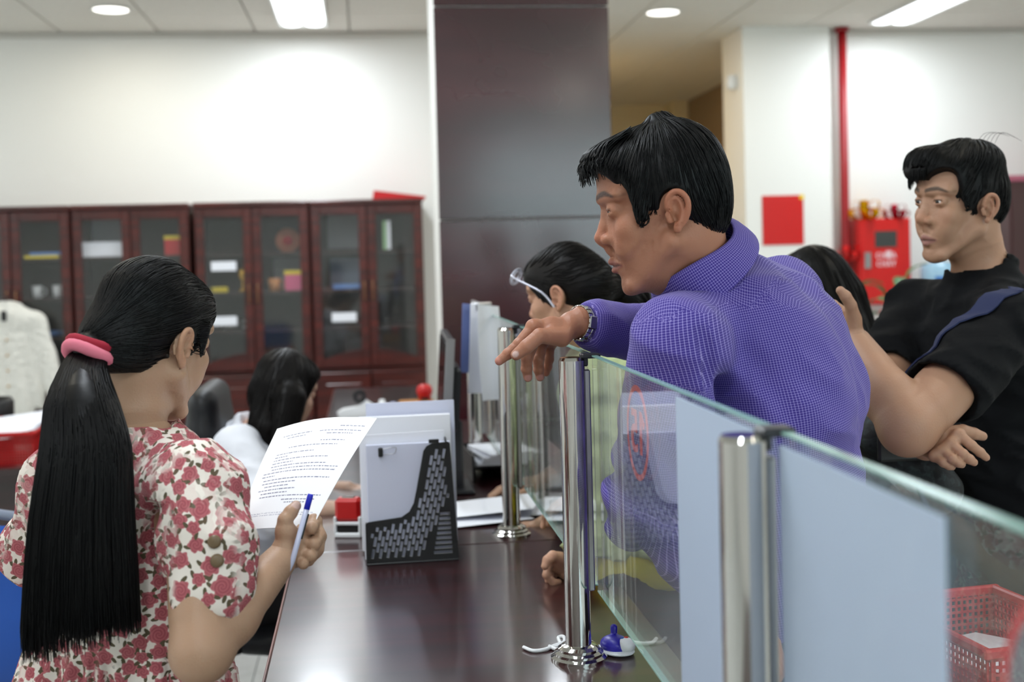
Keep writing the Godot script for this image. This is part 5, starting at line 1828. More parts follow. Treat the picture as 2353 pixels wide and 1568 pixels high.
func top_bounds(d: Dictionary, low: float) -> Array:
	var pts := [d.neck, d.spine[0], d.spine[2] - Vector3(0, low, 0)]
	pts.append_array(d.sh + d.el + d.wr)
	return bounds(pts, 0.17)

func trousers(t: Node3D, d: Dictionary, r: Array, m: Material) -> void:
	var tr := Field.new()
	var left := Vector3.UP.cross(d.fwd).normalized()
	var hip: Vector3 = d.spine[2]
	tr.cap(hip, hip - Vector3(0, 0.06, 0), r[0], r[0], 0.05, d.fwd, 0.78)
	for i in 2:
		var s := 1.0 if i == 0 else -1.0
		chain(tr, [hip + left * 0.08 * s - Vector3(0, 0.05, 0), d.kn[i], d.ft[i] + Vector3(0, 0.03, 0)], [r[1], r[2], r[3]], 0.05)
	var tb := bounds([hip, d.kn[0], d.kn[1], d.ft[0], d.ft[1]], 0.18)
	put(t, "trousers", join_nets([tr.net(tb[0], tb[1], 0.015)], d.org), m)

# hair cap in head axes with the usual face, ear and nape openings
func hair_field(head: Transform3D, hs: float, sides: float, nape: float, forehead: float) -> Field:
	var hf := Field.new()
	hf.xf = Transform3D(head.basis.scaled_local(Vector3.ONE * hs), head.origin)
	hf.xs = hs
	hf.ell(Vector3(0, 0.046, -0.014), Vector3(sides, 0.090, 0.094), 0.02)
	hf.ell(Vector3(0, 0.070, 0.036), Vector3(sides * 0.80, 0.050, 0.056), 0.03)
	hf.ell(Vector3(0, nape, -0.050), Vector3(sides * 0.86, 0.06, 0.047), 0.03)
	hf.cap(Vector3(0, forehead, 0.146), Vector3(0, -0.14, 0.146), 0.1, 0.1, 0.006, Vector3.RIGHT, 2.2, Vector3.ZERO, 1.0, 1)
	for q in [-1.0, 1.0]:
		hf.ell(Vector3(q * 0.098, 0.000, -0.008), Vector3(0.045, 0.034, 0.027), 0.005, 1)
	return hf

func cloth_grid(base: Color, line: Color) -> ImageTexture:
	# woven check: eight threads a side
	var n := 256
	var im := Image.create(n, n, false, Image.FORMAT_RGB8)
	for y in n:
		for x in n:
			var u := absf(fmod(x / 32.0, 1.0) - 0.5)
			var w := absf(fmod(y / 32.0, 1.0) - 0.5)
			var a := smoothstep(0.13, 0.05, u)
			var b := smoothstep(0.13, 0.05, w)
			var f := clampf(a * 0.72 + b * 0.72, 0.0, 1.15)
			im.set_pixel(x, y, base.lerp(line, minf(f, 1.0)))
	return ImageTexture.create_from_image(im)

func man_in_purple() -> void:
	var org := Vector3(0.66, 0, -1.95)
	var t := thing("person", "man in a purple checked shirt leaning over the glass and pointing", "person", org)
	var up := Vector3.UP
	var head := Transform3D(Basis(up, deg_to_rad(-98.0)) * Basis(Vector3.RIGHT, deg_to_rad(12.0)) * Basis(Vector3.BACK, deg_to_rad(0.0)), Vector3(0.466, 1.5612, -1.86))
	var hs := 1.06
	var neck := Vector3(0.5699, 1.4427, -1.93)
	var t1 := Vector3(0.6117, 1.3661, -1.94)
	var t2 := Vector3(0.6563, 1.2674, -1.94)
	var t3 := Vector3(0.6663, 1.1332, -1.94)
	var t4 := Vector3(0.6517, 0.9595, -1.94)
	var fwd := Vector3(-0.86, 0, -0.51)
	var left := up.cross(fwd)
	var axis := (neck - t4).normalized()
	var shl := Vector3(0.461, 1.3682, -1.77)
	var shr := Vector3(0.7314, 1.4149, -2.1)
	var ell := Vector3(0.4159, 1.1102, -1.83)
	var elr := Vector3(0.5787, 1.3405, -2.13)
	var wrl := Vector3(0.4866, 1.0313, -1.7)
	var wrr := Vector3(0.3483, 1.3927, -1.985)
	var knl := Vector3(0.60, 0.47, -1.84)
	var knr := Vector3(0.66, 0.47, -2.10)
	var ftl := Vector3(0.66, 0.07, -1.84)
	var ftr := Vector3(0.72, 0.07, -2.10)
	# --- body
	var f := Field.new()
	add_head(f, head, hs, 0.0023)
	var nape: Vector3 = head * (Vector3(0, -0.035, -0.022) * hs)
	f.cap(nape, neck, 0.055, 0.056, 0.03)
	f.cap(head * (Vector3(0, -0.066, 0.036) * hs), neck + fwd * 0.022, 0.040, 0.046, 0.03)
	f.cap(head * (Vector3(0, -0.060, 0.03) * hs), nape, 0.041, 0.056, 0.03)
	var hb := bounds([head.origin + Vector3(0.02, 0.04, 0), neck], 0.15)
	var nets := [f.net(hb[0], hb[1], 0.0023)]
	var g := Field.new()
	g.cap(neck, t1, 0.07, 0.10, 0.05)
	g.cap(t1, t2, 0.13, 0.15, 0.06, fwd, 0.7)
	g.cap(t2, t3, 0.15, 0.135, 0.06, fwd, 0.72)
	g.cap(t3, t4, 0.135, 0.15, 0.06, fwd, 0.75)
	chain(g, [shl, ell, wrl], [0.045, 0.038, 0.028], 0.03)
	chain(g, [shr, elr], [0.045, 0.038], 0.03)
	chain(g, [t4 + left * 0.08, knl, ftl], [0.085, 0.055, 0.04], 0.05)
	chain(g, [t4 - left * 0.08, knr, ftr], [0.085, 0.055, 0.04], 0.05)
	var gb := bounds([neck, shl, shr, ell, elr, wrl, t4, ftl, ftr], 0.2)
	nets.append(g.net(gb[0], gb[1], 0.016))
	# right hand: the index finger points down to the left, the others hang
	var h := Field.new()
	h.cap(elr, wrr, 0.040, 0.027, 0.01, Vector3.FORWARD, 0.95)
	add_hand(h, Vector3(0.3351, 1.3888, -1.985), [
		[Vector3(0.2695, 1.3893, -1.962), Vector3(0.2432, 1.3625, -1.952), Vector3(0.2246, 1.3479, -1.948), Vector3(0.21, 1.3374, -1.946)],
		[Vector3(0.2767, 1.3764, -1.985), Vector3(0.2587, 1.3392, -1.972), Vector3(0.2583, 1.3202, -1.978), Vector3(0.2609, 1.3052, -1.984)],
		[Vector3(0.2899, 1.3659, -2.008), Vector3(0.2806, 1.3338, -1.995), Vector3(0.2815, 1.3159, -2), Vector3(0.2841, 1.303, -2.005)],
		[Vector3(0.3044, 1.3568, -2.028), Vector3(0.3015, 1.3312, -2.018), Vector3(0.2995, 1.3178, -2.022), Vector3(0.2978, 1.3078, -2.027)]],
		[Vector3(0.3138, 1.3719, -1.955), Vector3(0.2748, 1.3767, -1.932), Vector3(0.2525, 1.3604, -1.926), Vector3(0.2353, 1.3478, -1.926)], 1.04)
	nets.append(h.net(Vector3(0.2007, 1.2766, -2.06), Vector3(0.3932, 1.4319, -1.88), 0.0021))
	# left hand, out of sight behind the poster
	var lh := Field.new()
	var lw := wrl
	lh.cap(ell, lw, 0.038, 0.026, 0.01)
	var ld := (wrl - ell).normalized()
	var lp := Vector3(0, -0.9, 0.2)
	var fs := []
	for i in 4:
		var b0 := lw + ld * 0.085 + left * (0.027 - 0.018 * i)
		fs.append([b0, b0 + ld * 0.035 + lp * 0.02, b0 + ld * 0.045 + lp * 0.045, b0 + ld * 0.04 + lp * 0.065])
	add_hand(lh, lw, fs, [lw + ld * 0.03 + left * 0.025, lw + ld * 0.06 + left * 0.045, lw + ld * 0.085 + left * 0.05 + lp * 0.01, lw + ld * 0.105 + left * 0.048 + lp * 0.02])
	var lb := bounds([lw, lw + ld * 0.16], 0.08)
	nets.append(lh.net(lb[0], lb[1], 0.004))
	var nail := Color(0.60, 0.42, 0.38)
	var skin := Color(0.385, 0.170, 0.102)
	var pale := Color(0.52, 0.29, 0.20)
	var spots := [[Vector3(0.2321, 1.35, -1.9165), 0.0072, nail], [Vector3(0.2605, 1.3045, -1.976), 0.008, Color(0.55, 0.27, 0.22)], [Vector3(0.2837, 1.3024, -1.997), 0.008, Color(0.55, 0.27, 0.22)], [Vector3(0.207, 1.3362, -1.945), 0.010, Color(0.50, 0.22, 0.17)]]
	put(t, "body", join_nets(nets, org, painter(skin, head, hs, 0.85, Color(0.30, 0.11, 0.09), spots)), skin_mat("skin_man"))
	eyes(t, head, hs, org)
	# --- hair: a thick side-swept cut
	var hf := Field.new()
	hf.xf = Transform3D(head.basis.scaled_local(Vector3.ONE * hs), head.origin)
	hf.xs = hs
	hf.ell(Vector3(0, 0.054, -0.016), Vector3(0.081, 0.088, 0.091), 0.02)
	hf.ell(Vector3(0, 0.086, 0.044), Vector3(0.066, 0.043, 0.058), 0.03)
	hf.ell(Vector3(0, 0.010, -0.053), Vector3(0.068, 0.064, 0.048), 0.03)
	hf.cap(Vector3(0, 0.138, -0.020), Vector3(0, 0.143, -0.034), 0.014, 0.008, 0.02)
	for q in [-1.0, 1.0]:
		hf.cap(Vector3(q * 0.066, 0.060, 0.034), Vector3(q * 0.0665, 0.006, 0.0365), 0.016, 0.0085, 0.012, Vector3.RIGHT, 0.55)
	# what is shaved away: face, round the ears, the nape
	hf.cap(Vector3(0, 0.008, 0.146), Vector3(0, -0.14, 0.146), 0.1, 0.1, 0.006, Vector3.RIGHT, 2.2, Vector3.ZERO, 1.0, 1)
	for q in [-1.0, 1.0]:
		hf.ell(Vector3(q * 0.098, 0.001, -0.006), Vector3(0.045, 0.038, 0.029), 0.005, 1)
		hf.cap(Vector3(q * 0.10, -0.02, -0.012), Vector3(q * 0.09, -0.09, -0.035), 0.034, 0.05, 0.008, Vector3.ZERO, 1.0, Vector3.ZERO, 1.0, 1)
	hf.ell(Vector3(0, -0.095, 0.0), Vector3(0.12, 0.062, 0.11), 0.006, 1)
	hf.xf = Transform3D.IDENTITY
	hf.xs = 1.0
	var hbx := bounds([head.origin + Vector3(0, 0.05, 0)], 0.18)
	var hn := hf.net(hbx[0], hbx[1], 0.003)
	var whorl: Vector3 = head * (Vector3(0.0, 0.142, -0.025) * hs)
	var hx := head
	var inv := head.affine_inverse()
	var flow := func(p: Vector3) -> Vector3:
		var q: Vector3 = inv * p
		var away: Vector3 = (q - Vector3(0, 0.15, -0.02)) * Vector3(1.0, 1.0, 1.25)
		away.y -= 0.05
		return hx.basis * away.normalized()
	var roots: PackedVector3Array = hn[0]
	var root := func(_i: int) -> Vector3: return roots[rng.randi() % roots.size()]
	var st := comb(hf, 2600, root, flow, 7, 0.008, 0.0011, 0.0022, org)
	var fr := Strands.new()
	for i in 260:
		var x := rng.randf_range(-0.058, 0.058)
		var e := 1.0 - pow(absf(x) / 0.075, 2.0)
		var a := Vector3(x * 0.85, 0.135 + rng.randf_range(-0.008, 0.002), 0.022)
		var b := Vector3(x * 0.95, 0.118 + rng.randf_range(-0.004, 0.004), 0.040 + 0.044 * e)
		var d := Vector3(x, 0.101, 0.048 + 0.055 * e + rng.randf_range(-0.003, 0.003))
		var c := Vector3(x + rng.randf_range(-0.008, 0.008), 0.084 + rng.randf_range(-0.016, 0.016), 0.050 + 0.058 * e + rng.randf_range(-0.006, 0.003))
		var path := PackedVector3Array()
		for p in arc_path([a, b, d, c], 3):
			path.append(head * (p * hs))
		fr.add(path, 0.0018, 0.0004, org)
	var hm := hair_mat("hair_man", Color(0.022, 0.024, 0.030), 0.32)
	put(t, "hair", merge_hair(hn, [st, fr.net()], org), hm)
	# --- shirt
	var cuts := []
	var cc := Vector3(0.5332, 1.4799, -1.9)
	var ca := (head.origin - cc).normalized()
	var cl := (left - ca * left.dot(ca)).normalized()
	var cf := cl.cross(ca)
	var s := Field.new()
	s.cap(cc - ca * 0.035, t1, 0.066, 0.120, 0.05)
	s.cap(t1, t2, 0.155, 0.180, 0.08, fwd, 0.72)
	s.cap(t2, t3, 0.180, 0.172, 0.08, fwd, 0.74)
	s.cap(t3, t4, 0.172, 0.180, 0.08, fwd, 0.78)
	s.cap(t1.lerp(neck, 0.3), shl, 0.085, 0.070, 0.06)
	s.cap(t1.lerp(neck, 0.3), shr, 0.090, 0.074, 0.06)
	s.cap(t2 - fwd * 0.045 + left * 0.08, t1 - fwd * 0.05 + left * 0.07, 0.10, 0.09, 0.08)
	s.cap(t2 - fwd * 0.045 - left * 0.09, t1 - fwd * 0.05 - left * 0.09, 0.10, 0.095, 0.08)
	var na := s.A.size()
	s.cap(shl, ell, 0.071, 0.062, 0.05)
	s.cap(ell, wrl, 0.062, 0.046, 0.03)
	var nb := s.A.size()
	s.cap(shr, elr, 0.073, 0.062, 0.05)
	var wd := (wrr - elr).normalized()
	s.cap(elr, elr.lerp(wrr, 0.5), 0.064, 0.052, 0.03)
	s.cap(elr.lerp(wrr, 0.5), wrr - wd * 0.04, 0.050, 0.043, 0.02)
	var nc := s.A.size()
	s.cap(wrr + wd * 0.034, wrr + wd * 0.04, 0.058, 0.058, 0.004, Vector3.ZERO, 1.0, Vector3.ZERO, 1.0, 1)
	s.cap(cc + ca * 0.045, cc + ca * 0.2, 0.060, 0.1, 0.006, Vector3.ZERO, 1.0, Vector3.ZERO, 1.0, 1)
	# a deep pleat below the shoulder blade and the seam of the yoke, pressed into the cloth
	s.all()
	var groove := [[Vector3(0.4803, 1.3979, -1.66), Vector3(0.4992, 1.3434, -1.66), Vector3(0.5177, 1.2664, -1.68), Vector3(0.5325, 1.181, -1.7)], [Vector3(0.4804, 1.4003, -1.66), Vector3(0.5337, 1.4267, -1.7), Vector3(0.6002, 1.4584, -1.76), Vector3(0.7068, 1.4906, -1.9)]]
	for gi in 2:
		var on := []
		for gp in groove[gi]:
			var q: Vector3 = gp
			for k in 16:
				q -= s.grad(q) * clampf(s.d(q) - (0.007 if gi == 0 else 0.0035), -0.03, 0.03)
			on.append(q)
		var gpath := arc_path(on, 4)
		for k in gpath.size() - 1:
			var q := gpath[k]
			var w := gpath[k + 1]
			q -= s.grad(q) * (s.d(q) - (0.007 if gi == 0 else 0.0035))
			w -= s.grad(w) * (s.d(w) - (0.007 if gi == 0 else 0.0035))
			cuts.append([q, w, 0.013 if gi == 0 else 0.0052, 0.014 if gi == 0 else 0.004])
	for gq in cuts:
		s.cap(gq[0], gq[1], gq[2], gq[2], gq[3], Vector3.ZERO, 1.0, Vector3.ZERO, 1.0, 1)
	s.folds = func(p: Vector3) -> float:
		var q: Vector3 = p - t2
		var e := 0.006 * sin(q.dot(left) * 38.0 + q.y * 9.0 + sin(q.y * 14.0)) * smoothstep(0.05, -0.2, q.y)
		var r: Vector3 = p - elr
		var along: float = r.dot(wd)
		e += 0.007 * sin(along * 150.0 + r.y * 40.0) * smoothstep(0.16, 0.10, along) * smoothstep(0.13, 0.08, (r - wd * along).length())
		var u: Vector3 = p - ell
		e += 0.008 * sin(u.y * 75.0 + u.x * 60.0 + sin(u.z * 40.0)) * smoothstep(0.16, 0.05, u.length())
		var w: Vector3 = p - shl
		e += 0.006 * sin((w.x + w.y * 0.6) * 80.0) * smoothstep(0.16, 0.06, (w - Vector3(0.05, -0.1, 0)).length())
		e += folds_at(p + Vector3(p.y * 0.5, 0, 0), Vector3(5.0, 7.0, 5.0), 0.006)
		return e
	var sb := bounds([neck, shl, shr, ell, elr, wrl, wrr, t4 - Vector3(0, 0.14, 0)], 0.12)
	var uvf := func(a: Vector3, b: Vector3, c: Vector3) -> Array:
		var m: Vector3 = (a + b + c) / 3.0
		var nrm := (c - a).cross(b - a).normalized()
		var dt := 1e3
		for i in na:
			dt = minf(dt, s.one(i, m))
		var dl := 1e3
		for i in range(na, nb):
			dl = minf(dl, s.one(i, m))
		var dr := 1e3
		for i in range(nb, nc):
			dr = minf(dr, s.one(i, m))
		var p := 0.0290
		var out := []
		if dl < dt - 0.012 and dl <= dr:
			for q in [a, b, c]:
				out.append(tube_uv(q, shl, ell, fwd, 0.066, p, m))
		elif dr < dt - 0.012:
			for q in [a, b, c]:
				out.append(tube_uv(q, elr, wrr, Vector3(0, 0.5, -1), 0.052, p, m))
		elif nrm.dot(axis) > 0.62:
			for q in [a, b, c]:
				var w: Vector3 = q - neck
				out.append(Vector2(w.dot(left), w.dot(axis.cross(left))) / p)
		else:
			for q in [a, b, c]:
				out.append(tube_uv(q, t4, neck, fwd, 0.16, p, m))
		return out
	var cloth := mat("shirt_check", Color.WHITE, 0.8)
	cloth.albedo_texture = cloth_grid(rgb8(54, 38, 132), rgb8(174, 164, 220))
	cloth.rim_enabled = true
	cloth.rim = 0.15
	put(t, "shirt", join_nets([s.net(sb[0], sb[1], 0.0053)], org, nothing, uvf), cloth)
	# collar: stand and fold round the neck
	collar(t, cc, ca, cf, cl, org)
	# trousers
	var tr := Field.new()
	tr.cap(t4, t4 - Vector3(0, 0.1, 0), 0.165, 0.165, 0.05, fwd, 0.75)
	chain(tr, [t4 + left * 0.085 - Vector3(0, 0.08, 0), knl, ftl + Vector3(0, 0.02, 0)], [0.105, 0.075, 0.065], 0.05)
	chain(tr, [t4 - left * 0.085 - Vector3(0, 0.08, 0), knr, ftr + Vector3(0, 0.02, 0)], [0.105, 0.075, 0.065], 0.05)
	var tb := bounds([t4, ftl, ftr], 0.2)
	put(t, "trousers", join_nets([tr.net(tb[0], tb[1], 0.016)], org), mat("dark_trousers", rgb8(36, 34, 44), 0.85))
	shoes(t, [ftl, ftr], fwd, org, mats["leather"])
	wristwatch(t, wrr - wd * 0.010, wd, org)

# grid of the cloth on a sleeve or a trunk: round the bone and along it; the seam lies towards seam_dir
func tube_uv(q: Vector3, a: Vector3, b: Vector3, seam_dir: Vector3, r: float, p: float, m: Vector3) -> Vector2:
	var ax := (b - a).normalized()
	var e1 := (-seam_dir + ax * seam_dir.dot(ax)).normalized()
	var e2 := ax.cross(e1)
	var w := q - a
	var ang := atan2(w.dot(e2), w.dot(e1))
	var wm := m - a
	var am := atan2(wm.dot(e2), wm.dot(e1))
	if ang - am > PI:
		ang -= TAU
	elif am - ang > PI:
		ang += TAU
	return Vector2(ang * r / p, w.dot(ax) / p)

func merge_hair(cap_net: Array, strands: Array, org: Vector3) -> ArrayMesh:
	var v := PackedVector3Array()
	for p in cap_net[0]:
		v.append(p - org)
	var nets := [[v, cap_net[1], cap_net[2]]]
	nets.append_array(strands)
	return join_nets(nets, Vector3.ZERO)

func eyes(t: Node3D, head: Transform3D, hs: float, org: Vector3, open := 1.0) -> void:
	var white := mat("eye_white", rgb8(225, 218, 212), 0.2)
	var iris := mat("iris", rgb8(28, 16, 12), 0.12)
	var sp := MB.new()
	var prof := []
	for k in 13:
		var a := PI * k / 12.0
		prof.append(Vector2(0.0112 * sin(a), -0.0112 * cos(a)))
	sp.lathe(prof, 20)
	var ball := sp.mesh()
	sp = MB.new()
	prof = []
	for k in 7:
		var a := 0.52 * k / 6.0
		prof.append(Vector2(0.0115 * sin(a), 0.0115 * cos(a)))
	prof.reverse()
	sp.lathe(prof, 20)
	var ir := sp.mesh()
	for q in [-1.0, 1.0]:
		var c: Vector3 = head * (Vector3(q * 0.0315, 0.0243, 0.0708) * hs) - org
		var e := put(t, "eyeball", ball, white, c)
		e.basis = head.basis.scaled_local(Vector3.ONE * hs) * Basis(Vector3.RIGHT, PI / 2)
		put(e, "iris", ir, iris)

func shoes(t: Node3D, feet: Array, fwd: Vector3, org: Vector3, m: Material) -> void:
	for p in feet:
		var f := Field.new()
		var b := Vector3(p.x, 0.045, p.z)
		f.cap(b - fwd * 0.05, b + fwd * 0.13 - Vector3(0, 0.012, 0), 0.044, 0.034, 0.02, Vector3.UP, 0.95)
		f.cap(b, b + Vector3(0, 0.05, 0), 0.045, 0.04, 0.02)
		f.cap(b - Vector3(0, 0.5, 0), b - Vector3(0, 0.5, 0), 0.456, 0.456, 0.002, Vector3.ZERO, 1.0, Vector3.ZERO, 1.0, 1)
		var bb := bounds([b - fwd * 0.12, b + fwd * 0.2], 0.11)
		put(t, "shoe", join_nets([f.net(bb[0], bb[1], 0.008)], org), m)

func collar(t: Node3D, c: Vector3, ca: Vector3, cf: Vector3, cl: Vector3, org: Vector3) -> void:
	var rows := []
	var n := 44
	for k in 9:
		rows.append(PackedVector3Array())
	for i in n + 1:
		var th := lerpf(-PI * 0.93, PI * 0.93, float(i) / n)   # 0 at the nape
		var dirv := -cf * cos(th) + cl * sin(th)
		var front := 0.5 - 0.5 * cos(th)
		var base := c + dirv * lerpf(0.074, 0.078, front) - ca * 0.014
		var top := c + dirv * lerpf(0.0765, 0.080, front) + ca * lerpf(0.032, 0.020, front)
		var fold := c + dirv * lerpf(0.0805, 0.084, front) + ca * lerpf(0.033, 0.020, front)
		var low := c + dirv * lerpf(0.098, 0.106, front) + ca * lerpf(-0.010, -0.044, pow(front, 1.5))
		var rise := ca * (0.030 * pow(sin(th), 2.0))
		top += rise
		fold += rise
		low += rise * 0.45
		var pts := [base, base.lerp(top, 0.5), top, top.lerp(fold, 0.5) + ca * 0.003, fold, fold.lerp(low, 0.25), fold.lerp(low, 0.5) + dirv * 0.003, fold.lerp(low, 0.75) + dirv * 0.002, low]
		for k in 9:
			rows[k].append(pts[k] - org)
	var b := MB.new()
	b.sheet(rows, 0.0022)
	var m := StandardMaterial3D.new()
	m.resource_name = "collar_check"
	m.roughness = 0.8
	m.albedo_texture = mats["shirt_check"].albedo_texture
	m.uv1_scale = Vector3(0.50 / 0.0290, 0.11 / 0.0290, 1.0)
	put(t, "collar", b.mesh(), m)

func wristwatch(t: Node3D, c: Vector3, d: Vector3, org: Vector3) -> void:
	# bracelet of links round the wrist and a case on its near side
	var e1 := Vector3.UP
	e1 = (e1 - d * e1.dot(d)).normalized()
	var e2 := d.cross(e1)
	var w := Node3D.new()
	w.name = "wristwatch"
	t.add_child(w, true)
	w.position = c - org
	var n := 22
	var link := MB.new()
	link.box(Vector3(0.0095, 0.0075, 0.0028), Vector3(0, 0, 0), 0.0008)
	var lm := link.mesh()
	var mid := MB.new()
	mid.box(Vector3(0.0075, 0.0082, 0.0034), Vector3(0, 0, 0), 0.0008)
	var mm := mid.mesh()
	for i in n:
		var a := TAU * i / n
		var r := e1 * cos(a) * 0.0285 + e2 * sin(a) * 0.0283
		var nrm := (e1 * cos(a) + e2 * sin(a)).normalized()
		var tang := nrm.cross(d)
		var bs := Basis(d, tang, nrm)
		if bs.determinant() < 0:
			bs = Basis(d, -tang, nrm)
		for k in 3:
			var o := put(w, "link", mm if k == 1 else lm, mats["steel"], r + d * (0.0085 * (k - 1)))
			o.basis = bs
	var face := e2 if e2.z > 0 else -e2
	var clasp := MB.new()
	clasp.box(Vector3(0.0255, 0.020, 0.003), Vector3.ZERO, 0.001)
	var cl := put(w, "clasp", clasp.mesh(), mats["steel_brushed"], face * 0.0305 + e1 * 0.002)
	cl.basis = Basis(d, face.cross(d), face).orthonormalized()
	var cs := MB.new()
	cs.lathe([Vector2(0, 0), Vector2(0.015, 0), Vector2(0.0165, 0.003), Vector2(0.0155, 0.007), Vector2(0.013, 0.0078), Vector2(0, 0.0078)], 28)
	var co := put(w, "case", cs.mesh(), mats["steel"], face * -0.029)
	co.basis = Basis(d, -face, d.cross(-face)).orthonormalized()

func floral_image() -> ImageTexture:
	# pink roses with dark green leaves printed on cream
	var n := 512
	var im := Image.create(n, n, false, Image.FORMAT_RGB8)
	im.fill(rgb8(236, 226, 216))
	var r := RandomNumberGenerator.new()
	r.seed = 5
	var spots := []
	var tries := 0
	while spots.size() < 120 and tries < 9000:
		tries += 1
		var c := Vector2(r.randf() * n, r.randf() * n)
		var rad := r.randf_range(17.0, 29.0)
		var ok := true
		for s in spots:
			var dx := absf(c.x - s[0].x)
			var dy := absf(c.y - s[0].y)
			dx = minf(dx, n - dx)
			dy = minf(dy, n - dy)
			if Vector2(dx, dy).length() < (rad + s[1]) * 0.86:
				ok = false
				break
		if ok:
			spots.append([c, rad, r.randf() * TAU, r.randf()])
	for s in spots:
		var c: Vector2 = s[0]
		var rad: float = s[1]
		var ph: float = s[2]
		# leaves first
		for k in 3:
			var a := ph + k * 2.2
			var lc := c + Vector2(cos(a), sin(a)) * rad * 1.02
			var ld := Vector2(cos(a + 0.5), sin(a + 0.5))
			for y in range(-11, 12):
				for x in range(-11, 12):
					var q := Vector2(x, y)
					var u := q.dot(ld) / 10.5
					var w := q.dot(ld.orthogonal()) / 4.6
					if u * u + w * w < 1.0:
						im.set_pixel(posmod(int(lc.x) + x, n), posmod(int(lc.y) + y, n), rgb8(88, 78, 56))
		for y in range(-34, 35):
			for x in range(-34, 35):
				var q := Vector2(x, y)
				var a := q.angle() + ph
				var edge := rad * (0.88 + 0.11 * sin(a * 5.0) + 0.05 * sin(a * 9.0 + 1.0))
				var dd := q.length()
				if dd < edge:
					var petal := 0.5 + 0.5 * sin(dd * 0.85 + a * 2.0)
					var col := rgb8(184, 100, 106).lerp(rgb8(150, 70, 80), petal * 0.8)
					col = col.lerp(rgb8(198, 126, 128), smoothstep(edge * 0.7, edge, dd) * 0.6)
					im.set_pixel(posmod(int(c.x) + x, n), posmod(int(c.y) + y, n), col)
	return ImageTexture.create_from_image(im)

func letter_image() -> ImageTexture:
	# lines of small print too fine to read
	var w := 420
	var h := 594
	var im := Image.create(w, h, false, Image.FORMAT_RGB8)
	im.fill(rgb8(246, 247, 250))
	var r := RandomNumberGenerator.new()
	r.seed = 12
	var ink := rgb8(70, 74, 110)
	var lines := [[52, 300, 395], [80, 60, 190], [80, 225, 395], [98, 85, 170], [98, 260, 365], [140, 250, 350], [165, 115, 330], [200, 70, 245], [218, 70, 130], [236, 70, 320], [254, 70, 170], [272, 70, 330], [290, 80, 385], [308, 45, 385], [326, 45, 110], [348, 60, 375], [366, 60, 230], [384, 80, 200], [402, 55, 240], [420, 75, 210], [438, 75, 380], [458, 200, 360], [472, 220, 320], [520, 60, 390], [530, 60, 380]]
	for l in lines:
		var x: int = l[1]
		while x < l[2]:
			var word := r.randi_range(5, 20)
			var e := mini(x + word, l[2])
			for k in range(x, e):
				for y in 5:
					if r.randf() < (0.8 if l[0] < 515 else 0.35):
						im.set_pixel(k, l[0] + y, ink.lerp(rgb8(200, 202, 215), r.randf() * 0.5))
			x = e + 4
	return ImageTexture.create_from_image(im)

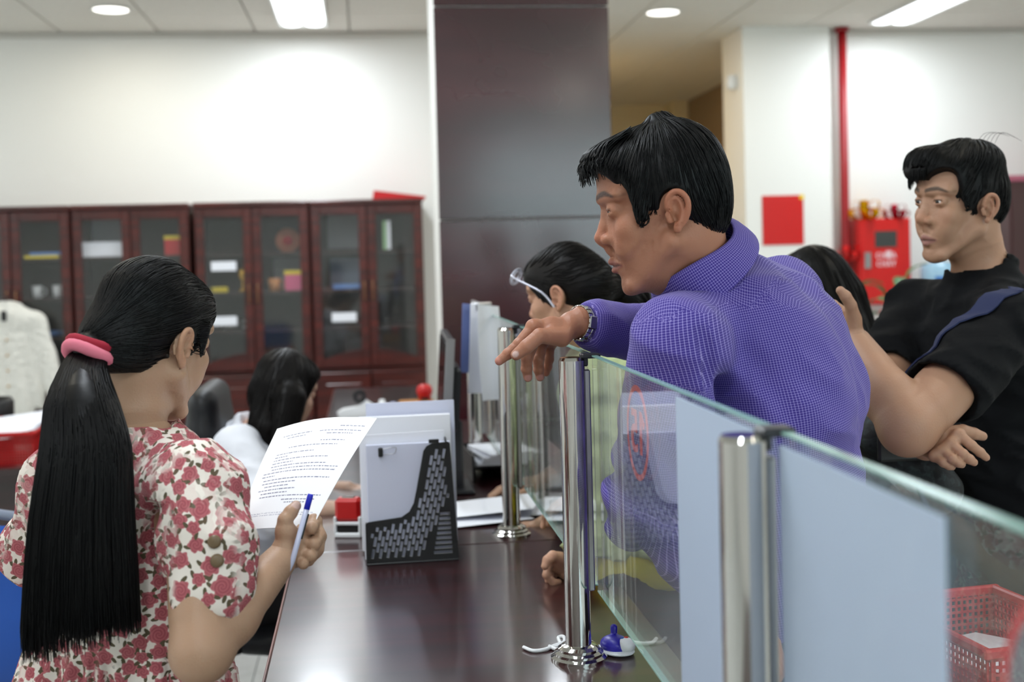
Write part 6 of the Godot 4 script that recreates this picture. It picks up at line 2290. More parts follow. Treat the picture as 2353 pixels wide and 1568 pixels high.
func woman_in_floral() -> void:
	var org := Vector3(-0.36, 0, -1.84)
	var t := thing("person", "woman in a rose-print dress seen from behind, reading a sheet of paper", "person", org)
	var head := Transform3D(Basis(Vector3.UP, deg_to_rad(147.0)) * Basis(Vector3.RIGHT, deg_to_rad(16.0)) * Basis(Vector3.BACK, deg_to_rad(4.0)), Vector3(-0.3192, 1.3851, -1.86))
	var hs := 0.97
	var fwd := Vector3(0.62, 0, -0.78).normalized()
	var right := fwd.cross(Vector3.UP)
	var hand_r := [[
		[Vector3(-0.0838, 1.1301, -1.765), Vector3(-0.0863, 1.1279, -1.735), Vector3(-0.0964, 1.1223, -1.74), Vector3(-0.1032, 1.1244, -1.755)],
		[Vector3(-0.0783, 1.1112, -1.752), Vector3(-0.0829, 1.1064, -1.725), Vector3(-0.0955, 1.106, -1.735), Vector3(-0.1022, 1.1092, -1.75)],
		[Vector3(-0.0821, 1.0962, -1.742), Vector3(-0.0879, 1.0923, -1.718), Vector3(-0.0998, 1.0943, -1.728), Vector3(-0.1053, 1.0975, -1.742)],
		[Vector3(-0.0932, 1.0835, -1.735), Vector3(-0.0983, 1.0825, -1.715), Vector3(-0.1065, 1.0857, -1.724), Vector3(-0.1107, 1.0882, -1.735)]],
		[Vector3(-0.1227, 1.1252, -1.725), Vector3(-0.1222, 1.143, -1.725), Vector3(-0.1144, 1.1523, -1.732), Vector3(-0.1074, 1.1596, -1.74)]]
	var wl := Vector3(-0.2675, 1.0966, -1.985)
	var hand_l := [[
		[Vector3(-0.2447, 1.1135, -2), Vector3(-0.2279, 1.1166, -2.005), Vector3(-0.217, 1.1157, -2), Vector3(-0.2118, 1.1128, -1.995)],
		[Vector3(-0.2463, 1.1024, -2.01), Vector3(-0.2281, 1.1004, -2.015), Vector3(-0.2165, 1.0994, -2.01), Vector3(-0.2105, 1.0973, -2.005)],
		[Vector3(-0.2492, 1.0919, -2.02), Vector3(-0.2311, 1.0863, -2.025), Vector3(-0.2194, 1.0846, -2.02), Vector3(-0.2134, 1.0839, -2.015)],
		[Vector3(-0.2528, 1.0813, -2.03), Vector3(-0.2382, 1.0752, -2.035), Vector3(-0.2279, 1.0728, -2.03), Vector3(-0.2218, 1.0721, -2.025)]],
		[Vector3(-0.2556, 1.1086, -1.975), Vector3(-0.236, 1.1172, -1.955), Vector3(-0.2194, 1.1221, -1.94), Vector3(-0.2073, 1.1204, -1.932)]]
	var d := {
		"org": org, "head": head, "hs": hs, "neck": Vector3(-0.3407, 1.2358, -1.83), "fwd": fwd,
		"spine": [Vector3(-0.3407, 1.1524, -1.83), Vector3(-0.3594, 0.9991, -1.84), Vector3(-0.3767, 0.8034, -1.86)],
		"sh": [Vector3(-0.4605, 1.1722, -1.93), Vector3(-0.2414, 1.1914, -1.715)],
		"el": [Vector3(-0.4926, 0.9447, -2.06), Vector3(-0.2261, 1.0021, -1.6)],
		"wr": [wl, Vector3(-0.1256, 1.0927, -1.725)],
		"kn": [Vector3(-0.42, 0.45, -1.93), Vector3(-0.28, 0.45, -1.82)], "ft": [Vector3(-0.44, 0.07, -1.90), Vector3(-0.30, 0.07, -1.79)],
		"hands": [hand_l, hand_r], "skin": Color(0.46, 0.285, 0.185), "lips": Color(0.5, 0.2, 0.18), "girth": 0.95, "neck_r": 0.043, "hand_s": 0.90,
		"arm_r": [0.042, 0.040, 0.036, 0.0225], "arm_cell": 0.004, "spots": [[Vector3(-0.1062, 1.163, -1.732), 0.008, Color(0.62, 0.42, 0.36)]],
	}
	figure(t, d)
	# --- dress
	var s := top_field(d, 0.016, 0.0, 0.0, [0.145, 0.150, 0.185])
	var drop := 0.45
	s.cap(d.spine[2], d.spine[2] - Vector3(0, drop, 0), 0.185, 0.24, 0.06, fwd, 0.85)
	# full short sleeves
	var hem_l := Vector3(-0.524, 1.0628, -1.98)
	var hem_r := Vector3(-0.2169, 1.075, -1.645)
	s.cap(d.sh[0], hem_l, 0.056, 0.062, 0.05)
	s.cap(d.sh[1], Vector3(-0.2214, 1.1338, -1.67), 0.055, 0.057, 0.05)
	s.cap(Vector3(-0.2214, 1.1338, -1.67), hem_r, 0.057, 0.056, 0.05)
	var ur := (hem_r - Vector3(-0.2214, 1.1338, -1.67)).normalized()
	var ul: Vector3 = (hem_l - d.sh[0]).normalized()
	s.cap(hem_r + ur * 0.105, hem_r + ur * 0.115, 0.075, 0.075, 0.004, Vector3.ZERO, 1.0, Vector3.ZERO, 1.0, 1)
	s.cap(hem_l + ul * 0.105, hem_l + ul * 0.115, 0.08, 0.08, 0.004, Vector3.ZERO, 1.0, Vector3.ZERO, 1.0, 1)
	# neckline
	s.cap(d.neck + Vector3(0, 0.055, 0), d.neck + Vector3(0, 0.15, 0), 0.066, 0.09, 0.006, Vector3.ZERO, 1.0, Vector3.ZERO, 1.0, 1)
	var waist: Vector3 = d.spine[1] - Vector3(0, 0.035, 0)
	var hr := hem_r
	s.folds = func(p: Vector3) -> float:
		var q: Vector3 = p - waist
		var ang := atan2(q.dot(right), q.dot(fwd))
		var e := 0.006 * sin(ang * 26.0 + sin(ang * 7.0) * 2.0) * smoothstep(0.02, -0.03, q.y)
		e += 0.004 * smoothstep(0.012, 0.0, absf(q.y))
		e += folds_at(p, Vector3(8.0, 5.0, 8.0), 0.007) * smoothstep(-0.01, 0.06, q.y)
		var w: Vector3 = p - hr
		e += 0.0045 * sin(w.x * 95.0 + w.z * 60.0) * smoothstep(0.16, 0.03, w.length())
		return e
	var sb := bounds([d.neck, d.sh[0], d.sh[1], hem_l, hem_r, d.spine[2] - Vector3(0, drop, 0)], 0.2)
	var cloth := mat("rose_print", Color.WHITE, 0.85)
	cloth.albedo_texture = floral_image()
	tri(cloth, 3.5)
	cloth.uv1_triplanar_sharpness = 6.0
	put(t, "dress", join_nets([s.net(sb[0], sb[1], 0.0068)], org), cloth)
	var bt := MB.new()
	bt.lathe([Vector2(0, 0), Vector2(0.0085, 0), Vector2(0.009, 0.002), Vector2(0.006, 0.004), Vector2(0, 0.003)], 16)
	var bm := bt.mesh()
	for p in [Vector3(-0.2045, 1.1453, -1.6), Vector3(-0.2, 1.1221, -1.592)]:
		s.all()
		var q: Vector3 = p
		for k in 12:
			q -= s.grad(q) * (s.d(q) - 0.001)
		var o := put(t, "button", bm, mat("horn_button", rgb8(112, 92, 66), 0.4), q - org)
		var nrm := s.grad(q)
		var side := nrm.cross(Vector3.UP).normalized()
		o.basis = Basis(side, nrm, side.cross(nrm))
	var sk := Field.new()
	var low := mat("dark_stockings", rgb8(60, 44, 40), 0.8)
	shoes(t, d.ft, fwd, org, mats["leather"])
	# --- hair drawn back to a tie, long tail down the back
	var tie := Vector3(-0.3867, 1.3884, -1.765)
	var hf := hair_field(head, hs, 0.080, 0.004, -0.004)
	hf.ell(Vector3(0, -0.010, -0.075), Vector3(0.060, 0.045, 0.04), 0.03)
	hf.cap(Vector3(-0.072, 0.040, 0.030), Vector3(-0.071, 0.000, 0.034), 0.012, 0.005, 0.01, Vector3.RIGHT, 0.5)
	hf.ell(Vector3(0, -0.098, 0.0), Vector3(0.12, 0.058, 0.12), 0.008, 1)
	hf.xf = Transform3D.IDENTITY
	hf.xs = 1.0
	hf.cap(head * Vector3(0, 0.0, -0.07), tie, 0.05, 0.026, 0.04)
	var hbx := bounds([head.origin + Vector3(0, 0.04, 0), tie], 0.15)
	var hn := hf.net(hbx[0], hbx[1], 0.003)
	var roots: PackedVector3Array = hn[0]
	var tie2 := tie
	var flow := func(p: Vector3) -> Vector3: return (tie2 - p).normalized() + Vector3(0, 0.15, 0)
	var root := func(_i: int) -> Vector3: return roots[rng.randi() % roots.size()]
	var keep := func(p: Vector3) -> bool: return p.distance_to(tie2) > 0.028
	var st := comb(hf, 2600, root, flow, 9, 0.009, 0.0010, 0.0016, org, keep)
	var hm := hair_mat("hair_black", Color(0.016, 0.017, 0.022), 0.30)
	put(t, "hair", merge_hair(hn, [st], org), hm)
	# tail
	var path := arc_path([tie, Vector3(-0.3904, 1.3642, -1.735), Vector3(-0.3832, 1.3209, -1.69), Vector3(-0.3753, 1.2655, -1.665), Vector3(-0.3809, 1.1807, -1.655), Vector3(-0.3851, 1.0997, -1.655), Vector3(-0.3889, 1.0287, -1.66)], 6)
	var rad := PackedFloat32Array()
	var keyr := [0.024, 0.030, 0.046, 0.056, 0.064, 0.070, 0.074]
	for i in path.size():
		var u := float(i) / (path.size() - 1) * 6.0
		var k := mini(int(u), 5)
		rad.append(lerpf(keyr[k], keyr[k + 1], u - k))
	var tf := Field.new()
	for i in path.size() - 2:
		var sl := lerpf(0.45, 1.0, clampf(i / 16.0, 0.0, 1.0))
		tf.cap(path[i], path[i + 1], sl * rad[i] * 0.76 * minf(1.0, (path.size() - 1 - i) / 7.0 + 0.3), sl * rad[i + 1] * 0.76 * minf(1.0, (path.size() - 2 - i) / 7.0 + 0.3), 0.006, Vector3(0.1, 0, 1), 0.42)
	var tbx := bounds([tie, path[path.size() - 1]], 0.11)
	var tn := tf.net(tbx[0], tbx[1], 0.0045)
	var ts := Strands.new()
	for i in 3600:
		var a := rng.randf() * TAU
		var rr := sqrt(rng.randf_range(0.55, 1.12))
		var ends := rng.randf_range(0.90, 1.06) - 0.03 * cos(a)
		var line := PackedVector3Array()
		var tw := rng.randf_range(-0.25, 0.25)
		for k in 13:
			var u := k / 12.0 * ends
			var fi := minf(u, 1.0) * (path.size() - 1)
			var i0 := mini(int(fi), path.size() - 2)
			var c := path[i0].lerp(path[i0 + 1], fi - i0)
			if u > 1.0:
				c += Vector3(0, -(u - 1.0) * 0.5, 0)
			var r := lerpf(rad[i0], rad[i0 + 1], fi - i0) * rr
			var b := a + tw * u
			line.append(c + Vector3(cos(b) * r, 0, sin(b) * r * lerpf(0.85, 0.46, smoothstep(0.12, 0.45, u))))
		ts.add(line, 0.0014, 0.0004, org)
	put(t, "ponytail", merge_hair(tn, [ts.net()], org), hm)
	# scrunchie: two soft rings, pink and dark red
	var dirv := (path[3] - head * Vector3(0, 0.0, -0.07)).normalized()
	dirv = Vector3(-0.25, -0.86, 0.42).normalized()
	var e1 := dirv.cross(Vector3.UP).normalized()
	var e2 := dirv.cross(e1)
	var cols := [rgb8(150, 20, 44), rgb8(222, 120, 140)]
	for k in 2:
		var ring := []
		for i in 25:
			var a := TAU * i / 24.0
			ring.append(tie - org + (e1 * cos(a) + e2 * sin(a)) * 0.0285 + dirv * (0.010 * k - 0.004 + 0.003 * sin(a * 2.0 + k)))
		var b := MB.new()
		b.tube(PackedVector3Array(ring), same_radius(25, 0.0095 if k == 1 else 0.008), 10)
		put(t, "scrunchie", b.mesh(), mat("velvet_%d" % k, cols[k], 0.9))
	# --- the sheet she reads and her pen
	var c := [Vector3(-0.1566, 1.2227, -2.1), Vector3(0.0117, 1.2499, -1.97), Vector3(-0.2087, 1.0976, -1.88), Vector3(-0.0863, 1.1266, -1.735)]
	var rows := []
	for r in 13:
		var line := PackedVector3Array()
		var v := r / 12.0
		for q in 11:
			var u := q / 10.0
			var p: Vector3 = c[0].lerp(c[1], u).lerp(c[2].lerp(c[3], u), v)
			p += Vector3(-0.2, 0.75, 0.6) * (0.014 * sin(u * PI) * (1.0 - 0.6 * v) + 0.006 * sin(v * PI))
			line.append(p - c[3])
		rows.append(line)
	var pb := MB.new()
	pb.sheet(rows, 0.0005, true)
	var letter := mat("letter_print", Color.WHITE, 0.75)
	letter.albedo_texture = letter_image()
	letter.backlight_enabled = true
	letter.backlight = Color(0.25, 0.25, 0.25)
	item("letter", "printed sheet of paper held up by the woman in the rose-print dress", "paper", pb.mesh(), letter, c[3])
	var a0 := Vector3(-0.0854, 1.1781, -1.725)
	var a1 := Vector3(-0.1175, 1.0739, -1.7)
	var pen := thing("pen", "clear ballpoint pen with a blue cap in the floral woman's hand", "pen", a1)
	var pd := (a0 - a1).normalized()
	var ln := (a0 - a1).length()
	var px := pd.cross(Vector3.BACK).normalized()
	pen.basis = Basis(px, pd, px.cross(pd))
	var pm := MB.new()
	pm.lathe([Vector2(0, 0), Vector2(0.0008, 0), Vector2(0.0035, 0.014), Vector2(0.0039, 0.02), Vector2(0.0039, ln - 0.022), Vector2(0, ln - 0.022)], 14)
	put(pen, "barrel", pm.mesh(), mat("pen_clear", rgb8(196, 200, 226), 0.25))
	pm = MB.new()
	pm.lathe([Vector2(0, ln - 0.022), Vector2(0.0042, ln - 0.022), Vector2(0.0042, ln - 0.003), Vector2(0.0036, ln), Vector2(0, ln)], 14)
	put(pen, "cap", pm.mesh(), mat("pen_blue", rgb8(30, 44, 200), 0.3))
	pm = MB.new()
	pm.box(Vector3(0.0022, 0.036, 0.0015), Vector3(0.0044, ln - 0.045, 0.002), 0.0004)
	put(pen, "print_band", pm.mesh(), mats["black_plastic"])

func young_man() -> void:
	var org := Vector3(1.20, 0, -2.45)
	var t := thing("person", "young man in a black T-shirt with folded arms and a navy strap", "person", org)
	var head := Transform3D(Basis(Vector3.UP, deg_to_rad(-79.0)) * Basis(Vector3.RIGHT, deg_to_rad(5.0)) * Basis(Vector3.BACK, deg_to_rad(-3.0)), Vector3(1.2387, 1.579, -2.42))
	var hs := 1.0
	var fwd := Vector3(-1, 0, 0.05).normalized()
	var hand_r := [[
		[Vector3(1.053, 1.1624, -2.075), Vector3(1.0664, 1.1458, -2.055), Vector3(1.0811, 1.1331, -2.052), Vector3(1.0924, 1.1232, -2.052)],
		[Vector3(1.0362, 1.1465, -2.07), Vector3(1.0447, 1.1327, -2.045), Vector3(1.056, 1.1233, -2.042), Vector3(1.0641, 1.1175, -2.042)],
		[Vector3(1.0212, 1.1346, -2.07), Vector3(1.0266, 1.1242, -2.045), Vector3(1.0348, 1.1181, -2.042), Vector3(1.0412, 1.1147, -2.042)],
		[Vector3(1.0071, 1.1266, -2.075), Vector3(1.0135, 1.117, -2.055), Vector3(1.0218, 1.1116, -2.052), Vector3(1.0283, 1.109, -2.052)]],
		[Vector3(1.0382, 1.1611, -2.1), Vector3(1.0734, 1.1659, -2.1), Vector3(1.0951, 1.1594, -2.1), Vector3(1.1118, 1.1539, -2.1)]]
	var hand_l := [[
		[Vector3(0.9248, 1.3768, -2.27), Vector3(0.9115, 1.3949, -2.3), Vector3(0.9, 1.382, -2.31), Vector3(0.8944, 1.365, -2.31)],
		[Vector3(0.9345, 1.3646, -2.29), Vector3(0.9191, 1.3749, -2.32), Vector3(0.9075, 1.361, -2.33), Vector3(0.9027, 1.3447, -2.33)],
		[Vector3(0.944, 1.3524, -2.305), Vector3(0.9301, 1.3566, -2.335), Vector3(0.9194, 1.3433, -2.345), Vector3(0.9146, 1.3287, -2.345)],
		[Vector3(0.9524, 1.3412, -2.315), Vector3(0.9409, 1.3403, -2.34), Vector3(0.932, 1.3286, -2.35), Vector3(0.9281, 1.3174, -2.35)]],
		[Vector3(0.9259, 1.3674, -2.235), Vector3(0.9142, 1.3958, -2.22), Vector3(0.9021, 1.4137, -2.215), Vector3(0.892, 1.4247, -2.215)]]
	var d := {
		"org": org, "head": head, "hs": hs, "neck": Vector3(1.3019, 1.4498, -2.45), "lid": 0.0036, "brow": 0.8, "fwd": fwd,
		"spine": [Vector3(1.3038, 1.3034, -2.45), Vector3(1.3059, 1.0238, -2.45), Vector3(1.3028, 0.7893, -2.45)],
		"sh": [Vector3(1.2537, 1.3469, -2.26), Vector3(1.2416, 1.3583, -2.64)],
		"el": [Vector3(0.9686, 1.1769, -2.1), Vector3(1.0466, 1.1689, -2.42)],
		"wr": [Vector3(0.9324, 1.3209, -2.24), Vector3(1.0173, 1.1385, -2.13)],
		"kn": [Vector3(1.20, 0.48, -2.36), Vector3(1.22, 0.48, -2.58)], "ft": [Vector3(1.22, 0.07, -2.34), Vector3(1.24, 0.07, -2.60)],
		"hands": [hand_l, hand_r], "skin": Color(0.42, 0.235, 0.150), "lips": Color(0.33, 0.15, 0.135), "girth": 1.0, "neck_r": 0.054, "hand_s": 0.98,
		"arm_r": [0.056, 0.054, 0.050, 0.030], "arm_cell": 0.0045, "fine": 0.0023,
	}
	figure(t, d)
	# --- T-shirt
	var s := top_field(d, 0.016, 0.62, 0.012, [0.165, 0.165, 0.170])
	s.cap(d.spine[2], d.spine[2] - Vector3(0, 0.08, 0), 0.168, 0.170, 0.05, fwd, 0.8)
	s.cap(d.neck + Vector3(-0.018, 0.042, 0), d.neck + Vector3(-0.03, 0.15, 0), 0.070, 0.09, 0.006, Vector3.ZERO, 1.0, Vector3.ZERO, 1.0, 1)
	var m0: Vector3 = d.spine[1]
	s.folds = func(p: Vector3) -> float:
		var q: Vector3 = p - m0
		return folds_at(q + Vector3(q.y * 0.7, 0, 0), Vector3(5.0, 9.0, 5.0), 0.010)
	var sb := top_bounds(d, 0.12)
	var tee := mat("black_tee", rgb8(11, 12, 15), 0.9, 0.0, 0.3)
	put(t, "t_shirt", join_nets([s.net(sb[0], sb[1], 0.0075)], org), tee)
	# --- crossbody strap following the chest
	s.all()
	var sp := []
	for p in [Vector3(1.2816, 1.4363, -2.24), Vector3(1.2558, 1.4522, -2.25), Vector3(1.2143, 1.4467, -2.24), Vector3(1.1634, 1.4274, -2.22), Vector3(1.1187, 1.3869, -2.22), Vector3(1.0784, 1.338, -2.22), Vector3(1.054, 1.2845, -2.22), Vector3(1.0408, 1.2264, -2.22), Vector3(1.0438, 1.1565, -2.24)]:
		var q: Vector3 = p
		for k in 20:
			q -= s.grad(q) * clampf(s.d(q) - 0.004, -0.03, 0.03)
		sp.append(q)
	var rows := []
	var sp2 := arc_path(sp, 5)
	for i in sp2.size():
		var nrm := s.grad(sp2[i])
		var tan_ := (sp2[mini(i + 1, sp2.size() - 1)] - sp2[maxi(i - 1, 0)]).normalized()
		var side := tan_.cross(nrm).normalized()
		var line := PackedVector3Array()
		for k in 5:
			var q: Vector3 = sp2[i] + side * (0.023 * (k - 2) / 2.0)
			q -= s.grad(q) * clampf(s.d(q) - 0.004, -0.02, 0.02)
			line.append(q - org)
		rows.append(line)
	var stb := MB.new()
	stb.sheet(rows, 0.003)
	put(t, "bag_strap", stb.mesh(), mat("navy_webbing", rgb8(26, 36, 76), 0.8))
	trousers(t, d, [0.165, 0.10, 0.075, 0.065], mat("charcoal_trousers", rgb8(30, 32, 38), 0.85))
	shoes(t, d.ft, fwd, org, mats["leather"])
	# bag at his hip
	var bag := thing("shoulder_bag", "dark grey patterned bag hanging before the young man's hip", "bag", Vector3(1.045, 1.0795, -2.27))
	var bf := Field.new()
	bf.cap(Vector3(-0.05, -0.05, -0.02), Vector3(0.05, -0.05, 0.02), 0.05, 0.05, 0.02)
	bf.cap(Vector3(-0.05, 0.05, -0.02), Vector3(0.05, 0.05, 0.02), 0.05, 0.05, 0.05)
	var bagm := mat("bag_cloth", rgb8(60, 68, 70), 0.7)
	bagm.albedo_texture = noise_tex(61, 0.03, [[0.0, Color(0.15, 0.16, 0.17)], [0.5, Color(0.2, 0.22, 0.23)], [0.62, Color(0.8, 0.85, 0.85)], [1.0, Color(0.5, 0.56, 0.56)]])
	tri(bagm, 5.0, false)
	put(bag, "pouch", join_nets([bf.net(Vector3(-0.13, -0.13, -0.1), Vector3(0.13, 0.13, 0.1), 0.006)], Vector3.ZERO), bagm)
	put(bag, "flap", box_mesh(Vector3(0.17, 0.07, 0.012), 0.005, Vector3(0, 0.05, 0.056)), mats["black_plastic"])
	# --- hair: short at the sides, long on top, brushed forward
	var hf := hair_field(head, hs, 0.0765, 0.010, 0.002)
	hf.ell(Vector3(0, 0.098, -0.005), Vector3(0.076, 0.050, 0.090), 0.02)
	hf.ell(Vector3(0.0, 0.092, 0.052), Vector3(0.064, 0.034, 0.050), 0.03)
	hf.ell(Vector3(0, -0.092, 0.0), Vector3(0.12, 0.056, 0.11), 0.006, 1)
	hf.ell(Vector3(0.060, 0.058, 0.082), Vector3(0.045, 0.034, 0.036), 0.004, 1)
	for q in [-1.0, 1.0]:
		hf.cap(Vector3(q * 0.10, -0.02, -0.012), Vector3(q * 0.09, -0.09, -0.035), 0.032, 0.05, 0.008, Vector3.ZERO, 1.0, Vector3.ZERO, 1.0, 1)
	# the fringe, brushed to his right
	hf.cap(Vector3(-0.044, 0.102, 0.058), Vector3(0.010, 0.108, 0.068), 0.034, 0.028, 0.03)
	hf.cap(Vector3(-0.040, 0.092, 0.080), Vector3(-0.004, 0.098, 0.088), 0.018, 0.014, 0.02)
	hf.cap(Vector3(-0.044, 0.084, 0.084), Vector3(-0.020, 0.088, 0.092), 0.012, 0.009, 0.015)
	for q in [-1.0, 1.0]:
		hf.cap(Vector3(q * 0.0655, 0.066, 0.036), Vector3(q * 0.0675, 0.014, 0.030), 0.018, 0.009, 0.012, Vector3.RIGHT, 0.5)
	hf.xf = Transform3D.IDENTITY
	hf.xs = 1.0
	var hbx := bounds([head.origin + Vector3(0, 0.05, 0)], 0.17)
	var hn := hf.net(hbx[0], hbx[1], 0.003)
	var inv := head.affine_inverse()
	var hx := head
	var flow := func(p: Vector3) -> Vector3:
		var q: Vector3 = inv * p
		var away: Vector3 = (q - Vector3(-0.02, 0.15, -0.06))
		away.y -= 0.03
		return hx.basis * away.normalized()
	var roots: PackedVector3Array = hn[0]
	var root := func(_i: int) -> Vector3: return roots[rng.randi() % roots.size()]
	var st := comb(hf, 1900, root, flow, 6, 0.008, 0.0011, 0.002, org)
	var fr := Strands.new()
	for i in 240:
		var x := rng.randf_range(-0.060, 0.026)
		var e := 1.0 - pow(absf(x) / 0.078, 2.0)
		var a := Vector3(x * 0.85, 0.130 + rng.randf_range(-0.01, 0.004), 0.02)
		var b := Vector3(x * 0.95 + 0.002, 0.115, 0.044 + 0.044 * e)
		var c := Vector3(x, 0.095, 0.048 + 0.058 * e)
		var sweep := 0.020 * smoothstep(0.04, -0.05, x)
		var e2 := Vector3(x - 0.006, 0.080 - sweep + rng.randf_range(-0.012, 0.012), 0.050 + 0.055 * e + rng.randf_range(-0.004, 0.002))
		var path := PackedVector3Array()
		for p in arc_path([a, b, c, e2], 3):
			path.append(head * (p * hs))
		fr.add(path, 0.0019, 0.0004, org)
	# a few loose hairs at the crown
	for i in 5:
		var a := Vector3(0.006 * i - 0.006, 0.128, -0.050 - 0.007 * i)
		var path := PackedVector3Array()
		for p in arc_path([a, a + Vector3(0.006, 0.024, -0.018), a + Vector3(0.012 + 0.004 * i, 0.026 - 0.006 * i, -0.046 - 0.006 * (i % 2))], 4):
			path.append(head * (p * hs))
		fr.add(path, 0.0005, 0.0002, org)
	put(t, "hair", merge_hair(hn, [st, fr.net()], org), hair_mat("hair_young", Color(0.012, 0.012, 0.014), 0.42))

func woman_in_green() -> void:
	var org := Vector3(0.60, 0, -2.55)
	var t := thing("person", "woman in a pale green top leaning on the counter beyond the glass", "person", org)
	var head := Transform3D(Basis(Vector3.UP, deg_to_rad(-124.0)) * Basis(Vector3.RIGHT, deg_to_rad(16.0)), Vector3(0.4583, 1.4057, -2.76))
	var hs := 0.95
	var fwd := Vector3(-0.824, 0, -0.567)
	var left := Vector3.UP.cross(fwd)
	var wl := Vector3(0.3896, 0.8683, -2.42)
	var hl := [[
		[Vector3(0.3488, 0.8933, -2.4), Vector3(0.3407, 0.8695, -2.385), Vector3(0.3543, 0.8529, -2.385), Vector3(0.3656, 0.8527, -2.39)],
		[Vector3(0.3541, 0.8775, -2.42), Vector3(0.3485, 0.8533, -2.405), Vector3(0.3599, 0.8433, -2.4), Vector3(0.3705, 0.8449, -2.405)],
		[Vector3(0.3614, 0.8649, -2.44), Vector3(0.3584, 0.8421, -2.425), Vector3(0.3682, 0.8357, -2.42), Vector3(0.378, 0.8383, -2.425)],
		[Vector3(0.3689, 0.8553, -2.455), Vector3(0.3685, 0.8345, -2.445), Vector3(0.3766, 0.829, -2.44), Vector3(0.3848, 0.833, -2.44)]],
		[Vector3(0.3729, 0.8976, -2.395), Vector3(0.3525, 0.9097, -2.375), Vector3(0.3403, 0.9041, -2.365), Vector3(0.3341, 0.8936, -2.36)]]
	var wr := Vector3(0.5113, 0.9773, -2.66)
	var d := {
		"org": org, "head": head, "hs": hs, "neck": Vector3(0.5423, 1.274, -2.78), "fwd": fwd,
		"spine": [Vector3(0.5642, 1.1754, -2.7), Vector3(0.5779, 0.9927, -2.56), Vector3(0.5796, 0.8607, -2.48)],
		"sh": [Vector3(0.4793, 1.2064, -2.58), Vector3(0.6571, 1.1958, -2.86)],
		"el": [Vector3(0.5081, 0.9605, -2.46), Vector3(0.6686, 0.9778, -2.84)],
		"wr": [wl, wr],
		"kn": [Vector3(0.62, 0.46, -2.40), Vector3(0.70, 0.46, -2.58)], "ft": [Vector3(0.66, 0.07, -2.40), Vector3(0.74, 0.07, -2.58)],
		"hands": [hl, easy_hand(wr, Vector3(-1, -0.1, 0.2), Vector3(0, -1, 0), Vector3(0.2, 0, 1), 0.5)],
		"skin": Color(0.52, 0.29, 0.19), "girth": 0.95, "neck_r": 0.046, "fine": 0.0032, "arm_cell": 0.008, "hand_s": 0.9,
	}
	figure(t, d)
	var s := top_field(d, 0.018, 1.82, 0.0, [0.160, 0.165, 0.175])
	s.cap(d.neck - Vector3(0, 0.01, 0) - fwd * 0.03, d.neck - Vector3(0, 0.015, 0) + fwd * 0.03, 0.062, 0.058, 0.03)
	s.cap(d.spine[2] - Vector3(0, 1.150, 0), d.spine[2] - Vector3(0, 1.150, 0), 1.2, 1.2, 0.004, Vector3.ZERO, 1.0, Vector3.ZERO, 1.0, 1)
	s.folds = func(p: Vector3) -> float: return folds_at(p + Vector3(p.y, 0, 0), Vector3(6.0, 9.0, 6.0), 0.010)
	var sb := top_bounds(d, 0.0)
	var sage := mat("sage_cloth", rgb8(186, 200, 150), 0.85)
	put(t, "blouse", join_nets([s.net(sb[0], sb[1], 0.010)], org), sage)
	# yellow tunic hem with a slit, below the blouse
	var hip: Vector3 = d.spine[2]
	var u := Field.new()
	u.cap(hip - Vector3(0, 0.02, 0), hip - Vector3(0, 0.06, 0), 0.172, 0.196, 0.04, fwd, 0.85)
	u.cap(hip - Vector3(0, 1.212, 0), hip - Vector3(0, 1.212, 0), 1.2, 1.2, 0.004, Vector3.ZERO, 1.0, Vector3.ZERO, 1.0, 1)
	var slit := Vector3(0.4988, 0.8466, -2.28)
	u.cap(slit - Vector3(0, 0.03, 0), slit + Vector3(0, 0.03, 0), 0.016, 0.002, 0.003, Vector3.ZERO, 1.0, Vector3.ZERO, 1.0, 1)
	var ub := bounds([hip, hip - Vector3(0, 0.12, 0)], 0.24)
	put(t, "tunic_hem", join_nets([u.net(ub[0], ub[1], 0.009)], org), mat("mustard_cloth", rgb8(206, 196, 40), 0.8))
	trousers(t, d, [0.165, 0.10, 0.07, 0.06], mat("black_trousers", rgb8(24, 24, 28), 0.85))
	shoes(t, d.ft, fwd, org, mats["leather"])
	# hair: drawn back to a low tail
	var tie := Vector3(0.5904, 1.4263, -2.83)
	var hf := hair_field(head, hs, 0.080, 0.004, -0.002)
	hf.ell(Vector3(0, -0.098, 0.0), Vector3(0.12, 0.058, 0.12), 0.008, 1)
	hf.xf = Transform3D.IDENTITY
	hf.xs = 1.0
	hf.cap(head * Vector3(0, 0.02, -0.07), tie, 0.055, 0.026, 0.04)
	hf.cap(tie, Vector3(0.6276, 1.3961, -2.84), 0.03, 0.04, 0.02)
	hf.cap(Vector3(0.6276, 1.3961, -2.84), Vector3(0.6508, 1.3238, -2.82), 0.04, 0.02, 0.02)
	var hbx := bounds([head.origin + Vector3(0, 0.04, 0), tie, Vector3(0.6506, 1.3135, -2.82)], 0.14)
	var hn := hf.net(hbx[0], hbx[1], 0.004)
	var roots: PackedVector3Array = hn[0]
	var flow := func(p: Vector3) -> Vector3: return (tie - p).normalized() + Vector3(0, 0.1, 0)
	var root := func(_i: int) -> Vector3: return roots[rng.randi() % roots.size()]
	var st := comb(hf, 900, root, flow, 7, 0.010, 0.0014, 0.002, org)
	put(t, "hair", merge_hair(hn, [st], org), hair_mat("hair_brown", Color(0.040, 0.024, 0.020), 0.36))
	# spectacles pushed up on her hair
	var g := thing("eyeglasses", "clear rimmed eyeglasses pushed up on the green-clad woman's hair", "eyeglasses", head * (Vector3(0, 0.085, 0.095) * hs))
	g.basis = head.basis * Basis(Vector3.RIGHT, deg_to_rad(-38.0))
	var gm := mat("spectacle_frame", rgb8(206, 206, 220), 0.2, 0.4)
